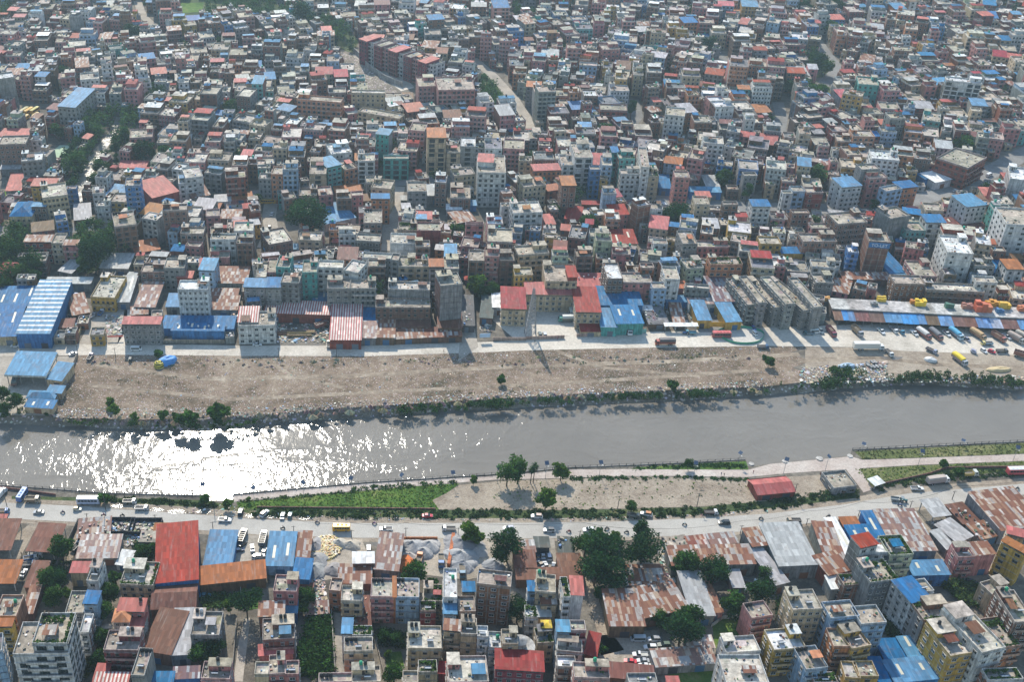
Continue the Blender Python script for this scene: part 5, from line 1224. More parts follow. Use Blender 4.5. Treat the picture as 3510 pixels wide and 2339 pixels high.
flat_sheet('lawn', [(2160, 1609), (2200, 1602), (2557, 1582), (2566, 1610), (2321, 1610)], .045, 'grass')
flat_sheet('lawn', [(2928, 1549), (3510, 1519), (3800, 1506), (3800, 1543), (3510, 1556), (3150, 1570), (2958, 1576)], .045, 'dry_grass')
flat_sheet('lawn', [(2925, 1610), (3150, 1597), (3510, 1583), (3800, 1570), (3800, 1600), (3500, 1612), (3150, 1650), (2995, 1672)], .045, 'dry_grass')
flat_sheet('bare_field', [(1505, 1748), (1482, 1716), (1530, 1692), (1575, 1664), (1700, 1652), (1947, 1642), (2321, 1637), (2560, 1645), (2640, 1640), (2880, 1625), (2900, 1660), (2860, 1700), (2640, 1718), (2400, 1738), (1900, 1750)], .04, 'bare_field')
strip('verge', [(40, 1702), (374, 1708), (700, 1716), (800, 1735), (880, 1746), (1490, 1750), (1900, 1752), (2400, 1740), (2640, 1718), (2940, 1690)], [(40, 1712), (374, 1722), (700, 1742), (800, 1752), (880, 1766), (1490, 1778), (1900, 1778), (2400, 1764), (2640, 1744), (2940, 1708)], .042, 'verge')
for pts, mat, nm in [
    ([(1075, 1850), (1240, 1850), (1260, 1900), (1180, 1980), (1120, 1990), (1060, 2000), (1070, 1900)], 'quarry_yard', 'gravel_yard'),
    ([(1380, 1850), (1720, 1850), (1740, 1960), (1600, 1990), (1360, 1960)], 'quarry_yard', 'gravel_yard'),
    ([(790, 1835), (900, 1838), (905, 1940), (800, 1940)], 'pale_street', 'car_yard'),
    ([(1838, 1850), (1900, 1850), (1912, 1950), (1838, 1946)], 'pale_street', 'car_yard'),
    ([(2060, 2180), (2260, 2160), (2280, 2300), (2050, 2270)], 'quarry_yard', 'car_park'),
    ([(1955, 1850), (1985, 1850), (2005, 1940), (2050, 2050), (2080, 2150), (2140, 2230), (2060, 2250), (2050, 2180), (2012, 2040), (1980, 1940)], 'bare_field', 'dirt_lane'),
    ([(842, 2120), (858, 2120), (832, 2339), (800, 2339), (818, 2200)], 'pale_street', 'lane'),
    ([(1142, 2100), (1168, 2105), (1180, 2310), (1150, 2310)], 'pale_street', 'lane'),
    ([(2442, 2150), (2460, 2125), (2520, 2110), (2545, 2160), (2530, 2230), (2450, 2225)], 'grass', 'lawn'),
    ([(2290, 2310), (2460, 2290), (2480, 2345), (2290, 2345)], 'grass', 'lawn'),
    ([(830, 2030), (900, 2022), (895, 2085), (850, 2095), (780, 2075)], 'grass', 'lawn'),
    ([(1320, 2240), (1375, 2235), (1385, 2285), (1325, 2295)], 'grass', 'lawn'),
    ([(60, 1830), (100, 1800), (130, 1800), (60, 1930), (20, 1930)], 'bare_field', 'yard'),
    ([(240, 1940), (285, 1820), (268, 1800), (215, 1960)], 'bare_field', 'lane'),
    ([(3105, 1760), (3140, 1755), (3290, 1945), (3260, 1960)], 'bare_field', 'lane'),
    ([(3250, 1930), (3400, 1930), (3420, 2000), (3280, 2010)], 'bare_field', 'yard'),
    ([(1570, 1240), (1575, 1180), (1570, 1010), (1600, 1010), (1640, 1190)], 'pale_street', 'lane'),
    ([(1700, 1015), (1960, 1050), (1985, 1150), (1760, 1160), (1690, 1100)], 'dusty_road', 'paved_yard'),
    ([(270, 1180), (360, 1000), (430, 1000), (440, 1120), (400, 1185)], 'pale_street', 'yard'),
    ([(400, 1190), (440, 1010), (450, 930), (480, 930), (470, 1010), (430, 1190)], 'dusty_road', 'lane'),
    ([(2390, 1140), (2520, 1140), (2540, 1040), (2440, 1040)], 'old_street', 'yard'),
    ([(2440, 900), (2500, 1000), (2470, 1010)], 'old_street', 'lane')]:
    flat_sheet(nm, pts, .055, mat)
# streets of the town as centre lines with widths in metres
ROADS = [([(-120, 800), (0, 792), (180, 790), (330, 770), (480, 745), (600, 715), (760, 690), (880, 668), (1022, 642), (1142, 640), (1366, 622), (1590, 610), (1760, 632), (1900, 640), (2022, 654), (2134, 677), (2321, 690), (2460, 706), (2630, 710), (2800, 718), (2967, 708), (3154, 684), (3285, 640), (3415, 580), (3510, 527), (3700, 440)], 13, 'old_street'),
         ([(1366, 640), (1352, 700), (1340, 760), (1325, 860)], 8, 'pale_street'), ([(930, 690), (922, 740), (930, 790), (905, 850)], 8, 'pale_street'),
         ([(1620, 200), (1690, 260), (1760, 337), (1800, 400), (1815, 440)], 8, 'pale_street'), ([(2795, 130), (2830, 180), (2873, 235), (2820, 290), (2790, 310)], 9, 'old_street'),
         ([(1230, 190), (1290, 230), (1380, 280), (1400, 300)], 9, 'pale_street'), ([(470, 0), (490, 55), (530, 90)], 7, 'pale_street'), ([(2665, 350), (2680, 400), (2668, 470)], 8, 'old_street'), ([(2170, 340), (2185, 400), (2160, 430)], 8, 'old_street'), ([(2455, 180), (2500, 220)], 7, 'old_street'),
         ([(2000, 1180), (2010, 1130), (1990, 1080)], 3, 'dusty_road')]
def ribbon(name, pts, w, z, mat, c='F'):
    q = [P(c, x, y, 0) for x, y in pts]; V = []
    for i, p in enumerate(q):
        d = (q[min(i + 1, len(q) - 1)] - q[max(i - 1, 0)]).normalized(); n = Vector((-d.y, d.x, 0)) * w / 2; V += [(p.x - n.x, p.y - n.y, z), (p.x + n.x, p.y + n.y, z)]
    me = bpy.data.meshes.new(name); me.from_pydata(V, [], [(2 * i, 2 * i + 2, 2 * i + 3, 2 * i + 1) for i in range(len(q) - 1)]); me.materials.append(MATS[mat]); me.update(); return S(link(name, me)), q
for k, (pts, w, mt) in enumerate([([(330, 1250), (700, 1300), (1200, 1290), (1700, 1260), (2300, 1240), (2740, 1215)], 3.2, 'track'), ([(300, 1320), (800, 1370), (1400, 1340), (2000, 1310), (2600, 1270)], 2.6, 'track'), ([(900, 1225), (1000, 1290), (1180, 1330)], 2.4, 'track'), ([(1900, 1200), (2050, 1260), (2400, 1290)], 2.4, 'track'), ([(2700, 1240), (3000, 1225), (3200, 1250), (3510, 1262)], 3, 'track')]): ribbon('dirt_track', pts, w, .04 + .003 * k, mt)
ROADQ = []
for i, (pts, w, mat) in enumerate(ROADS): ROADQ.append((ribbon('street', pts, w, .05 + i * .004, mat)[1], w))
STREAM_L = [(400, 400), (367, 464), (310, 527), (262, 610), (250, 692)]; STREAM_R = [(420, 400), (392, 464), (345, 545), (312, 606), (285, 692)]
flat_sheet('stream', STREAM_L[::-1] + STREAM_R, .04, 'stream_water')
flat_sheet('canal', [(1150, 172), (1290, 330), (1370, 322), (1210, 180)], .04, 'mud_bank'); flat_sheet('canal_path', [(1225, 182), (1210, 190), (1375, 312), (1420, 300), (1290, 225)], .05, 'dusty_road')
flat_sheet('sports_court', [(153, 535), (205, 498), (272, 498), (248, 552)], .06, 'court' if 'court' in MATS else 'paving')
GREENS = [[(470, 8), (880, -20), (1000, 40), (990, 75), (640, 70), (560, 40)], [(1060, 75), (1200, 110), (1230, 140), (1210, 185), (1130, 150), (1040, 100)], [(0, 780), (100, 800), (150, 950), (60, 1000), (-60, 960)], [(255, 800), (390, 790), (400, 900), (300, 940), (250, 900)], [(2770, 210), (2860, 200), (2870, 260), (2760, 270)], [(2780, 310), (2850, 300), (2830, 360), (2760, 360)], [(1760, 30), (1830, 50), (1820, 90), (1750, 90)], [(1640, 250), (1720, 300), (1740, 400), (1650, 390)], [(0, 30), (60, 40), (40, 80), (-30, 80)], [(2790, 10), (2900, 0), (2920, 30), (2800, 40)], [(630, 60), (680, 60), (690, 100), (640, 100)], [(250, 440), (480, 400), (470, 500), (380, 560), (330, 560), (300, 640), (230, 690), (240, 560), (330, 500)]]
for g in GREENS[:11]: flat_sheet('green', g, .03, 'verge')
flat_sheet('field', [(600, 10), (700, 8), (690, 40), (620, 44)], .05, 'grass'); flat_sheet('field', [(640, 62), (668, 62), (664, 96), (630, 98)], .05, 'grass'); flat_sheet('pitch', [(-20, 655), (28, 655), (26, 682), (-20, 685)], .05, 'grass')

# ---------------- buildings ----------------
def attach(old, root):
    m = root_mat(root).inverted() @ root_mat(old)
    for ch in list(old.children):
        l = ch.matrix_basis.copy(); ch.parent = root; ch.matrix_basis = m @ l
    bpy.data.objects.remove(old)
def root_mat(o):
    from mathutils import Matrix
    return Matrix.Translation(o.location) @ o.rotation_euler.to_matrix().to_4x4()
def run(rows):
    prev = None
    for line in rows:
        spec, lab = line.split('|'); t = spec.split(); nm = None
        if '@' in lab: lab, nm = lab.split('@'); lab = lab.strip(); nm = nm.strip()
        k, c = t[0], t[1]; n = [float(q) for q in t[2:8]]; wall, roof, o = t[8], t[9], t[10]
        if wall == 'Z': wall = 'G'
        if k == 'h': root = house(c, *n, wall, roof, o, lab, nm or 'house')[0]
        elif k == 's': root = shed(c, *n, wall, roof, o, lab, nm or 'shed', cat=nm.replace('_', ' ') if nm else None)[0]
        else: root = hip(c, *n, wall, roof, o, lab)
        if '+' in o: attach(root, prev)
        else: prev = root
run(NEAR); run(FARBANK.strip().split('\n')); run(MID.strip().split('\n'))

# the market hall with its coloured awnings
def market():
    (cx, cy), yaw, w, d = frame('B4', 545, 556, 2260, 642, 472, 5.5); root = empty('market_hall', (cx, cy, 0), yaw); FOOT.append((cx, cy, yaw, w, d + 12, 6)); r = random.Random(3)
    mb = MB(); mb.box(-w / 2, w / 2, -d / 2, d / 2, 0, 5, (.2, .18, .16), skip='tb'); mb.build('wall', root)
    mb = MB(); x = -w / 2
    while x < w / 2 - .1:
        e = min(w / 2, x + r.uniform(7, 14)); mb.box(x, e, -d / 2 - .4, d / 2 + .3, 5, 5.5, vary((.5, .48, .45), .16, r), 'concrete'); x = e
    mb.build('roof', root)
    cols = [('n', 85), ('b', 55), ('k', 60), ('n', 275), ('k', 160), ('b', 150), ('k', 75), ('n', 120), ('k', 125), ('n', 220), ('k', 130), ('L', 100), ('n', 150), ('k', 200)]
    x = -w / 2; tot = sum(q for _, q in cols)
    for i, (cc, q) in enumerate(cols):
        ww = (w + 1) * q / tot; col = {'n': (.17, .09, .065), 'b': (.05, .22, .5), 'k': (.12, .24, .42), 'L': (.42, .46, .58)}[cc]; mb = MB(); n = max(1, int(ww / 5)); dz = -.002 * (i % 2)
        for j in range(n): mb.obox((x + ww * j / n, -d / 2 - 7.2 - r.uniform(0, .6), 3.2 + dz), (ww / n - .03, 0, 0), (0, 7, 1.5), (0, 0, .08), vary(col, .12, r), 'sheet')
        mb.build('awning', root); x += ww
    for i in range(24): mb = MB(); mb.box(-.1, .1, -.1, .1, 0, 3.3, (.25, .24, .23)); mb.build('post', root, (-w / 2 + w * (i + .5) / 24, -d / 2 - 6.8, 0))
    tag(root, 'long market hall with pale flat roof and blue and brown awnings', 'market hall')
    for i, (px, py, nm, col, s) in enumerate([(960, 480, 'yellow tarpaulin bale on the market roof near its left end', (.6, .4, .04), 1), (1285, 515, 'tall yellow bale stack in the middle of the market roof', (.65, .45, .03), 1.25), (1235, 500, 'low orange sack heap beside the tall yellow bale stack', (.5, .2, .05), .9), (1810, 560, 'big red orange crate stack on the market roof', (.5, .13, .05), 1.9), (1880, 520, 'orange crate stack behind the big red orange one', (.55, .25, .04), 1.3), (1990, 535, 'yellow orange crate stack at the market roof edge', (.6, .35, .04), 1.4), (1955, 575, 'blue bale under the yellow orange crate stack', (.05, .14, .3), .9), (1680, 540, 'brown sack stack on the market roof', (.3, .14, .1), 1.2), (2150, 560, 'red sack stack at the far right of the market roof', (.45, .15, .07), 1.2), (900, 515, 'grey sack heap on the market roof', (.2, .2, .2), .8), (1530, 535, 'dark green sack heap on the market roof', (.06, .12, .09), 1.0), (495, 455, 'orange bundle beside the last grey market block', (.5, .25, .08), 1.0)]):
        p = P('B4', px, py, 6.5); o = empty('crate_stack', (p.x, p.y, 5.52 if px > 545 else 4), yaw); mb = MB(); 
        for a in range(3):
            for b_ in range(2): mb.box(-2 * s + a * 1.35 * s, -2 * s + a * 1.35 * s + 1.3 * s, -1.2 * s + b_ * 1.2 * s, b_ * 1.2 * s - .05, 0, s * r.uniform(1.5, 2.6), vary(col, .15, r), 'tarp')
        mb.build('stack_body', o); tag(o, nm, 'goods stack', 'goods stacked on the market roof')
market()
def text_mesh(name, s, size, loc, rot, col, parent=None, m='plain'):
    cu = bpy.data.curves.new(name, 'FONT'); cu.body = s; cu.size = size; cu.extrude = .02; cu.align_x = 'CENTER'; o = bpy.data.objects.new(name, cu); COL.objects.link(o)
    dg = bpy.context.evaluated_depsgraph_get(); me = bpy.data.meshes.new_from_object(o.evaluated_get(dg)); bpy.data.objects.remove(o); me.name = name; me.materials.clear(); me.materials.append(MATS[m])
    a = me.attributes.new('col', 'FLOAT_COLOR', 'FACE'); a.data.foreach_set('color', [q for _ in me.polygons for q in (*col, 1)]); o = link(name, me, parent, loc); o.rotation_euler = rot; return o
def banner(name, c, x0, y0, x1, y1, z0, z1, col, texts, label, cat='sign', yaw_off=0, push=0.0):
    a, b_ = P(c, x0, y0, z1), P(c, x1, y1, z1); u = b_ - a; w = u.length; ctr = (a + b_) / 2; yaw = math.atan2(u.y, u.x); root = empty(name, (ctr.x + math.sin(yaw) * push, ctr.y - math.cos(yaw) * push, 0), yaw)
    mb = MB(); mb.box(-w / 2, w / 2, -.06, .06, z0, z1, col, 'tarp'); mb.build('board', root)
    for s, fx, size, tc, dz in texts: text_mesh('lettering', s, size, (w * fx, -.075, z0 + (z1 - z0) * dz), (math.pi / 2, 0, 0), tc, root)
    tag(root, label, cat, None); return root
banner('banner', 'B3', 1552, 662, 1896, 668, 1.2, 3.9, (.58, .31, .03), [('MAK', -.33, 1.5, (.1, .02, .02), .38), ('MAK', -.08, .8, (.2, .05, .03), .25), ('MAK', .15, .8, (.1, .1, .1), .25), ('MAK', .42, .8, (.1, .1, .1), .45)], 'long orange yellow banner wall across the blue roofed garage front', push=1.0)
banner('sign', 'C4', 938, 1070, 1130, 1085, 17.6, 20.4, (.03, .14, .33), [('TO-LET', 0, 2.4, (.6, .65, .7), .2)], 'blue painted rental sign across the top of the blank brick tower', push=.25)
banner('signboard', 'B2', 1876, 772, 1966, 768, 2.2, 4.4, (.35, .48, .62), [], 'pale blue signboard on a small gatehouse beside the alley')
banner('banner', 'B1', 902, 790, 1034, 786, 1.8, 2.6, (.6, .1, .08), [], 'red banner strung across the yard entrance by the grey house')

# ---------------- boundary walls, railings ----------------
def wall_line(name, c, pts, h, t, col, label, cat='wall', parts=True):
    q = [P(c, x, y, 0) for x, y in pts]; mb = MB()
    for a, b_ in zip(q, q[1:]):
        d = (b_ - a); n = Vector((-d.y, d.x, 0)).normalized() * t; mb.obox((a.x, a.y, 0), (d.x, d.y, 0), (n.x, n.y, 0), (0, 0, h), col)
    o = mb.build(name); tag(o, label, cat); return o
for args in [
    ('boundary_wall', 'A1', [(480, 610), (600, 360), (665, 225)], 2.2, .25, (.2, .18, .16), 'grey lane wall beside the rusty shed and dark tree'),
    ('boundary_wall', 'A1', [(1690, 800), (2020, 765), (2025, 850)], 1.8, .25, (.42, .4, .37), 'pale curved wall of the grassy plot below the orange rust roof'),
    ('boundary_wall', 'A1', [(1990, 1060), (1960, 1400), (1935, 1568)], 1.8, .25, (.3, .27, .23), 'wall along the narrow lane near the pink edged house'),
    ('boundary_wall', 'A2', [(625, 985), (655, 1480)], 2.0, .3, (.36, .33, .29), 'pale wall between the green thicket and the lane'),
    ('boundary_wall', 'A2', [(1000, 1240), (1070, 1540)], 1.6, .25, (.33, .28, .23), 'garden wall beside the small lawn garden'),
    ('boundary_wall', 'A2', [(1238, 378), (1520, 378)], 1.6, .4, (.5, .19, .08), 'orange brick wall along the road above the gravel heaps'),
    ('boundary_wall', 'A2', [(1640, 340), (1600, 600)], 1.8, 1.2, (.52, .17, .07), 'stacked orange brick row between the two gravel yards'),
    ('boundary_wall', 'A3', [(1665, 1110), (1760, 1040), (1890, 1035), (1950, 1160)], 1.6, .25, (.5, .48, .45), 'curved white rail wall round the villa lawn'),
    ('boundary_wall', 'A4', [(1085, 275), (1460, 745)], 2.0, .3, (.26, .23, .2), 'long slanted wall beside the dirt lane of the grey roofs'),
    ('boundary_wall', 'A4', [(1365, 600), (1450, 720), (1700, 715)], 1.6, .25, (.5, .3, .23), 'salmon wall round the salmon house yard'),
    ('boundary_wall', 'B1', [(440, 1440), (560, 1200), (655, 970)], 2.4, .3, (.34, .29, .24), 'tan wall between the petrol station and the rubbish ground'),
    ('boundary_wall', 'B1', [(645, 865), (720, 640), (755, 580)], 2.2, .25, (.5, .38, .2), 'yellow yard wall beside the red gate'),
    ('boundary_wall', 'B1', [(1340, 850), (1890, 852), (1935, 790)], 2.0, .3, (.33, .28, .22), 'tan wall below the long blue roadside works'),
    ('boundary_wall', 'B1', [(365, 260), (440, 110)], 2.0, .3, (.5, .5, .48), 'white lane wall beside the grey yard among left trees'),
    ('boundary_wall', 'B2', [(1985, 830), (2265, 832)], 1.8, .3, (.42, .3, .24), 'salmon yard wall left of the office gate'),
    ('boundary_wall', 'B3', [(104, 825), (428, 812)], 1.8, .3, (.42, .29, .24), 'salmon yard wall between the office gates'),
    ('boundary_wall', 'B3', [(530, 800), (735, 795)], 1.8, .3, (.42, .29, .24), 'salmon yard wall below the right red wing'),
    ('boundary_wall', 'B3', [(795, 775), (890, 775)], 2.2, .2, (.25, .5, .47), 'turquoise gate wall left of the blue shed entrance'),
    ('boundary_wall', 'B3', [(1020, 772), (1115, 765)], 2.2, .2, (.25, .5, .47), 'turquoise gate wall right of the blue shed entrance'),
    ('boundary_wall', 'R4', [(480, 660), (600, 830)], 1.2, .25, (.25, .14, .11), 'brick plot wall left of the flat grey house on the field'),
    ('boundary_wall', 'R4', [(980, 775), (1480, 665), (1640, 610), (2353, 600)], 1.0, .25, (.27, .13, .11), 'low brick wall along the lower grass by the main road'),
    ('boundary_wall', 'R2', [(0, 968), (900, 978), (1640, 985)], .7, .25, (.28, .14, .11), 'low brick kerb wall between lawn and hedge'),
    ('boundary_wall', 'R1', [(0, 790), (510, 858)], 1.0, .25, (.26, .12, .1), 'red brown brick wall beside the parked lorries at the left'),
    ('canal_wall', 'D2', [(880, 475), (930, 520), (1010, 620), (1170, 735), (1332, 800)], 4.0, .6, (.42, .4, .37), 'curving grey canal wall in front of the red and white apartments'),
]: wall_line(*args)
def railing(pts, label, c='F'):
    q = [P(c, x, y, 0) for x, y in pts]; root = empty('railing', q[0]); o0 = q[0]; k = MB(); rl = MB(); n = 0
    for a, b_ in zip(q, q[1:]):
        d = b_ - a; m = max(1, int(d.length / 3)); nn = Vector((-d.y, d.x, 0)).normalized() * .35
        p = a - o0; k.obox((p.x, p.y, -4.5), (d.x, d.y, 0), (nn.x, nn.y, 0), (0, 0, 4.85), (.27, .25, .23), 'concrete')
        for h in (.75, 1.15): rl.tube(tuple(p + Vector((0, .15, h))), tuple(p + d + Vector((0, .15, h))), .05, .05, 5, (.09, .085, .08), 'plain', False)
        for i in range(m):
            s = p + d * (i / m)
            if n < 99: b2 = MB(); b2.box(-.1, .1, .05, .25, .35, 1.3, (.16, .15, .14)); b2.build('post', root, (s.x, s.y, 0)); n += 1
    k.build('embankment_wall', root); rl.build('rail', root); tag(root, label, 'railing')
railing([(-30, 1664), (374, 1694), (712, 1703)], 'river wall with a dark railing along the left road')
railing([(800, 1698), (1254, 1657), (1760, 1625), (1947, 1606)], 'river wall railing along the promenade beside the lawn')
railing([(1947, 1606), (2321, 1591), (2555, 1578)], 'river wall railing beside the thin lawn right of the palm')
railing([(2922, 1545), (3510, 1516), (3650, 1509)], 'river wall railing beside the dry lawn at the right')
railing_low = None

# ---------------- poles, lamps, tower ----------------
LAMPS = [('R1', 1858, 755, 1870, 880, 'leftmost solar street lamp seen against the sun glitter'), ('R1', 2320, 783, 2332, 920, 'solar street lamp at the start of the promenade'), ('R2', 421, 738, 430, 880, 'solar street lamp beside the lone walker on the promenade'), ('R2', 865, 698, 867, 832, 'green poled solar lamp at the edge of the glitter'), ('R2', 1330, 668, 1326, 796, 'solar lamp with an orange foot on the promenade'), ('R2', 1797, 645, 1794, 755, 'thin solar lamp left of the promenade sapling'), ('R2', 2216, 600, 2206, 730, 'solar lamp left of the big riverside tree'), ('R3', 304, 560, 292, 700, 'solar lamp right of the palms'), ('R3', 800, 552, 786, 672, 'blue panelled solar lamp in the middle of the promenade'), ('R3', 1675, 558, 1648, 684, 'solar lamp beside the round bush on the thin lawn'), ('R3', 2072, 465, 2060, 560, 'solar lamp at the end of the thin lawn'), ('R4', 178, 525, 148, 652, 'solar lamp beside the round concrete pad'), ('R4', 574, 498, 530, 628, 'solar lamp in front of the paved landing'), ('R4', 880, 380, 866, 450, 'solar lamp at the left corner of the dry lawn'), ('R4', 1425, 450, 1378, 585, 'solar lamp in the middle of the dry lawn'), ('R4', 1795, 358, 1780, 400, 'small far solar lamp on the dry lawn railing'), ('R4', 2295, 415, 2250, 540, 'rightmost solar lamp on the dry lawn')]
LP = []
def lamp_parts():
    if not LP:
        p = MB(); p.tube((0, 0, 0), (0, 0, 6), .09, .06, 8, (.3, .3, .3), 'plain'); h = MB(); h.box(-.9, .9, -.03, .03, 4.7, 4.76, (.3, .3, .3), 'plain'); h.box(.5, 1.1, -.14, .14, 4.66, 4.78, (.55, .55, .52), 'plain')
        s = MB(); s.obox((-.85, -.75, 5.75), (1.7, 0, 0), (0, 1.45, .75), (0, -.03, .06), (.25, .25, .26), 'plain'); s.obox((-.79, -.7, 5.85), (1.58, 0, 0), (0, 1.35, .7), (0, -.01, .015), (.1, .13, .2), 'solar_cell')
        LP.extend([('pole', mesh_from('pole', p.v, p.f, p.m, p.c)), ('lamp_head', mesh_from('lamp_head', h.v, h.f, h.m, h.c)), ('solar_panel', mesh_from('solar_panel', s.v, s.f, s.m, s.c))])
    return LP
for c, xt, yt, xb, yb, lab in LAMPS:
    p = P(c, xb, yb, 0); root = empty('street_lamp', (p.x, p.y, .04), hash_s(lab) % 6 * .35 - .9); top = full(c, xt, yt)[1]; lo, hi = 3, 14
    for _ in range(30):
        mid = (lo + hi) / 2
        if proj(p.x, p.y, mid)[1] > top: lo = mid
        else: hi = mid
    for n, me in lamp_parts(): o = link(n, me, root); o.scale = (1, 1, lo / 6)
    tag(root, lab, 'street lamp', 'solar street lamps by the river')
POLES = [('R1', 40, 700, 72, 990, 'tall grey power pole at the left by the box lorry'), ('R1', 940, 750, 972, 1000, 'power pole standing behind the white bus'), ('R1', 1950, 790, 1958, 945, 'thin pole at the gap in the river wall'), ('A1', 725, 150, 735, 205, 'short leaning pole by the tyre weighted roofs'), ('A1', 1292, 160, 1310, 228, 'thin pole at the scrap pen'), ('A1', 1783, 220, 1790, 270, 'pole at the blue roof by the road'), ('A2', 308, 255, 312, 320, 'pole at the corner of the blue skylight shed'), ('A2', 795, 290, 797, 350, 'pole below the yellow bus'), ('A2', 1250, 270, 1253, 350, 'pole at the orange brick wall'), ('A2', 1690, 270, 1692, 345, 'pole beside the leafy roadside sapling'), ('A3', 560, 300, 556, 345, 'pole at the head of the dirt lane'), ('A3', 1222, 310, 1212, 400, 'dark pole beside the tall cypress like tree'), ('A3', 1918, 250, 1905, 330, 'pole at the rust striped roof by the road'), ('A4', 305, 310, 300, 360, 'pole in front of the huge warehouse'), ('A4', 708, 250, 700, 290, 'pole at the blue and grey roof corner'), ('A4', 1110, 175, 1085, 265, 'leaning dark pole beside the white kiosk'), ('A4', 1452, 98, 1420, 165, 'leaning dark pole at the vast rust roof'), ('B1', 968, 890, 972, 965, 'dark pole at the rubbish ground edge by the grey house'), ('B1', 645, 870, 655, 950, 'slim pole at the petrol station wall'), ('B2', 183, 890, 187, 965, 'dark pole at the rubbish ground by the white house'), ('B2', 670, 870, 672, 965, 'dark pole opposite the tall striped roof'), ('R4', 260, 745, 242, 870, 'white concrete pole beside the orange roof'), ('R3', 965, 860, 955, 975, 'thin red pole in the bare field'), ('R3', 1700, 830, 1680, 960, 'leaning pale pole in the bare field')]
for c, xt, yt, xb, yb, lab in POLES:
    p = P(c, xb, yb, 0); root = empty('utility_pole', (p.x, p.y, .03), .1); top = full(c, xt, yt)[1]; lo, hi = 3, 14
    for _ in range(30):
        mid = (lo + hi) / 2
        if proj(p.x, p.y, mid)[1] > top: lo = mid
        else: hi = mid
    mb = MB(); mb.tube((0, 0, 0), (0, 0, lo), .16, .1, 8, (.14, .13, .12)); mb.build('pole', root); mb = MB(); mb.box(-.8, .8, -.05, .05, lo - .5, lo - .38, (.12, .11, .1)); [mb.tube((x, 0, lo - .38), (x, 0, lo - .2), .05, .05, 6, (.3, .25, .2)) for x in (-.7, 0, .7)]; mb.build('crossarm', root)
    tag(root, lab, 'utility pole', 'power poles')
def cable(c, pts, z, label):
    q = [P(c, x, y, 0) for x, y in pts]; mb = MB()
    for off in (0, .35):
        k = []
        for a, b_ in zip(q, q[1:]):
            for i in range(8): t = i / 8; e = a.lerp(b_, t); k.append((e.x, e.y + off, z - off - 1.2 * 4 * t * (1 - t)))
        k.append((q[-1].x, q[-1].y + off, z - off))
        for a, b_ in zip(k, k[1:]): mb.tube(a, b_, .035, .035, 4, (.03, .03, .03), 'rubber', False)
    tag(mb.build('power_cable'), label, 'cable')
cable('F', [(28, 1750), (299, 1783), (531, 1793), (728, 1810), (1007, 1830), (1204, 1842), (1390, 1842), (1570, 1841), (1987, 1840), (2253, 1862), (2536, 1834), (2764, 1800), (2942, 1769), (3114, 1758), (3263, 1713), (3520, 1690)], 7.2, 'sagging power cables running beside the main road')
def lattice_tower():
    p = P('B3', 140, 792, 0); root = empty('telecom_tower', (p.x, p.y, .05)); H = 27; cols = (.28, .27, .27)
    def w(z): return 2.3 * (1 - z / H) + .35
    for sx, sy in ((-1, -1), (1, -1), (1, 1), (-1, 1)): mb = MB(); mb.tube((sx * w(0), sy * w(0), 0), (sx * w(H), sy * w(H), H), .2, .13, 6, cols, 'plain'); mb.build('leg', root)
    mb = MB(); z = 0
    while z < H - 1:
        z2 = min(H, z + max(1.2, w(z) * 1.3)); c4 = [(-1, -1), (1, -1), (1, 1), (-1, 1)]
        for i in range(4):
            a, b_ = c4[i], c4[(i + 1) % 4]; mb.tube((a[0] * w(z), a[1] * w(z), z), (b_[0] * w(z2), b_[1] * w(z2), z2), .1, .1, 5, cols, 'plain', False); mb.tube((b_[0] * w(z), b_[1] * w(z), z), (a[0] * w(z2), a[1] * w(z2), z2), .1, .1, 5, cols, 'plain', False); mb.tube((a[0] * w(z2), a[1] * w(z2), z2), (b_[0] * w(z2), b_[1] * w(z2), z2), .1, .1, 5, cols, 'plain', False)
        z = z2
    mb.build('lattice', root); mb = MB(); mb.tube((0, 0, H), (0, 0, H + 3), .06, .03, 6, cols, 'plain'); mb.build('antenna', root); tag(root, 'tall grey lattice telecom tower in the office yard', 'tower')
lattice_tower()
def turret():
    p = P('A3', 48, 1350, 8); root = empty('round_turret', (p.x, p.y, 0)); mb = MB(); mb.tube((0, 0, 0), (0, 0, 12.5), 4.2, 4.2, 24, (.45, .42, .38)); mb.build('wall', root); mb = MB(); mb.tube((0, 0, 12.5), (0, 0, 12.8), 4.9, 4.9, 28, (.5, .47, .43), 'concrete'); mb.tube((0, 0, 12.8), (0, 0, 15.2), 2.0, 1.9, 16, (.3, .28, .27)); mb.tube((0, 0, 15.2), (0, 0, 16.2), 2.2, .4, 16, (.33, .32, .31), 'concrete'); mb.build('dome', root); tag(root, 'grey round turret rising from the wide red roof', 'turret')
turret()
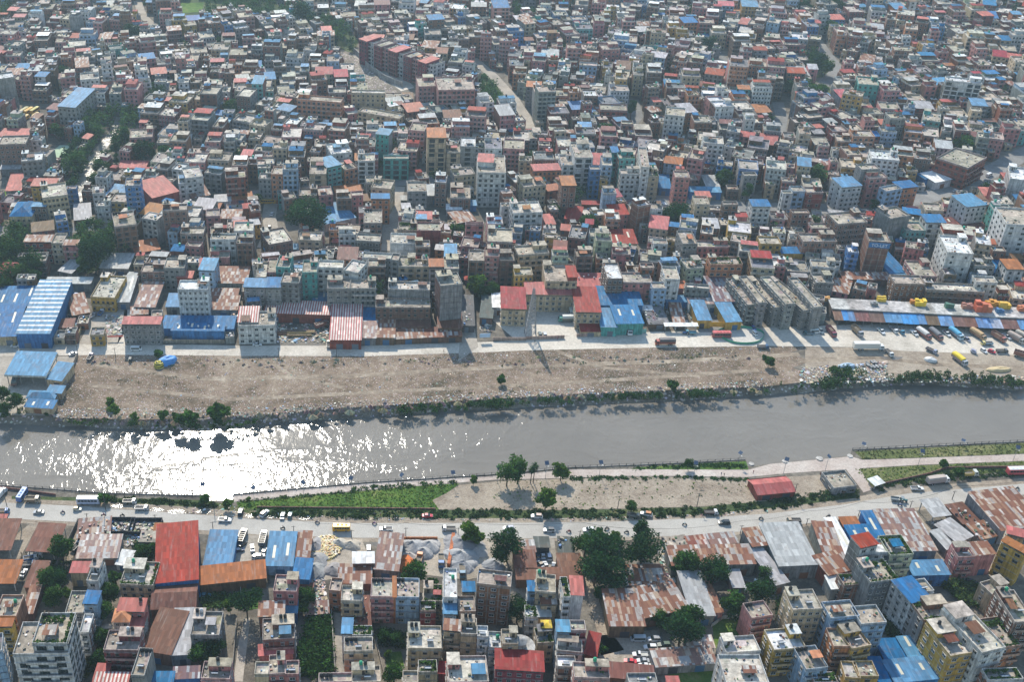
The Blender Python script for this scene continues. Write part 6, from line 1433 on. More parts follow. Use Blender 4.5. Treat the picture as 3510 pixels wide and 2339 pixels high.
def pile(name, c, x, y, rx, ry, h, col, label, bits=None, cat='heap'):
    p = P(c, x, y, 0); mb = MB(); r = random.Random(hash_s(label)); n, m = 22, 6; rings = []
    for j in range(m + 1):
        t = j / m; ring = []
        for i in range(n):
            a = 2 * math.pi * i / n; k = (1 - t) * (1 + .18 * math.sin(3 * a + rx) + r.uniform(-.07, .07)); ring.append((math.cos(a) * rx * k, math.sin(a) * ry * k, h * (t ** .8) * (1 - .12 * math.sin(2 * a)) - (.1 if j == 0 else 0)))
        rings.append(ring)
    for j in range(m):
        for i in range(n): i2 = (i + 1) % n; mb.face([rings[j][i], rings[j][i2], rings[j + 1][i2], rings[j + 1][i]], col, 'earth_pile')
    if bits:
        for _ in range(bits[0]):
            a, k = r.uniform(0, 6.28), r.random() ** .5; z = h * (1 - k) ** .8; s = bits[2]; mb.obox((math.cos(a) * rx * k, math.sin(a) * ry * k, z), (s * r.uniform(.5, 1), s * r.uniform(-.5, .5), r.uniform(-.1, .1)), (s * r.uniform(-.4, .4), s * r.uniform(.4, .8), 0), (0, 0, s * .5), vary(r.choice(bits[1]), .2, r), 'tarp')
    o = mb.build(name, None, (p.x, p.y, .03)); tag(o, label, cat, 'heaps of building material' if cat == 'heap' else None)
G_ = (.33, .32, .31)
for a in [('gravel_pile', 'A2', 1310, 440, 6, 5, 3.2, (.36, .35, .34), 'left grey gravel heap behind the orange brick wall'), ('gravel_pile', 'A2', 1450, 430, 5, 4, 2.6, (.4, .38, .36), 'right grey gravel heap behind the orange brick wall'), ('gravel_pile', 'A2', 1400, 485, 5, 3.5, 2.4, (.33, .32, .31), 'front grey gravel heap in the middle yard'), ('sand_pile', 'A2', 1290, 510, 4.5, 3, 1.6, (.45, .42, .38), 'pale sand heap beside the grey patched shed'), ('gravel_pile', 'A2', 1720, 420, 8, 6, 3.0, (.27, .26, .26), 'dark gravel heap beside the roadside sapling'), ('gravel_pile', 'A2', 1715, 530, 6.5, 6, 3.6, (.35, .345, .34), 'tall gravel heap right of the stacked orange bricks'), ('gravel_pile', 'A2', 1740, 590, 6, 4, 2.4, (.36, .355, .35), 'low gravel heap beside the green paved roof'), ('gravel_pile', 'A2', 500, 425, 4.5, 5, 2, (.28, .27, .27), 'dark gravel heap beside the rust roof'), ('gravel_pile', 'A2', 500, 540, 5.5, 5, 2.2, (.3, .29, .28), 'grey gravel heap right of the bright blue roof'), ('gravel_pile', 'A2', 490, 630, 4.8, 5, 2.6, (.3, .3, .29), 'grey gravel heap at the bright blue roof corner'), ('sand_pile', 'A2', 690, 410, 4, 3, 2.2, (.42, .38, .32), 'sand heap right of the yellow stone heap'), ('sand_pile', 'A2', 790, 420, 4.6, 3, 2.0, (.42, .37, .3), 'sand heap near the orange soil'), ('gravel_pile', 'A2', 640, 630, 4, 4, 2.0, (.27, .25, .24), 'brown gravel heap beside the white flat roof'), ('sand_pile', 'A2', 1860, 460, 4, 4, 1.4, (.4, .37, .34), 'pale sand heap by the dark roadside tree'), ('gravel_pile', 'A2', 2000, 580, 4.5, 4, 2, (.3, .3, .3), 'gravel heap beside the tiny white shed'), ('soil_pile', 'A2', 1255, 580, 4.2, 6, 2.4, (.55, .17, .06), 'orange soil heap at the grey patched shed corner')]: pile(*a)
pile('stone_pile', 'A2', 585, 440, 6, 6.5, 1.2, (.4, .3, .12), 'yellow and white broken stone heap in the gravel yard', (520, [(.5, .36, .1), (.55, .5, .4), (.4, .2, .08), (.5, .42, .2)], .8))
pile('plastic_heap', 'A3', 1400, 395, 6.5, 3, 1.4, (.12, .14, .16), 'heap of blue and yellow plastic on the roadside roof', (420, [(.04, .12, .4), (.6, .5, .08), (.5, .5, .5), (.03, .2, .25), (.02, .03, .1)], .7), 'scrap heap')
for c, x, y, w_, lab in [('A1', 1010, 275, 11, 'black scrap pen full of bags by the main road'), ('A1', 1225, 280, 12, 'dark scrap pen with a white bag beside the orange rust awning')]:
    p = P(c, x, y, 0); root = empty('scrap_pen', (p.x, p.y, .02)); mb = MB()
    for q in ((-w_ / 2, w_ / 2, -4, -3.8), (-w_ / 2, w_ / 2, 3.8, 4), (-w_ / 2, -w_ / 2 + .2, -3.8, 3.8), (w_ / 2 - .2, w_ / 2, -3.8, 3.8)): mb.box(*q, 0, 2.2, (.05, .05, .06))
    mb.build('wall', root); mb = MB(); junk(mb, -w_ / 2 + .4, w_ / 2 - 1, -3.5, 3, .1, 120, rnd, 1.2); mb.build('contents', root); tag(root, lab, 'scrap pen', 'scrap pens')
for i, (x, y, w_, lab) in enumerate([(300, 760, 11, 'left stack of brown boards in the timber yard'), (420, 765, 9, 'middle stack of brown boards in the timber yard'), (360, 790, 12, 'front row of dark boards in the timber yard'), (215, 775, 5, 'pale board stack at the timber yard corner')]):
    p = P('B2', x, y, 0); mb = MB(); [mb.box(-w_ / 2, w_ / 2 - rnd.uniform(0, 1), -1.2 + k * .5, -.75 + k * .5, 0, rnd.uniform(.5, 1.3), vary((.24, .16, .1), .25), 'paint') for k in range(5)]; tag(mb.build('timber_stack', None, (p.x, p.y, .05)), lab, 'timber', 'board stacks in the timber yard')
PIPES = [(880, 1020), (905, 1020), (845, 1030), (868, 1058), (895, 1060), (922, 1058), (952, 1056), (845, 1045)]
for i, (x, y) in enumerate(PIPES):
    p = P('B4', x, y, 0); mb = MB(); mb.tube((0, -1.2, .55), (0, 1.2, .55), .55, .55, 14, (.42, .42, .41), 'concrete', False); mb.tube((0, 1.2, .55), (0, -1.2, .55), .44, .44, 14, (.2, .2, .2), 'concrete', False); o = mb.build('concrete_pipe', None, (p.x, p.y, .03)); o.rotation_euler = (0, 0, .3); tag(o, 'grey concrete drain pipe among the pipes lying near the river bank', 'pipe', 'concrete pipes on the bank')
def blob(name, c, x, y, sx, sy, sz, col, label, deg=0, cat='tarpaulin', stripes=None):
    p = P(c, x, y, 0); mb = MB(); n, m = 20, 7; r = random.Random(hash_s(label)); R = []
    for j in range(m + 1):
        t = j / m * math.pi / 2; R.append([(math.cos(a) * sx * math.cos(t) ** .6 * (1 + .08 * math.sin(a * 3)), math.sin(a) * sy * math.cos(t) ** .6, sz * math.sin(t) * (1 + .1 * math.sin(a * 2 + j))) for a in [2 * math.pi * i / n for i in range(n)]])
    for j in range(m):
        for i in range(n): i2 = (i + 1) % n; mb.face([R[j][i], R[j][i2], R[j + 1][i2], R[j + 1][i]], stripes[j % 2] if stripes else vary(col, .05, r), 'tarp')
    o = mb.build(name, None, (p.x, p.y, .03)); o.rotation_euler = (0, 0, math.radians(deg)); tag(o, label, cat); return o
blob('tarpaulin', 'B1', 1405, 1015, 5.2, 3.0, 2.8, (.06, .24, .55), 'bright blue tarpaulin draped over a heap on the rubbish ground', 35)
blob('striped_tent', 'B1', 1340, 1045, 2.6, 2.4, 2.6, (.5, .4, .05), 'small yellow and black striped tent beside the blue tarpaulin', 0, 'tent', [(.6, .5, .06), (.03, .03, .03)])
blob('covered_car', 'B4', 1372, 1000, 2.9, 1.7, 1.6, (.6, .58, .55), 'car under a white cover on the sandy bank', -20, 'car')
blob('tarpaulin', 'B4', 668, 1052, 4.2, 2, 1.6, (.3, .4, .5), 'blue and white tarpaulin heap near the concrete pipes', 10)
blob('sand_bags', 'B4', 1945, 1080, 6, 2, 1.4, (.5, .38, .2), 'tan sand heap with a blue sheet on the right river bank', 5, 'heap')
def ring():
    p = P('B3', 1915, 790, 0); root = empty('net_enclosure', (p.x, p.y, .06)); mb = MB(); n = 40; mb.prism([(math.cos(a) * 11 * (1 + .08 * math.sin(a * 3)), math.sin(a) * 7.5) for a in [6.283 * i / n for i in range(n)]], 0, .05, (.5, .47, .42), 'earth_pile'); mb.build('base', root); mb = MB()
    for i in range(n):
        a, b_ = 6.283 * i / n, 6.283 * (i + 1) / n; f = lambda t: (math.cos(t) * 11 * (1 + .08 * math.sin(t * 3)), math.sin(t) * 7.5); A, B_ = f(a), f(b_); mb.obox((A[0], A[1], 0), (B_[0] - A[0], B_[1] - A[1], 0), (0, .08, 0), (0, 0, 1.1), (.05, .3, .18), 'tarp')
    mb.build('net', root); tag(root, 'oval plot ringed by low green netting on the dirt road', 'enclosure')
    for k in range(2): pass
ring()
def small_house_flat():   # on the field, flat grey house and orange roofed one
    house('R4', 610, 785, 822, 760, 640, 1.0, 'G', 'c', 'fm', 'flat grey single storey house with a black tank on the bare field')
    hip_r = shed('R3', 2240, 848, 2580, 815, 712, 3.2, 'R', 'p', 'r', 'low brick house with an orange red pitched roof on the bare field', 'house', 'house'); return hip_r
small_house_flat()
shed('R4', 990, 762, 1072, 735, 708, 2.4, 'W', 'w', 'o', 'small white roadside kiosk beside the right hand bus', 'kiosk', 'kiosk')
def pad(c, x, y, r_, label):
    p = P(c, x, y, 0); mb = MB(); mb.tube((0, 0, 0), (0, 0, .35), r_, r_ * .92, 20, (.5, .47, .43), 'concrete'); o = mb.build('round_platform', None, (p.x, p.y, .04)); tag(o, label, 'platform', 'round concrete pads at the landing')
pad('R4', 160, 545, 1.2, 'round concrete pad at the left end of the landing'); pad('R4', 478, 520, 1.5, 'round concrete pad in the middle of the landing'); pad('R4', 757, 495, 1.2, 'round concrete pad beside the dry lawn'); pad('R3', 2180, 568, 1.2, 'round concrete pad at the end of the thin lawn')

# ---------------- vehicles ----------------
W_, K_, S_, B_, R_ = (.62, .62, .61), (.02, .022, .025), (.35, .36, .37), (.04, .14, .35), (.45, .03, .03)
BR = (.15, .07, .05); TAN = (.35, .28, .2); GN = (.05, .22, .17); YE = (.6, .33, .02)
for v in [
 ('boxtruck', 'R1', 18, 850, 72, W_, W_, 'white box lorry parked at the left edge by the river wall'), ('minibus', 'R1', 207, 872, 80, (.06, .14, .38), (.1, .2, .42), 'dark blue minibus parked facing the river'),
 ('tipper', 'R1', 305, 915, 0, TAN, (.2, .13, .08), 'brown tipper parked beside the road'), ('bus', 'R1', 815, 925, 0, (.45, .47, .58), (.5, .55, .5), 'white and blue bus parked beside the left road'),
 ('taxi', 'R1', 712, 990, 0, (.62, .6, .5), (.65, .42, .06), 'white taxi with a yellow roof'), ('car', 'R1', 358, 1018, 180, S_, S_, 'silver saloon on the road at the left'),
 ('lighttruck', 'R1', 1192, 925, 0, W_, (.25, .22, .18), 'white open truck parked right of the white and blue bus'), ('lighttruck', 'R1', 1302, 985, 0, W_, (.55, .52, .5), 'white pickup lorry loaded with sacks'),
 ('suv', 'R1', 2207, 1015, 84, K_, K_, 'black jeep parked on the verge at the puddles'), ('pickup', 'A1', 1893, 215, -3, W_, (.03, .04, .05), 'white pickup with a dark canopy at the red warehouse'),
 ('lighttruck', 'A1', 25, 145, 0, B_, (.35, .2, .12), 'blue lorry loaded with goods at the left edge'), ('lighttruck', 'A1', 645, 440, 65, S_, (.1, .1, .1), 'grey lorry in the lane beside the striped sheet roof'),
 ('pickup', 'A1', 300, 500, 0, W_, K_, 'white pickup under the eave of the open rusty shed'), ('lighttruck', 'A1', 265, 540, 10, (.5, .5, .5), B_, 'white and blue lorry in the yard of rusty sheds'), ('lighttruck', 'A1', 250, 590, 10, W_, (.3, .3, .3), 'white lorry below the white and blue one'),
 ('car', 'A1', 203, 660, 80, W_, W_, 'white car beside the orange rust shed'), ('car', 'A1', 1725, 850, 0, (.05, .2, .3), (.05, .2, .3), 'blue green car on the grassy plot'),
 ('truck', 'A1', 2040, 370, 80, (.1, .1, .1), (.08, .08, .08), 'black lorry in the car yard'), ('suv', 'A1', 2035, 425, 60, K_, (.1, .1, .12), 'black jeep beside the faded blue roof'), ('car', 'A1', 2010, 470, 20, (.05, .06, .12), (.4, .42, .5), 'dark blue car below the black jeep'), ('car', 'A1', 2122, 450, 100, W_, W_, 'white saloon standing lengthwise in the car yard'), ('hatch', 'A1', 2150, 520, 60, W_, W_, 'white hatchback at the edge of the car yard'),
 ('suv', 'A2', 65, 160, 55, W_, (.5, .08, .06), 'white car with a red striped roof parked askew on the wet verge'), ('car', 'A2', 218, 180, 86, S_, S_, 'silver car parked nose to the hedge'), ('hatch', 'A2', 280, 175, 84, (.12, .2, .2), (.12, .2, .2), 'grey green hatchback parked beside the silver car'),
 ('minibus', 'A2', 712, 292, 180, YE, (.62, .36, .03), 'bright yellow school bus on the main road'), ('pickup', 'A2', 1085, 292, 180, W_, (.02, .02, .03), 'white pickup with a black load bed on the main road'), ('lighttruck', 'A2', 1615, 292, 180, W_, (.42, .4, .36), 'white flatbed lorry on the main road'), ('suv', 'A2', 2118, 288, 180, W_, (.4, .4, .48), 'white jeep with a roof rack on the main road'),
 ('car', 'A2', 1435, 180, 0, (.5, .04, .06), (.5, .05, .07), 'red car parked on the grassy verge'), ('suv', 'A2', 942, 460, 92, W_, W_, 'white jeep beside the grey patched shed'), ('truck', 'A2', 55, 385, 85, K_, (.1, .12, .14), 'black truck at the right of the car yard'), ('hatch', 'A2', 32, 520, 15, W_, W_, 'white small car below the black truck'), ('car', 'A2', 62, 480, 80, (.25, .25, .25), K_, 'grey car behind the white small car'),
 ('tipper', 'A2', 1365, 555, 78, (.5, .18, .05), (.5, .2, .06), 'orange tipper truck in the middle gravel yard'), ('tipper', 'A2', 1550, 570, -92, B_, (.3, .28, .26), 'blue tipper truck beside the stacked bricks'), ('tipper', 'A2', 1727, 655, -90, (.1, .2, .28), (.25, .25, .25), 'small blue grey tipper behind the green paved roof'),
 ('suv', 'A3', 195, 185, 175, W_, (.55, .42, .36), 'white car with a tan roof parked on the verge'), ('suv', 'A3', 298, 302, 180, W_, (.1, .1, .1), 'white car with a black sunroof on the main road'), ('suv', 'A3', 632, 300, 180, W_, W_, 'plain white car on the main road above the dirt lane'), ('suv', 'A3', 1115, 165, 165, W_, (.45, .2, .08), 'white car with an orange roof patch on the verge'), ('lighttruck', 'A3', 1010, 180, -20, (.12, .12, .1), (.2, .2, .18), 'old wrecked truck on the verge'), ('lighttruck', 'A3', 1660, 155, 0, W_, (.1, .06, .05), 'white lorry with an empty brown bed on the verge'), ('suv', 'A3', 1770, 238, 180, K_, K_, 'black car on the main road'),
 ('car', 'A3', 247, 515, 90, S_, W_, 'white car on the left in the walled yard'), ('suv', 'A3', 297, 520, 92, W_, (.6, .6, .66), 'white jeep on the right in the walled yard'), ('car', 'A3', 207, 520, 90, (.04, .05, .08), (.04, .05, .08), 'dark car at the wall of the walled yard'), ('car', 'A3', 224, 585, 120, S_, TAN, 'tan roofed car in the walled yard'), ('car', 'A3', 270, 595, 100, W_, W_, 'white car parked in front of the jeep in the walled yard'), ('hatch', 'A3', 335, 600, 75, W_, (.1, .12, .15), 'white car with a dark rear window in the walled yard'),
 ('microbus', 'A3', 1045, 1220, 180, (.36, .4, .42), (.4, .45, .48), 'grey van in the dirt car park'), ('suv', 'A3', 1180, 1220, 180, W_, (.3, .3, .3), 'white jeep beside the grey van'), ('suv', 'A3', 1150, 1288, 180, W_, W_, 'white jeep in the middle row of the dirt car park'), ('suv', 'A3', 1265, 1268, 180, (.05, .07, .05), (.1, .14, .1), 'dark green jeep under the leafy tree'), ('pickup', 'A3', 1062, 1350, 178, W_, (.4, .4, .36), 'white pickup in the dirt car park'), ('car', 'A3', 980, 1405, 170, (.55, .02, .03), (.55, .02, .03), 'bright red car in the dirt car park'), ('car', 'A3', 1088, 1400, 178, S_, S_, 'silver car beside the bright red one'), ('car', 'A3', 1102, 1442, 175, W_, W_, 'white car below the silver one'), ('car', 'A3', 1175, 1385, 120, K_, K_, 'black car tucked against the zinc shed'),
 ('lighttruck', 'A3', 1992, 735, -20, W_, (.2, .2, .2), 'white lorry under the trees by the small grey roof'), ('lighttruck', 'A3', 1905, 815, -5, (.3, .3, .3), (.1, .1, .1), 'grey lorry below the small grey roof'),
 ('lighttruck', 'A4', 200, 340, 180, TAN, K_, 'cream cabbed small lorry with a black cover'), ('tractor', 'A4', 1040, 182, -12, (.05, .15, .15), (.2, .22, .22), 'tractor with a loaded trailer on the main road'), ('longtruck', 'A4', 1305, 38, 10, W_, (.4, .33, .28), 'box truck painted teal white and red beside the road'), ('pickup', 'A4', 1150, 90, -3, W_, (.12, .12, .12), 'white pickup parked at the roadside kiosk'), ('bus', 'R4', 2290, 655, 2, (.5, .08, .09), (.6, .6, .6), 'red and white bus parked at the right edge'), ('tipper', 'R4', 1855, 675, 5, (.5, .5, .45), (.45, .33, .08), 'yellow dump trailer in the hedge'), ('suv', 'A4', 1730, 800, 40, (.4, .46, .46), (.4, .46, .46), 'pale car on the dirt by the tan low house'), ('suv', 'A4', 1568, 812, -20, (.06, .07, .1), (.06, .07, .1), 'dark jeep on the dirt near the salmon house'),
 ('microbus', 'B1', 1148, 912, 0, W_, W_, 'white microbus on the dirt road by the grey house'), ('car', 'B1', 617, 948, 30, W_, W_, 'white car at the petrol station gate'), ('car', 'B1', 130, 882, 0, W_, (.5, .35, .1), 'white taxi with a yellow roof in front of the striped warehouse'), ('lighttruck', 'B1', 760, 980, 80, (.5, .4, .42), (.15, .14, .14), 'small open lorry at the rubbish ground edge'), ('rickshaw', 'B1', 1098, 1000, 90, (.05, .05, .05), (.06, .07, .07), 'black auto rickshaw on the rubbish ground'), ('lighttruck', 'B1', 852, 605, 80, W_, B_, 'blue and white lorry in the yellow walled yard'), ('lighttruck', 'B1', 775, 635, 60, (.2, .2, .2), (.5, .5, .5), 'lorry with a white cover in the yellow walled yard'), ('lighttruck', 'B1', 632, 470, 75, B_, B_, 'blue lorry beside the white striped warehouse'), ('tarptruck', 'B1', 135, 1180, 95, (.1, .12, .12), (.12, .15, .14), 'dark green lorry at the petrol station'),
 ('car', 'B2', 780, 870, 0, S_, S_, 'silver car under the tall striped roof'), ('lighttruck', 'B2', 605, 875, 92, (.5, .45, .3), (.4, .38, .35), 'yellowish lorry at the timber yard gate'), ('truck', 'B2', 550, 715, 35, (.2, .14, .12), (.25, .1, .08), 'long brown lorry inside the timber yard'), ('car', 'B2', 1510, 525, 0, S_, S_, 'grey car beside the dark brown building'), ('microbus', 'B2', 1935, 325, 0, W_, W_, 'white van on the square with trees'), ('car', 'B2', 5, 872, 0, W_, W_, 'white car at the left white roadside house'),
 ('longtruck', 'B3', 455, 668, 180, (.06, .25, .2), (.5, .52, .5), 'green lorry in the office yard'), ('bus', 'B3', 482, 595, 90, (.5, .52, .48), (.55, .58, .54), 'white bus parked under the office wing'), ('suv', 'B3', 222, 785, 92, (.1, .13, .13), (.1, .13, .13), 'dark jeep in the office yard'), ('suv', 'B3', 262, 787, 92, S_, (.5, .5, .55), 'silver jeep in the office yard'), ('longtruck', 'B3', 1272, 865, 180, (.35, .08, .05), (.1, .09, .09), 'orange cabbed lorry with a big dark tarpaulin load'), ('tractor', 'B3', 1450, 775, 180, (.05, .15, .35), (.1, .25, .3), 'blue tractor with a trailer on the dirt road'), ('bus', 'B3', 1745, 800, 180, (.3, .08, .07), (.5, .1, .09), 'red bus on the dirt road beside the yellow banner'), ('lighttruck', 'B3', 2097, 895, 0, (.04, .1, .2), (.05, .08, .12), 'dark blue lorry at the edge of the rubbish ground'), ('truck', 'B3', 970, 760, -92, W_, (.4, .4, .38), 'white lorry nosing out of the blue shed'), ('van', 'B3', 2028, 780, -75, W_, W_, 'small white van beside the green netting'), ('hatch', 'B3', 2018, 735, -80, (.05, .1, .35), (.05, .1, .35), 'small blue car behind the small white van'), ('suv', 'B3', 1735, 640, -50, W_, W_, 'white car in the blue roofed garage yard'),
 ('lighttruck', 'B4', 345, 780, 180, (.05, .12, .15), (.2, .25, .28), 'dark teal lorry below the grey market blocks'), ('microbus', 'B4', 400, 765, 0, W_, (.5, .6, .6), 'white and green van below the grey market blocks'), ('suv', 'B4', 448, 760, -80, (.12, .16, .18), (.12, .16, .18), 'grey jeep beside the maroon lorry'), ('truck', 'B4', 533, 775, -82, (.2, .04, .05), (.18, .05, .06), 'maroon lorry with a yellow bumper'), ('truck', 'B4', 752, 770, -76, (.3, .3, .32), (.22, .16, .1), 'lorry with a yellow roof hood and open bed'),
 ('pickup', 'B4', 955, 760, -78, W_, (.06, .14, .14), 'white pickup at the market left'), ('lighttruck', 'B4', 1060, 750, -78, W_, (.3, .28, .28), 'white small lorry in the market row'), ('lighttruck', 'B4', 1117, 758, -82, (.06, .2, .3), (.3, .3, .3), 'blue cabbed small lorry in the market row'), ('pickup', 'B4', 1233, 775, -78, W_, (.5, .5, .48), 'white pickup left of the big maroon lorries'), ('tarptruck', 'B4', 1310, 795, -70, (.22, .07, .06), (.5, .48, .45), 'maroon lorry with a white load'), ('tarptruck', 'B4', 1412, 800, -76, (.22, .1, .09), (.15, .15, .16), 'maroon lorry with a black tarpaulin'), ('pickup', 'B4', 1505, 780, -76, W_, (.2, .1, .1), 'white pickup beside the sky blue tanker'), ('tarptruck', 'B4', 1580, 795, -74, (.3, .42, .5), (.08, .3, .45), 'lorry with a sky blue tarpaulin'), ('rickshaw', 'B4', 1632, 805, -80, W_, (.5, .5, .5), 'white rickshaw beside the sky blue lorry'), ('hatch', 'B4', 1680, 830, -75, (.2, .2, .25), (.2, .2, .25), 'dark grey small car in the market row'), ('tarptruck', 'B4', 1765, 800, -66, (.35, .22, .12), (.42, .28, .14), 'brown lorry with a tan load'), ('truck', 'B4', 1940, 820, -66, (.3, .1, .07), (.26, .12, .08), 'decorated red brown lorry'), ('pickup', 'B4', 2012, 805, -72, W_, (.3, .3, .3), 'white pickup between the brown lorries'), ('tarptruck', 'B4', 2085, 830, -62, (.3, .3, .28), (.32, .26, .22), 'grey brown lorry at the market right'), ('tarptruck', 'B4', 2150, 820, -62, (.2, .16, .12), (.36, .32, .26), 'last tan lorry at the right edge of the market row'),
 ('container', 'B4', 845, 905, 0, W_, (.6, .57, .52), 'long white container lorry on the dirt road'), ('lighttruck', 'B4', 1022, 945, -80, W_, (.15, .15, .15), 'white open truck behind the container lorry'), ('lighttruck', 'B4', 1842, 865, 180, (.5, .42, .15), (.1, .24, .34), 'yellow cabbed lorry with a blue cover'), ('lighttruck', 'B4', 1378, 925, -50, (.3, .32, .4), (.06, .06, .1), 'dark small lorry at the edge of the sandy bank'), ('rickshaw', 'B4', 1735, 935, -50, (.35, .35, .42), (.3, .3, .38), 'grey rickshaw in the line by the bank'), ('hatch', 'B4', 1818, 925, -70, W_, W_, 'small white car in the line by the bank'), ('hatch', 'B4', 1885, 930, -40, (.5, .03, .05), (.5, .03, .05), 'small red car in the line by the bank'), ('lighttruck', 'B4', 1970, 930, 0, (.1, .1, .1), (.04, .05, .05), 'black covered lorry in the line by the bank'), ('tarptruck', 'B4', 1612, 1010, -72, (.35, .36, .38), (.66, .48, .03), 'lorry with a vivid yellow tarpaulin on the sandy bank'), ('truck', 'B4', 2140, 970, -35, (.1, .1, .16), (.2, .08, .06), 'dark lorry at the right end of the bank'),
 ('bus', 'D1', 230, 1030, 70, YE, (.4, .35, .15), 'first yellow school bus in the far left depot'), ('bus', 'D1', 268, 1035, 70, YE, YE, 'orange roofed school bus in the far left depot'), ('bus', 'D1', 322, 1030, 70, YE, (.45, .42, .1), 'third yellow school bus in the far left depot'), ('minibus', 'D1', 330, 1075, 70, YE, (.55, .4, .1), 'small yellow bus below the three school buses'), ('minibus', 'D1', 205, 1115, 60, YE, YE, 'small yellow bus at the depot trees'), ('minibus', 'D1', 237, 1095, 70, YE, (.5, .35, .1), 'another small yellow bus near the depot trees'), ('bus', 'C2', 105, 715, 2, YE, (.3, .24, .1), 'long yellow bus in the bus street'), ('bus', 'C3', 745, 618, -8, YE, (.5, .35, .06), 'yellow bus on the main street below the sky blue house'), ('boxtruck', 'C2', 1915, 490, 0, W_, W_, 'white box truck on the main street left of the white office'), ('microbus', 'C4', 2030, 465, 35, W_, W_, 'white van on the curved street'), ('hatch', 'C4', 1725, 608, 20, W_, W_, 'white car at the junction of the curved street'), ('taxi', 'C4', 1685, 548, 10, W_, W_, 'pale taxi below the white sheet roof on the curved street'), ('car', 'D3', 1880, 480, 110, W_, W_, 'white car on the far lane among trees'), ('suv', 'C2', 118, 940, 92, K_, K_, 'dark car in the bus street lane'), ('car', 'C2', 140, 820, 80, W_, W_, 'white car in the bus street lane'),
]: vehicle(*v)
for r_ in [('R1', 577, 1018, 180, (.05, .05, .15), (.04, .04, .1), 'on the road behind the silver saloon'), ('R1', 950, 1042, 180, (.25, .05, .1), (.2, .12, .2), 'with a pink bag on the left road'), ('R1', 1122, 1045, 180, K_, (.03, .03, .03), 'all black on the left road'), ('A1', 1355, 222, 180, K_, (.05, .05, .05), 'at the orange rust awning'), ('A2', 220, 280, 180, K_, (.08, .08, .12), 'above the blue skylight shed'), ('A2', 510, 233, 0, (.05, .05, .1), (.1, .1, .16), 'left of the yellow school bus'), ('A2', 990, 242, 0, (.2, .05, .2), (.35, .2, .3), 'above the white pickup with a black bed'), ('A3', 465, 310, 180, (.3, .03, .03), (.3, .05, .05), 'between the two white cars'), ('A3', 785, 285, 10, K_, (.03, .03, .03), 'right of the plain white car'), ('A3', 950, 315, 180, K_, (.1, .1, .1), 'near the bare roadside tree'), ('A3', 1437, 250, 0, K_, (.2, .35, .4), 'left of the black car'), ('A3', 2080, 200, 0, K_, (.05, .1, .15), 'right of the black car'), ('A4', 468, 300, 190, K_, (.15, .15, .18), 'above the long white ribbed roof'), ('A4', 1018, 215, -10, (.05, .1, .3), (.3, .35, .45), 'behind the tractor'), ('A4', 1920, 88, 10, K_, (.12, .12, .15), 'at the far right of the main road')]: rider(*r_)
for p_ in [('R2', 491, 868, 0, (.2, .04, .04), (.03, .03, .04), 'lone walker in dark clothes on the promenade'), ('R2', 1832, 750, 0, (.03, .03, .03), (.03, .03, .03), 'walker in black near the promenade sapling'), ('R3', 1902, 672, 20, (.1, .1, .2), (.05, .05, .1), 'left one of the walkers on the right promenade'), ('R3', 1928, 680, 20, (.25, .2, .15), (.06, .06, .1), 'right one of the walkers on the right promenade'), ('R3', 2196, 655, 10, (.2, .05, .05), (.05, .05, .1), 'person near the paved landing'), ('A2', 1158, 190, 90, (.05, .1, .1), (.05, .05, .05), 'person standing on the verge left of the red car'), ('A2', 1178, 190, 80, (.08, .25, .2), (.05, .05, .05), 'person in green standing on the verge'), ('A2', 990, 170, 90, (.1, .12, .2), (.05, .05, .05), 'person at the hedge above the road'), ('A2', 1040, 170, 90, (.5, .48, .45), (.3, .05, .05), 'person in white at the hedge above the road'), ('A1', 183, 505, 90, (.02, .02, .02), (.02, .02, .02), 'left one of the people in the rusty yard'), ('A1', 222, 500, 90, (.03, .03, .03), (.02, .02, .02), 'right one of the people in the rusty yard'), ('B2', 1572, 930, 0, (.3, .1, .08), (.1, .05, .05), 'walker on the dirt road below the rust sheds'), ('B3', 178, 850, 30, (.05, .08, .05), (.03, .03, .03), 'walker on the dirt road below the office yard'), ('B3', 368, 825, 0, (.3, .05, .15), (.1, .03, .06), 'person in pink at the office gate'), ('B4', 1662, 850, 80, (.6, .6, .6), (.4, .35, .35), 'person in white among the market lorries'), ('B3', 1270, 765, 90, (.04, .04, .04), (.03, .03, .03), 'person under the long white awning'), ('B2', 540, 835, 90, (.3, .3, .35), (.1, .1, .15), 'person at the timber yard gate')]: person(*p_)
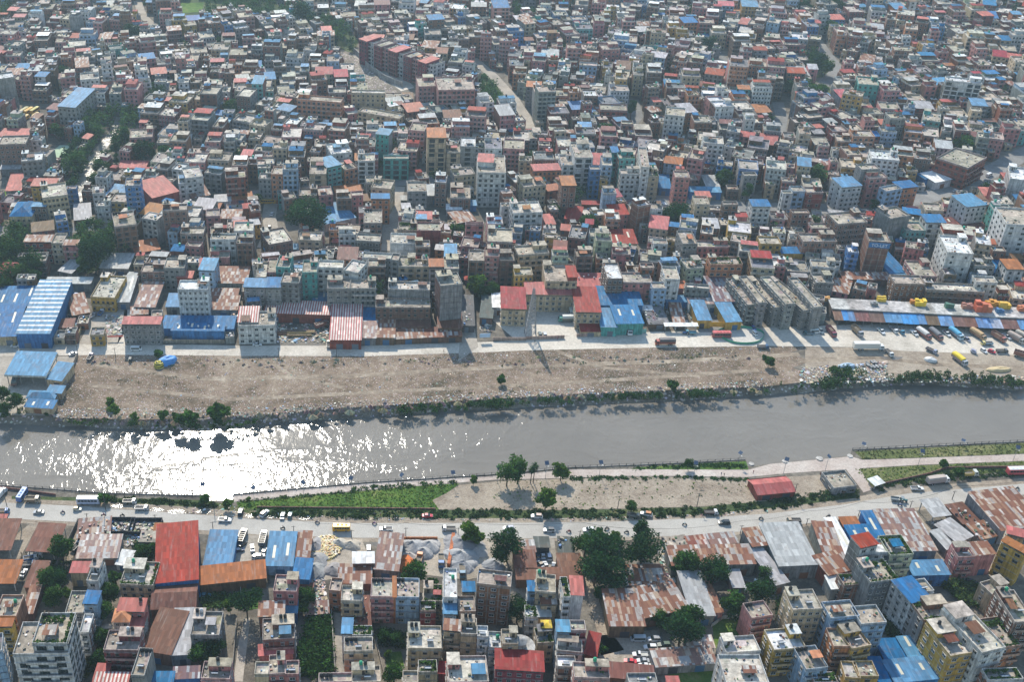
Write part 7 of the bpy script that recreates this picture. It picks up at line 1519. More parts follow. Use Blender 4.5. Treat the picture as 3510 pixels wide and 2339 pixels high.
# ---------------- trees one can tell apart ----------------
for t in [
 ('A1', 510, 430, 'broad', 11, 'round dark tree beside the rusty shed with one pale sheet'), ('A1', 490, 700, 'dark', 9, 'dark tree left of the tall narrow cream house'), ('A1', 400, 690, 'broad', 9, 'leafy tree at the foot of the lane wall'), ('A1', 440, 850, 'broad', 9, 'tree behind the roof terrace of the white block'), ('A1', 915, 810, 'broad', 10, 'green tree right of the tall narrow cream house'), ('A1', 850, 960, 'broad', 9, 'round bushy tree beside the green tank'), ('A1', 955, 690, 'shrub', 5, 'shrub tree beside the grey house with the pale slab'), ('A1', 1200, 470, 'broad', 8, 'dark trees left of the red warehouse, upper one'), ('A1', 1290, 450, 'broad', 7, 'dark tree touching the red warehouse'), ('A1', 2070, 900, 'dark', 13, 'dense dark tree on the grassy plot'), ('A1', 1930, 920, 'light', 5, 'light green bush on the grassy plot'), ('A1', 850, 1190, 'broad', 8, 'dark tree beside the flower lane'), ('A1', 830, 1370, 'broad', 8, 'lower dark tree beside the flower lane'), ('A1', 1660, 1330, 'broad', 8, 'tree under the grey house with white tanks'), ('A1', 1800, 1290, 'dark', 8, 'dark tree right of the grey house with white tanks'), ('A1', 555, 820, 'light', 5, 'small yellow green shrub by the rubble roof'),
 ('A2', 410, 850, 'broad', 9, 'round tree behind the brick orange house'), ('A2', 385, 945, 'light', 6, 'yellow green tree beside the square sky blue roof'), ('A2', 1320, 645, 'broad', 11, 'leafy tree behind the terrace house pair'), ('A2', 1790, 310, 'light', 9, 'tall sapling beside the main road'), ('A2', 1865, 350, 'light', 6, 'small bush right of the roadside sapling'), ('A2', 2110, 400, 'dark', 14, 'big dark tree at the road left of the walled yard'), ('A2', 2060, 490, 'broad', 8, 'lower tree under the big dark roadside tree'), ('A2', 1475, 735, 'shrub', 4, 'shrub between the gravel yard and terraces'), ('A2', 1070, 1180, 'broad', 6, 'left tree of the lawn garden'), ('A2', 1180, 1200, 'broad', 6, 'right tree of the lawn garden'), ('A2', 1150, 1490, 'broad', 8, 'tree at the lower end of the lawn garden'), ('A2', 1100, 1330, 'light', 3, 'yellow hedge of the lawn garden'),
 ('A3', 610, 400, 'broad', 10, 'left most of the big tree group at the dirt lane'), ('A3', 790, 470, 'dark', 18, 'tallest broad tree of the group at the dirt lane'), ('A3', 700, 600, 'dark', 15, 'middle tree of the group at the dirt lane'), ('A3', 830, 640, 'dark', 15, 'lowest tree of the group at the dirt lane'), ('A3', 705, 340, 'light', 6, 'thin sapling in front of the big tree group'), ('A3', 1080, 310, 'tall', 14, 'dark slender tree beside the main road'), ('A3', 1090, 470, 'dark', 15, 'dense dark tree below the slender one'), ('A3', 850, 345, 'light', 5, 'pale bare tree at the road'), ('A3', 1480, 560, 'broad', 11, 'left one of the trees over the rust and white roof'), ('A3', 1700, 610, 'dark', 14, 'right one of the trees over the rust and white roof'), ('A3', 1400, 590, 'broad', 8, 'low tree at the corner of the rust and white roof'), ('A3', 2080, 810, 'dark', 13, 'large tree beside the huge warehouse wing'), ('A3', 2130, 650, 'broad', 7, 'small tree above the large warehouse tree'), ('A3', 1850, 930, 'broad', 11, 'tree above the villa lawn'), ('A3', 1490, 1010, 'broad', 11, 'upper tree of the dirt car park'), ('A3', 1420, 1110, 'dark', 14, 'big leafy tree in the dirt car park'), ('A3', 1230, 1040, 'broad', 7, 'low tree left of the big car park tree'), ('A3', 35, 960, 'dark', 10, 'dark tree behind the white terrace with blue pots'), ('A3', 720, 1290, 'shrub', 4, 'shrub beside the slanted crimson roof'), ('A3', 730, 830, 'broad', 6, 'scrub at the corner of the rust patchwork shed'),
 ('R3', 50, 600, 'willow', 13, 'tall airy tree beside the promenade'), ('R2', 2300, 640, 'willow', 12, 'left half of the tall airy promenade tree'), ('R3', 440, 630, 'light', 8, 'yellow green sapling right of the palms'), ('R3', 300, 880, 'light', 10, 'open crowned tree on the bare field'), ('R3', 1085, 950, 'broad', 6, 'bush at the edge of the bare field'), ('R3', 1605, 560, 'broad', 5, 'round bush on the thin lawn'), ('R2', 1985, 710, 'light', 4, 'small green sapling on the promenade edge'), ('R4', 1620, 565, 'shrub', 4, 'shrub on the lower dry grass'), ('R4', 1760, 640, 'broad', 6, 'dark shrubbery tree behind the parked box truck'), ('R1', 1870, 890, 'shrub', 4, 'shrub at the gap in the river wall'), ('R1', 2085, 930, 'light', 5, 'sapling on the lawn corner by the road'), ('R1', 960, 880, 'shrub', 4, 'shrub right of the white and blue bus'), ('R1', 2280, 890, 'light', 2.5, 'tiny tree on the promenade start'),
 ('B1', 1835, 1432, 'shrub', 8, 'large round bush on the rubbish bank'), ('B1', 1610, 1482, 'shrub', 6.5, 'upright bush left of the large round bank bush'), ('B1', 1505, 1490, 'shrub', 5, 'low bush at the waterline left of the bank trees'), ('B1', 920, 1350, 'light', 5, 'thin sapling on the rubbish ground'), ('B1', 960, 1410, 'light', 6, 'pale bush below the thin sapling'), ('B1', 1130, 1470, 'light', 5, 'green sapling on the left bank'), ('B1', 1370, 1460, 'shrub', 4, 'bush in the middle of the left bank'), ('B1', 130, 1330, 'broad', 9, 'green tree below the petrol station'), ('B1', 20, 1270, 'broad', 9, 'tree at the left edge by the petrol station'), ('B1', 30, 1400, 'broad', 8, 'dark tree at the left edge above the river'), ('B1', 1330, 935, 'shrub', 4, 'tiny dark bush beside the tarpaulin'), ('B2', 2055, 1160, 'shrub', 4, 'lone dark bush on the rubbish ground'), ('B3', 1335, 1205, 'shrub', 5, 'lone green bush near the river on the rubbish ground'), ('B3', 2150, 1005, 'shrub', 5, 'bush at the right end of the rubbish ground'), ('B2', 1850, 350, 'light', 12, 'feathery tree on the square'), ('B2', 1985, 400, 'broad', 9, 'round tree beside the red school wing'), ('B2', 1900, 420, 'broad', 8, 'lower tree on the square'),
 ('B1', 790, 110, 'dark', 19, 'great dark tree beside the pale zinc roof'), ('B1', 860, 40, 'dark', 17, 'upper part tree of the great dark grove'), ('B1', 720, 190, 'broad', 12, 'lower tree of the great dark grove'), ('B1', 110, 90, 'dark', 14, 'dark tree left of the brown bare roofed house'), ('B1', 270, 190, 'dark', 13, 'dark tree right of the red hip roofed villa'), ('B1', 200, 250, 'broad', 12, 'tree below the brown bare roofed house'), ('B1', 40, 350, 'broad', 10, 'tree above the big blue workshop roof'), ('B1', 290, 290, 'broad', 10, 'tree at the corner of the zinc roof'), ('B1', 30, 60, 'broad', 11, 'tree at the upper left of the red villa'),
 ('C2', 480, 800, 'dark', 24, 'giant dark round tree beside the folded blue roof'), ('C2', 1850, 970, 'broad', 11, 'round tree beside the pinkish grey house'), ('C1', 915, 380, 'broad', 13, 'round tree on the stream bank'), ('C1', 1050, 180, 'tall', 17, 'tall trees between stream and pink house, left one'), ('C1', 1140, 90, 'tall', 17, 'tall tree beside the planted pink house'), ('C1', 1300, 230, 'dark', 13, 'dark tree behind the long pink roof'), ('C1', 1390, 230, 'tall', 14, 'cypress like tree left of the stepped white houses'), ('C1', 1500, 240, 'broad', 11, 'green tree by the blue carport roof'), ('C1', 700, 310, 'broad', 13, 'stream tree beside the sports court'), ('C1', 860, 500, 'broad', 10, 'small tree at the stream bend'), ('C1', 1060, 310, 'tall', 10, 'slim tree left of the long pink roof'), ('C1', 520, 50, 'broad', 11, 'tree beside the yellow buses depot roof'), 
 ('C3', 700, 890, 'broad', 13, 'dark tree in front of the dark terraces'), ('C3', 1480, 800, 'dark', 15, 'dark trees left of the tall cream house'), ('C3', 1430, 850, 'dark', 13, 'lower dark tree beside the slim white house'), ('C3', 1560, 860, 'broad', 13, 'tree touching the tall cream house'), ('C3', 1930, 470, 'broad', 13, 'round tree beside the square grey sheet roof'), ('C3', 1060, 380, 'broad', 11, 'tree under the emerald green house'), ('C3', 180, 290, 'broad', 11, 'tree left of the tan orange house'), ('C3', 850, 50, 'broad', 12, 'green tree cluster below the brick veranda house'), ('C3', 2150, 600, 'tall', 14, 'tall tree at the far main street'), ('C3', 370, 770, 'broad', 9, 'tree beside the brick tower house'), ('C4', 465, 430, 'willow', 16, 'big pale green tree in front of the pale roofs'), ('C4', 1000, 720, 'broad', 9, 'street tree below the pink grid house'), ('C4', 1800, 160, 'willow', 15, 'pale green tree near the curved street'), ('C4', 620, 1140, 'broad', 8, 'bush tree behind the orange trimmed house'), ('D4', 470, 560, 'dark', 15, 'dark trees inside the road bend'), ('D4', 540, 610, 'broad', 13, 'lower tree inside the road bend'), ('D4', 420, 860, 'broad', 15, 'tree row above the mustard apartment house'), ('D4', 490, 830, 'broad', 13, 'right tree above the mustard apartment house'), ('D4', 200, 790, 'broad', 12, 'tree by the far crossing'), ('D4', 585, 250, 'broad', 13, 'tree beside the far red pagoda roof'), ('D4', 340, 60, 'dark', 16, 'far wooded park tree at the top'), ('D4', 640, 60, 'dark', 15, 'far park tree right of the golden roofs'), ('D2', 410, 100, 'dark', 22, 'huge dark tree beside the far blue roofs'), ('D1', 1200, 290, 'dark', 17, 'dark tree amid far left houses'), ('D1', 1420, 870, 'dark', 15, 'dark tree above the tan apartment house'), ('D1', 2110, 990, 'broad', 14, 'tree beside the far curving lane'), ('D1', 600, 660, 'broad', 12, 'tree among far left houses'), ('D3', 1085, 980, 'tall', 15, 'tree right of the brick veranda house'), ('D3', 1810, 400, 'dark', 15, 'tree left of the far lane with a white car'),
]: tree(*t)
def palm(c, x, y, size, label):
    p = P(c, x, y, 0); root = empty('palm_tree', (p.x, p.y, .04)); mb = MB(); mb.tube((0, 0, 0), (.2, 0, size), .2, .13, 8, (.12, .09, .06), 'bark'); mb.build('trunk', root); mb = MB(); r = random.Random(hash_s(label))
    for k in range(34):
        a = k * 2.399; el = r.uniform(-.7, 1.1); pr = Vector((.2, 0, size))
        for s in range(4):
            d = Vector((math.cos(a) * math.cos(el - s * .45), math.sin(a) * math.cos(el - s * .45), math.sin(el - s * .45))) * .55; n = Vector((-math.sin(a), math.cos(a), 0)) * (.34 - s * .06); q = pr + d; mb.face([tuple(pr - n), tuple(pr + n), tuple(q + n * .7), tuple(q - n * .7)], (.03, .065 * r.uniform(.7, 1.2), .022), 'leaf'); pr = q
    mb.build('crown', root); tag(root, label, 'tree', 'palms by the promenade')
palm('R3', 155, 740, 7.0, 'shorter palm left of the pair by the promenade'); palm('R3', 180, 735, 8.5, 'taller palm right of the pair by the promenade')

# ---------------- masses nobody could count ----------------
def inside(x, y, poly):
    r = False; j = len(poly) - 1
    for i in range(len(poly)):
        if (poly[i][1] > y) != (poly[j][1] > y) and x < (poly[j][0] - poly[i][0]) * (y - poly[i][1]) / (poly[j][1] - poly[i][1]) + poly[i][0]: r = not r
        j = i
    return r
def vnoise(x, y):
    def h(i, j): return ((hash_s('%d,%d' % (i, j))) % 1000) / 500 - 1
    i, j = math.floor(x), math.floor(y); fx, fy = x - i, y - j; s = lambda t: t * t * (3 - 2 * t); return (h(i, j) * (1 - s(fx)) + h(i + 1, j) * s(fx)) * (1 - s(fy)) + (h(i, j + 1) * (1 - s(fx)) + h(i + 1, j + 1) * s(fx)) * s(fy)
def stuff(name, mb, label): o = mb.build(name); o['kind'] = 'stuff'; o['label'] = label; return o
def along(pts, n, r):
    q = [ray(x, y, 0) for x, y in pts]; ls = [(b_ - a).length for a, b_ in zip(q, q[1:])]; tot = sum(ls)
    for _ in range(n):
        s = r.uniform(0, tot)
        for (a, b_), l in zip(zip(q, q[1:]), ls):
            if s <= l: yield a.lerp(b_, s / l); break
            s -= l
R2 = random.Random(5)
mb = MB()
def bank_mass(pts, n, spread, hmax, col, dens=None):
    cl = []
    for p in along(pts, n, R2):
        if hmax > 1.5 and vnoise(p.x / 11, 3.3) < -.12 and R2.random() < .8: continue
        cl.append((p.x, p.y + R2.uniform(-spread, spread), R2.uniform(.5, 2.2), R2.uniform(.35, 1.1) * hmax, R2.uniform(.7, 1.3)))
    for x, y, rad, h, k in cl:
        for _ in range(int(26 * rad)):
            a, t = R2.uniform(0, 6.28), R2.random(); rr = rad * (1 - t * .5) * R2.random() ** .5; leafq(mb, (x + math.cos(a) * rr, y + math.sin(a) * rr, h * t - .3), R2.uniform(.22, .42), R2, tuple(c_ * k for c_ in col))
GV = (.032, .08, .016)
bank_mass([(230, 1446), (420, 1448), (640, 1462), (880, 1450)], 34, 1.6, 1.4, GV)
bank_mass([(640, 1458), (800, 1466)], 26, 1.8, 2.0, GV)
bank_mass([(1370, 1412), (1490, 1402), (1640, 1392), (1760, 1384)], 120, 2.2, 2.6, (.026, .072, .016)); bank_mass([(1360, 1412), (1250, 1422)], 14, 1.4, 1.6, GV)
bank_mass([(1760, 1382), (1950, 1374), (2168, 1360), (2400, 1352), (2640, 1342)], 190, 2.0, 2.4, (.026, .07, .016))
bank_mass([(2640, 1336), (2790, 1322), (2960, 1306)], 110, 3.6, 3.2, (.026, .07, .016)); bank_mass([(2850, 1280), (2960, 1282)], 70, 3.2, 3.4, GV)
bank_mass([(2990, 1300), (3200, 1296), (3400, 1306), (3560, 1318)], 210, 3.4, 3.2, (.034, .072, .022))
bank_mass([(-20, 1415), (170, 1415)], 60, 2.5, 2.5, GV)
for _ in range(330):
    x, y = R2.uniform(200, 2740), R2.uniform(1215, 1440)
    if not inside(x, y, DUMP_T + DUMP_B[::-1]) or vnoise(x / 160, y / 50) < -.05: continue
    p = ray(x, y, 0); k = R2.uniform(.6, 1.4)
    for _ in range(R2.randint(5, 26)): leafq(mb, (p.x + R2.gauss(0, .8), p.y + R2.gauss(0, .6), R2.uniform(.05, .5)), R2.uniform(.12, .25), R2, (.06 * k, .085 * k, .03 * k))
stuff('bank_vegetation', mb, 'dark green scrub along the far river bank')
mb = MB(); bank_mass([(300, 1712), (500, 1718), (740, 1735)], 120, 1.2, 1.2, (.035, .065, .022)); bank_mass([(870, 1754), (1200, 1762), (1500, 1764), (1900, 1764), (2200, 1764), (2400, 1754), (2640, 1732), (2860, 1702)], 520, 2.6, 1.1, (.035, .07, .022)); bank_mass([(1960, 1642), (2321, 1638), (2560, 1645), (2600, 1660)], 120, .9, .8, (.04, .09, .025)); bank_mass([(2170, 1607), (2350, 1599), (2550, 1596)], 110, 1.2, .7, (.04, .09, .025)); bank_mass([(3000, 1672), (3150, 1650), (3300, 1632), (3510, 1618)], 120, 2.0, 1.0, (.035, .07, .022)); bank_mass([(2590, 1690), (2640, 1712), (2800, 1700), (2940, 1690)], 90, 2.5, 1.1, (.035, .07, .022)); bank_mass([(810, 1722), (1254, 1683), (1500, 1663)], 90, .5, .6, (.05, .1, .026)); bank_mass([(1200, 1676), (1330, 1668), (1560, 1655)], 40, .8, .8, (.05, .1, .026))
for poly, n_, hh in (([(810, 1724), (1254, 1684), (1500, 1662), (1575, 1660), (1482, 1716), (1505, 1748), (820, 1744)], 1300, .3), ([(2928, 1549), (3510, 1519), (3510, 1556), (2958, 1576)], 500, .3), ([(2925, 1610), (3510, 1583), (3500, 1612), (2995, 1672)], 700, .4), ([(1700, 1650), (2560, 1645), (2590, 1690), (1900, 1748), (1520, 1748)], 260, .3)):
    k = 0
    while k < n_:
        x, y = R2.uniform(poly[0][0] - 10, 3520), R2.uniform(1515, 1750)
        if not inside(x, y, poly): continue
        k += 1; p = ray(x, y, 0); leafq(mb, (p.x, p.y, R2.uniform(.05, hh)), R2.uniform(.2, .5), R2, (.11, .17, .035) if n_ != 500 else (.09, .11, .04), .5)
stuff('verge_shrubbery', mb, 'green hedge growth along the near road verge')
mb = MB()
def patch(poly, n, h, col, c='F'):
    xs, ys = [p[0] for p in poly], [p[1] for p in poly]; k = 0
    while k < n:
        x, y = R2.uniform(min(xs), max(xs)), R2.uniform(min(ys), max(ys))
        if not inside(x, y, poly): continue
        p = P(c, x, y, 0); k += 1; hh = R2.uniform(.4, 1) * h; kk = R2.uniform(.7, 1.35)
        for _ in range(14): leafq(mb, (p.x + R2.gauss(0, .7), p.y + R2.gauss(0, .7), hh * R2.uniform(.2, 1)), R2.uniform(.25, .5), R2, tuple(c_ * kk for c_ in col))
patch([(430, 1010), (620, 1010), (640, 1500), (480, 1540), (360, 1500), (350, 1320), (400, 1200)], 420, 3.2, (.03, .08, .016), 'A2'); patch([(1020, 1150), (1250, 1180), (1220, 1290), (1040, 1260)], 110, 2.4, (.035, .07, .022), 'A2'); patch([(920, 980), (1080, 1000), (1090, 1200), (960, 1230), (880, 1180)], 160, 3, (.045, .075, .025), 'A4'); patch([(1280, 790), (1420, 800), (1700, 850), (1880, 1000), (1750, 1060), (1480, 950)], 330, 3.4, (.05, .09, .025), 'A4'); patch([(1690, 830), (1860, 820), (2000, 900), (1880, 940), (1700, 960)], 100, 1.4, (.06, .11, .03), 'A1'); patch([(60, 950), (190, 960), (200, 1180), (100, 1200)], 130, 3, (.03, .06, .02), 'A4'); patch([(2590, 860), (2650, 860), (2650, 900)], 5, 1, GV); patch([(350, 560), (600, 560), (520, 700), (380, 880), (330, 860)], 60, 1.8, (.04, .07, .022), 'A1'); patch([(790, 1130), (860, 1130), (800, 1400), (720, 1560), (690, 1540)], 90, 1.6, (.08, .09, .025), 'A1'); patch([(1140, 400), (1300, 400), (1290, 520), (1130, 520)], 70, 2.4, (.03, .06, .02), 'A1')
stuff('thicket', mb, 'dense green scrub in gardens and plots on the near bank')
mb = MB()
LIT = [(.6, .58, .55), (.45, .42, .38), (.2, .3, .45), (.45, .25, .2), (.3, .22, .16), (.12, .1, .08), (.5, .4, .25), (.15, .3, .25), (.55, .5, .45), (.07, .06, .05), (.24, .18, .13), (.3, .24, .18)]
def litter(poly, n, smin, smax, c='F', zz=.05):
    xs, ys = [p[0] for p in poly], [p[1] for p in poly]; k = 0
    while k < n:
        x, y = R2.uniform(min(xs), max(xs)), R2.uniform(min(ys), max(ys))
        if not inside(x, y, poly): continue
        p = P(c, x, y, 0); k += 1; s = R2.uniform(smin, smax) * (1 if R2.random() < .93 else 2); a = R2.uniform(0, 6.28); ca, sa = math.cos(a) * s, math.sin(a) * s; q = R2.uniform(.4, 1); z = zz + R2.uniform(0, .1)
        mb.face([(p.x - ca + sa * q, p.y - sa - ca * q, z), (p.x + ca + sa * q, p.y + sa - ca * q, z + R2.uniform(0, s * .7)), (p.x + ca - sa * q, p.y + sa + ca * q, z + R2.uniform(.1, s)), (p.x - ca - sa * q, p.y - sa + ca * q, z + R2.uniform(0, s * .7))], vary(R2.choice(LIT), .25, R2), 'tarp')
DP = DUMP_T + DUMP_B[::-1]
litter(DP, 7000, .06, .17); litter([(170, 1400), (850, 1400), (1700, 1345), (2640, 1305), (2640, 1326), (1700, 1370), (1200, 1400), (850, 1432), (170, 1436)], 3200, .1, .28); litter([(280, 1222), (1700, 1210), (2640, 1190), (2640, 1215), (1700, 1240), (290, 1262)], 1500, .07, .2); litter([(2740, 1262), (3040, 1240), (3040, 1310), (2740, 1320)], 900, .2, .5); litter([(3000, 1285), (3540, 1290), (3540, 1318), (3000, 1310)], 700, .15, .45)
litter([(640, 1730), (800, 1735), (900, 1760), (1500, 1780), (2300, 1772), (2640, 1748), (2640, 1760), (2000, 1790), (880, 1782), (600, 1758)], 500, .1, .3)
for p in [*along([(180, 1436), (500, 1444), (850, 1430), (1226, 1410), (1700, 1376), (2100, 1352), (2640, 1330)], 170, R2), *along([(300, 1248), (900, 1252), (1700, 1246), (2600, 1222)], 130, R2)]:
    rx, h = R2.uniform(.8, 2.4), R2.uniform(.4, 1.2); q = (p.x + R2.uniform(-1, 1), p.y + R2.uniform(-2.5, 4)); c_ = vary((.2, .16, .12), .3, R2); V_ = [(q[0] + math.cos(a) * rx * R2.uniform(.7, 1.2), q[1] + math.sin(a) * rx * R2.uniform(.6, 1), -.6) for a in [i * .785 for i in range(8)]]; tp = (q[0], q[1], h)
    for i in range(8): mb.face([V_[i], V_[(i + 1) % 8], tp], vary(c_, .15, R2), 'earth_pile')
for c_, poly, n_ in (('B1', [(880, 620), (1030, 620), (1020, 790), (890, 790)], 260), ('B1', [(500, 640), (720, 560), (650, 850), (520, 850)], 320), ('B1', [(1350, 760), (1450, 760), (1460, 850), (1350, 850)], 120), ('B3', [(1090, 490), (1560, 490), (1560, 690), (1100, 690)], 500), ('B2', [(170, 690), (600, 690), (600, 850), (130, 850)], 380), ('B2', [(1880, 680), (1980, 680), (1970, 760), (1880, 760)], 120), ('A2', [(480, 690), (560, 690), (600, 890), (480, 890)], 130), ('A3', [(1190, 440), (1270, 440), (1420, 780), (1330, 780)], 220), ('A4', [(1250, 330), (1480, 330), (1500, 520), (1300, 420)], 160), ('A1', [(1060, 300), (1160, 300), (1170, 420), (1060, 420)], 150)): litter(poly, n_, .25, .6, c_, .1)
stuff('litter', mb, 'scattered rubbish over the dump ground and verges')
mb = MB()
for poly in ([(3, 1), (4, 2)],): pass
def puddles():
    r = random.Random(4); mm, nt, b = nodes_of('puddle_water'); b.inputs['Base Color'].default_value = (.12, .1, .08, 1); b.inputs['Roughness'].default_value = .12
    n = noise(nt, geo_pos(nt), 2.5, 3); bp = N(nt, 'ShaderNodeBump'); bp.inputs['Strength'].default_value = .5; bp.inputs['Distance'].default_value = .25; L(nt, n.outputs[0], bp.inputs['Height']); L(nt, bp.outputs[0], b.inputs['Normal'])
    for c, x, y, rx, ry in [('R1', 1080, 955, 70, 20), ('R1', 1440, 985, 70, 22), ('R1', 1620, 1000, 110, 26), ('R1', 1860, 1005, 80, 22), ('R1', 2310, 1040, 60, 22), ('A2', 130, 175, 75, 18), ('A2', 400, 195, 80, 14), ('B4', 1050, 975, 90, 20)]:
        pts = [(x + math.cos(a) * rx * r.uniform(.6, 1.1), y + math.sin(a) * ry * r.uniform(.6, 1.1)) for a in [6.283 * i / 18 for i in range(18)]]; q = [P(c, *p) for p in pts]; me = bpy.data.meshes.new('puddle'); me.from_pydata([(p.x, p.y, .075) for p in q][::-1], [], [tuple(range(18))]); me.materials.append(mm); me.update(); S(link('puddle', me))
puddles()

# ---------------- the rest of the town ----------------
CELL = 1.5; OX, OY = -700, 420; GW, GH = 1000, 520
grid = bytearray(GW * GH)
def mark(cx, cy, yaw, w, d, val=1, pad=0.0):
    w2, d2 = w / 2 + pad, d / 2 + pad; ca, sa = math.cos(yaw), math.sin(yaw); R_ = math.hypot(w2, d2)
    for j in range(int((cy - R_ - OY) / CELL), int((cy + R_ - OY) / CELL) + 2):
        if not 0 <= j < GH: continue
        for i in range(int((cx - R_ - OX) / CELL), int((cx + R_ - OX) / CELL) + 2):
            if not 0 <= i < GW: continue
            dx, dy = OX + i * CELL - cx, OY + j * CELL - cy
            if abs(dx * ca + dy * sa) <= w2 and abs(-dx * sa + dy * ca) <= d2:
                if val: grid[j * GW + i] = 1
                elif grid[j * GW + i]: return False
    return True
for f in FOOT: mark(f[0], f[1], f[2], f[3], f[4], 1, .7)
for q, w in ROADQ:
    for a, b_ in zip(q, q[1:]):
        d = b_ - a; m = (a + b_) / 2; mark(m.x, m.y, math.atan2(d.y, d.x), d.length + 2, w + 1)
def mark_poly(poly):
    q = [ray(x, y, 0) for x, y in poly]; pp = [(p.x, p.y) for p in q]; ys = [p[1] for p in pp]; xs = [p[0] for p in pp]
    for j in range(max(0, int((min(ys) - OY) / CELL)), min(GH, int((max(ys) - OY) / CELL) + 1)):
        for i in range(max(0, int((min(xs) - OX) / CELL)), min(GW, int((max(xs) - OX) / CELL) + 1)):
            if inside(OX + i * CELL, OY + j * CELL, pp): grid[j * GW + i] = 1
for poly in GREENS + [STREAM_L[::-1] + STREAM_R, [(1140, 165), (1280, 335), (1420, 330), (1420, 300), (1230, 175)], [(-300, 1172), (0, 1180), (850, 1188), (1700, 1174), (2400, 1134), (3000, 1114), (3800, 1150), (3800, 1500), (-300, 1500)], [(-100, 700), (-100, 540), (153, 560), (200, 490), (280, 490), (250, 555), (160, 575), (60, 690)], [(60, 350), (180, 370), (160, 450), (40, 440)], [(1700, 1015), (1960, 1050), (1985, 1180), (1690, 1180)], [(1560, 1180), (1570, 990), (1640, 960), (1720, 960), (1700, 1180)], [(940, 1180), (950, 1050), (1140, 1050), (1140, 1180)], [(300, 1180), (340, 1000), (440, 1000), (440, 1180)], [(2380, 1160), (2420, 1000), (2560, 1000), (2580, 1160)], [(880, 880), (1000, 750), (1010, 850), (960, 900)], [(560, 1180), (580, 980), (640, 980), (640, 1180)], [(1280, 720), (1300, 680), (1700, 700), (1680, 780), (1530, 780)]]: mark_poly(poly)
keep = bytearray(GW * GH)
def mark_keep(fn):
    global grid
    g0 = grid; grid = keep; fn(); grid = g0
def _roads():
    for k, (q, w) in enumerate(ROADQ):
        for a, b_ in zip(q, q[1:]):
            d = b_ - a; m = (a + b_) / 2
            if k == 0 and m.x < 150: continue
            mark(m.x, m.y, math.atan2(d.y, d.x), d.length, w)
    for poly in (STREAM_L[::-1] + STREAM_R, [(1150, 172), (1290, 330), (1420, 300), (1210, 180)], [(1700, 1015), (1960, 1050), (1985, 1180), (1690, 1180)]): mark_poly(poly)
mark_keep(_roads)
def hides(px, py, H):
    u, v = proj(px, py, H)
    if v < -300: return False
    g = ray(u, v, 0); n = 0
    for i in range(1, 9):
        x, y = px + (g.x - px) * i / 8, py + (g.y - py) * i / 8; a, b_ = int((x - OX) / CELL), int((y - OY) / CELL)
        if 0 <= a < GW and 0 <= b_ < GH and keep[b_ * GW + a]: n += 1
    return n >= 2
RF = random.Random(11); D_ = MB(); NF = [0]
WPAL = [('B', 25), ('R', 8), ('P', 20), ('G', 10), ('C', 15), ('W', 10), ('L', 6), ('T', 2.2), ('U', 1.5), ('Y', 2), ('O', 6), ('N', 6), ('V', 1.5), ('M', 2)]
RPAL = [('c', 50), ('g', 20), ('l', 14), ('w', 5), ('p', 2.2), ('b', 1.2), ('k', 1.4), ('r', .8), ('z', 2.2), ('n', 1.8), ('o', .8), ('x', 1.6)]
def pick(pal, r):
    t = r.uniform(0, sum(w for _, w in pal))
    for k, w in pal:
        t -= w
        if t <= 0: return k
    return pal[0][0]
FINE = {}
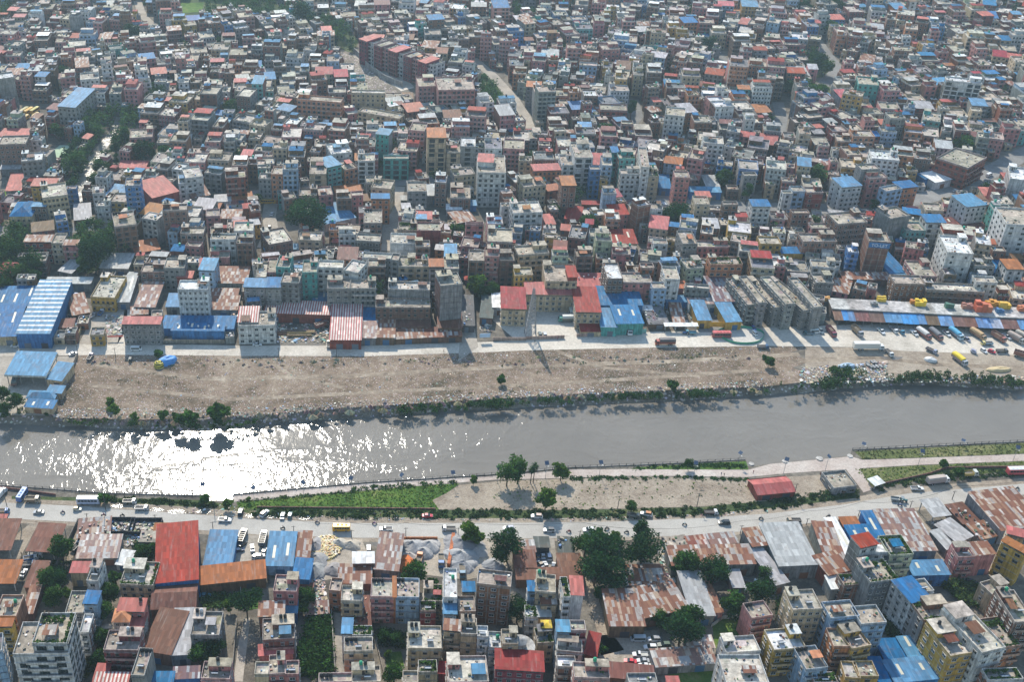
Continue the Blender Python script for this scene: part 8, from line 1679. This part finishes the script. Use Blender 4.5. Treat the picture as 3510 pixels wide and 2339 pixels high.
def far_house(cx, cy, yaw, w, d, F):
    r = RF; ca, sa = math.cos(yaw), math.sin(yaw)
    def T(x, y, z): return (cx + x * ca - y * sa, cy + x * sa + y * ca, z)
    def bx(x0, x1, y0, y1, z0, z1, col, m='paint', top=None, topm=None):
        q = [T(x0, y0, z0), T(x1, y0, z0), T(x1, y1, z0), T(x0, y1, z0), T(x0, y0, z1), T(x1, y0, z1), T(x1, y1, z1), T(x0, y1, z1)]; i = len(D_.v); D_.v.extend(q)
        for n, k in enumerate(((0, 1, 5, 4), (1, 2, 6, 5), (2, 3, 7, 6), (3, 0, 4, 7), (4, 5, 6, 7))): D_.f.append(tuple(i + a for a in k)); D_.c.append(top if n == 4 and top else col); D_.m.append(topm if n == 4 and topm else m)
    H = F * 3.0; wk = pick(WPAL, r); wc = vary(WALLS[wk], .14, r); rk = pick(RPAL, r); rc = vary(ROOFS[rk], .15, r); x, y = w / 2, d / 2
    sl = wc if r.random() < .45 else vary(r.choice((WALLS['B'], WALLS['G'])), .12, r)
    i = len(D_.v); D_.v += [T(-x, -y, 0), T(x, -y, 0), T(x, y, 0), T(-x, y, 0), T(-x, -y, H), T(x, -y, H), T(x, y, H), T(-x, y, H)]
    for n, k in enumerate(((0, 1, 5, 4), (1, 2, 6, 5), (2, 3, 7, 6), (3, 0, 4, 7))): D_.f.append(tuple(i + a for a in k)); D_.c.append(wc if n == 0 else sl); D_.m.append('paint')
    flat = rk in FLATS
    band = mixcol(wc, r.choice(((.55, .53, .5), (.2, .18, .17), (.5, .42, .36))), .55); nf = int(F)
    prof = r.random() < .45
    for f in range(1, nf + 1):
        if wk != 'B' or r.random() < .3: e = r.choice((.12, .3)) if not (prof and f < nf) else 1.0; bx(-x - .05, x + .05, -y - e, -y, f * 3 - .34 - (0 if e < .5 else -.1), f * 3 - .1 + (.0 if e < .5 else .75), band if e < .5 else mixcol(wc, (.6, .58, .55), .3))
    if flat:
        i = len(D_.v); D_.v += [T(-x, -y, H), T(x, -y, H), T(x, y, H), T(-x, y, H)]; D_.f.append((i, i + 1, i + 2, i + 3)); D_.c.append(rc); D_.m.append('concrete'); pc = mixcol(wc, (.5, .48, .44), r.uniform(.2, .8)); pt = vary(mixcol(pc, (.6, .58, .54), .5), .08, r); ph = r.choice((.5, .9, 1.0))
        for q in ((-x, x, -y, -y + .2), (-x, x, y - .2, y), (-x, -x + .2, -y + .2, y - .2), (x - .2, x, -y + .2, y - .2)): bx(*q, H, H + ph, pc, 'paint', pt)
        if F >= 2 and w > 5 and d > 6:
            q = r.random()
            if q < .82:
                sw, sd = (min(w * .48, r.uniform(2.8, 4.5)), min(d * .45, r.uniform(3, 5))) if r.random() < .5 else (w * r.uniform(.55, .93), d * r.uniform(.35, .6)); sx = r.choice((-1, 1)) * (x - sw / 2 - .2); k2 = r.random(); tc = rc if k2 < .55 else ROOFS[r.choice('pbkwlrz')]
                bx(sx - sw / 2, sx + sw / 2, y - .2 - sd, y - .2, H, H + 2.5, vary(wc, .12, r), 'paint'); bx(sx - sw / 2 - .25, sx + sw / 2 + .25, y - .45 - sd, y - .1, H + 2.5, H + 2.68, vary(mixcol(rc, (.5, .47, .42), .3), .2, r) if k2 < .6 else tc, 'concrete')
                if r.random() < .6: k = (r.choice(((.02, .02, .02), (.02, .02, .02), (.5, .5, .5), (.03, .3, .2)))); bx(sx - .5, sx + .5, y - 2, y - 1, H + 2.68, H + 4.1, k, 'plain')
            elif q < .92: bx(-x + .5, x - .5, -y * .1, y - .3, H + 2.3, H + 2.38, vary(ROOFS[r.choice('pbkzwnr')], .1, r), 'sheet'); bx(-x + .7, x - .7, y * .3, y - .5, H, H + 2.3, vary(wc, .2, r), 'paint')
        for _ in range(r.randint(2, 6)):
            a, b_ = r.uniform(-x + .3, x - 1.4), r.uniform(-y + .3, y - 1.4); bx(a, a + r.uniform(.4, 1.3), b_, b_ + r.uniform(.4, 1.3), H, H + r.uniform(.3, 1.3), vary(r.choice(JUNKC), .2, r), 'tarp')
        if r.random() < .25:
            for _ in range(14): p = T(r.uniform(-x, x), -y + r.uniform(0, 1), H + r.uniform(.3, 1.2)); leafq(D_, p, r.uniform(.3, .55), r, (.04, .085, .025))
    else:
        i = len(D_.v); o = .4; s = r.uniform(.02, .12) * d; D_.v += [T(-x - o, -y - o, H + .2), T(x + o, -y - o, H + .2), T(x + o, y + o, H + .2 + s), T(-x - o, y + o, H + .2 + s)]; D_.f.append((i, i + 1, i + 2, i + 3)); D_.c.append(rc); D_.m.append('patch_sheet' if rk == 'x' else 'sheet')
        D_.v += [T(-x, y, H), T(x, y, H)]
    fc = r.choice(((.5, .5, .48), (.16, .09, .05), (.1, .1, .1), (.35, .36, .37), wc)); ww = r.choice((1.0, 1.3, 1.7)); p_ = ww + r.uniform(.8, 1.5)
    def wins(n, at):
        for f in range(nf):
            for k in range(n):
                if r.random() < .12: continue
                at((k + .5) / n, f * 3 + .8, 1.45)
    def front(t, z, h):
        u = -x + w * t
        for (e, o, col, m) in ((.1, .03, fc, 'plain'), (0, .06, (0, 0, 0), 'glass')):
            i = len(D_.v); D_.v.extend((T(u - ww / 2 - e, -y - o, z - e), T(u + ww / 2 + e, -y - o, z - e), T(u + ww / 2 + e, -y - o, z + h + e), T(u - ww / 2 - e, -y - o, z + h + e))); D_.f.append((i, i + 1, i + 2, i + 3)); D_.c.append(col); D_.m.append(m)
    wins(max(1, int((w - .5) / p_)), front)
    lx, ly = local_cam(cx, cy, yaw); sg = -1 if lx < -x else (1 if lx > x else 0)
    if sg and r.random() < .55:
        def sidew(t, z, h):
            v = -y + d * t
            i = len(D_.v); D_.v.extend((T(sg * (x + .04), v - .6 * sg, z), T(sg * (x + .04), v + .6 * sg, z), T(sg * (x + .04), v + .6 * sg, z + h), T(sg * (x + .04), v - .6 * sg, z + h))); D_.f.append((i, i + 1, i + 2, i + 3)); D_.c.append((0, 0, 0)); D_.m.append('glass')
        wins(max(1, int(d / 3.5)), sidew)
def blocks(cx, cy, H, w):
    """would a filling house of this height cover most of a single building behind it?"""
    u, v = proj(cx, cy - 4, H); du = w * .5 * FOC / (cy * CP + (CAM_H) * SP)
    for a, b_, vt, fy, zt in FACADES:
        if fy > cy and fy - cy < 60 and u + du > a + 2 and u - du < b_ - 2:
            vb = proj(0, fy, 0)[1]
            if v < vt + (vb - vt) * .5: return True
    return False
TUFTS = []
for _ in range(1500):
    x, y = RF.uniform(-360, 640), RF.uniform(470, 1120); dens = vnoise(x / 60 + 3, y / 60 + 7)
    if RF.random() > .06 + dens * .55: continue
    s = RF.uniform(4, 8)
    if not mark(x, y, 0, s, s, 0) or hides(x, y, 9): continue
    mark(x, y, 0, s, s, 1); TUFTS.append((x, y, RF.uniform(6, 12), s * .55))
for (w0, w1, step, tries) in ((9, 13, 13, 1), (6.5, 10.5, 8, 1), (5, 8, 5.5, 1), (4, 6, 4.2, 1)):
    yy = 452.0
    while yy < 1150:
        xr = yy * .29 + 60; xl = yy * .36 + 0; u0 = -yy * .335 - 50; u1 = yy * .565 + 60; xx = u0
        while xx < u1:
            px, py = xx + RF.uniform(-.4, .4) * step, yy + RF.uniform(-.4, .4) * step; xx += step
            yaw = vnoise(px / 60, py / 60) * .45 - (.12 if px > 150 else 0) + RF.choice((0, 0, 0, .12, -.1)); w, d = RF.uniform(w0, w1), RF.uniform(w0, w1 * 1.25)
            if not mark(px, py, yaw, w, d, 0, .15): continue
            tall = vnoise(px / 45 + 9, py / 45); F = RF.choice((2, 3, 3, 4, 4, 4, 5, 5)) + (1 if tall > .35 else 0) + (RF.choice((1, 2, 2)) if RF.random() < .05 else 0)
            if w < 6: F = RF.choice((1, 2, 3, 3, 4))
            while F > 0 and (blocks(px, py, F * 3 + 3, w) or hides(px, py + d / 2, F * 3 + 3)): F -= 1
            if F < 1:
                if RF.random() < .5: F = 1
                else: continue
            mark(px, py, yaw, w, d, 1, .25); far_house(px, py, yaw, w, d, F); NF[0] += 1
        yy += step
print('single', len(FOOT), 'filling', NF[0], 'faces', len(D_.f), 'windows', WIN_N[0])
stuff('distant_houses', D_, 'tightly packed brick and painted houses of the town beyond')
# trees among them
mb = MB(); T_ = random.Random(21); nt_ = 0
def tuft(x, y, h, rad, col):
    for _ in range(5):
        cx_, cy_, cz = x + T_.gauss(0, rad * .5), y + T_.gauss(0, rad * .5), h * T_.uniform(.45, .9); k = T_.uniform(.65, 1.3)
        for _ in range(34): leafq(mb, (cx_ + T_.gauss(0, rad * .3), cy_ + T_.gauss(0, rad * .3), cz + T_.gauss(0, h * .12)), T_.uniform(.35, .7), T_, tuple(c_ * k for c_ in col))
    mb.tube((x, y, 0), (x, y, h * .6), .25, .15, 5, (.1, .07, .05), 'bark', False)
for g in GREENS:
    xs, ys = [p[0] for p in g], [p[1] for p in g]; a = abs(sum(g[i][0] * g[i - 1][1] - g[i - 1][0] * g[i][1] for i in range(len(g)))) / 2; k = 0
    while k < int(a / (600 if g[0] in ((0, 780), (255, 800)) else 280)):
        x, y = T_.uniform(min(xs), max(xs)), T_.uniform(min(ys), max(ys))
        if not inside(x, y, g): continue
        k += 1
        if 590 < x < 705 and y < 100: continue
        p = ray(x, y, 0); hh = T_.uniform(6, 14)
        if hides(p.x, p.y, hh) or inside(x, y, STREAM_L[::-1] + STREAM_R): continue
        tuft(p.x, p.y, hh, T_.uniform(2.5, 4.5), (.045, .105, .026)); nt_ += 1
for q in TUFTS: tuft(*q, (.035, .085, .022))
for _ in range(500):
    x, y = T_.uniform(-360, 640), T_.uniform(470, 1120); dens = vnoise(x / 70 + 3, y / 70 + 7)
    if T_.random() > .35 + dens: continue
    if not mark(x, y, 0, 3, 3, 0) or hides(x, y, 9): continue
    tuft(x, y, T_.uniform(5, 11), T_.uniform(1.8, 3.4), (.026, .068, .02)); nt_ += 1
for q in [((358, 470), (250, 690)), ((340, 450), (240, 560))]:
    for i in range(15):
        t = i / 14; p = ray(q[0][0] + (q[1][0] - q[0][0]) * t - 18, q[0][1] + (q[1][1] - q[0][1]) * t, 0); tuft(p.x, p.y, T_.uniform(5, 8), 1.9, (.026, .07, .02))
stuff('distant_trees', mb, 'dark green trees between the town houses')

# ---------------- the hazy air ----------------
hz = MB(); hz.box(-2700, 2900, -450, 3300, -7.5, 320, (1, 1, 1)); ho = hz.build('haze'); ho['kind'] = 'stuff'; ho['label'] = 'pale even haze over the town'
hm = bpy.data.materials.new('haze'); hm.use_nodes = True; ht = hm.node_tree; ht.nodes.clear(); out = ht.nodes.new('ShaderNodeOutputMaterial'); pv = ht.nodes.new('ShaderNodeVolumePrincipled'); pv.inputs['Density'].default_value = HAZE; pv.inputs['Color'].default_value = (.6, .83, 1, 1); pv.inputs['Anisotropy'].default_value = .35; ht.links.new(pv.outputs[0], out.inputs['Volume'])
ho.data.materials.clear(); ho.data.materials.append(hm)
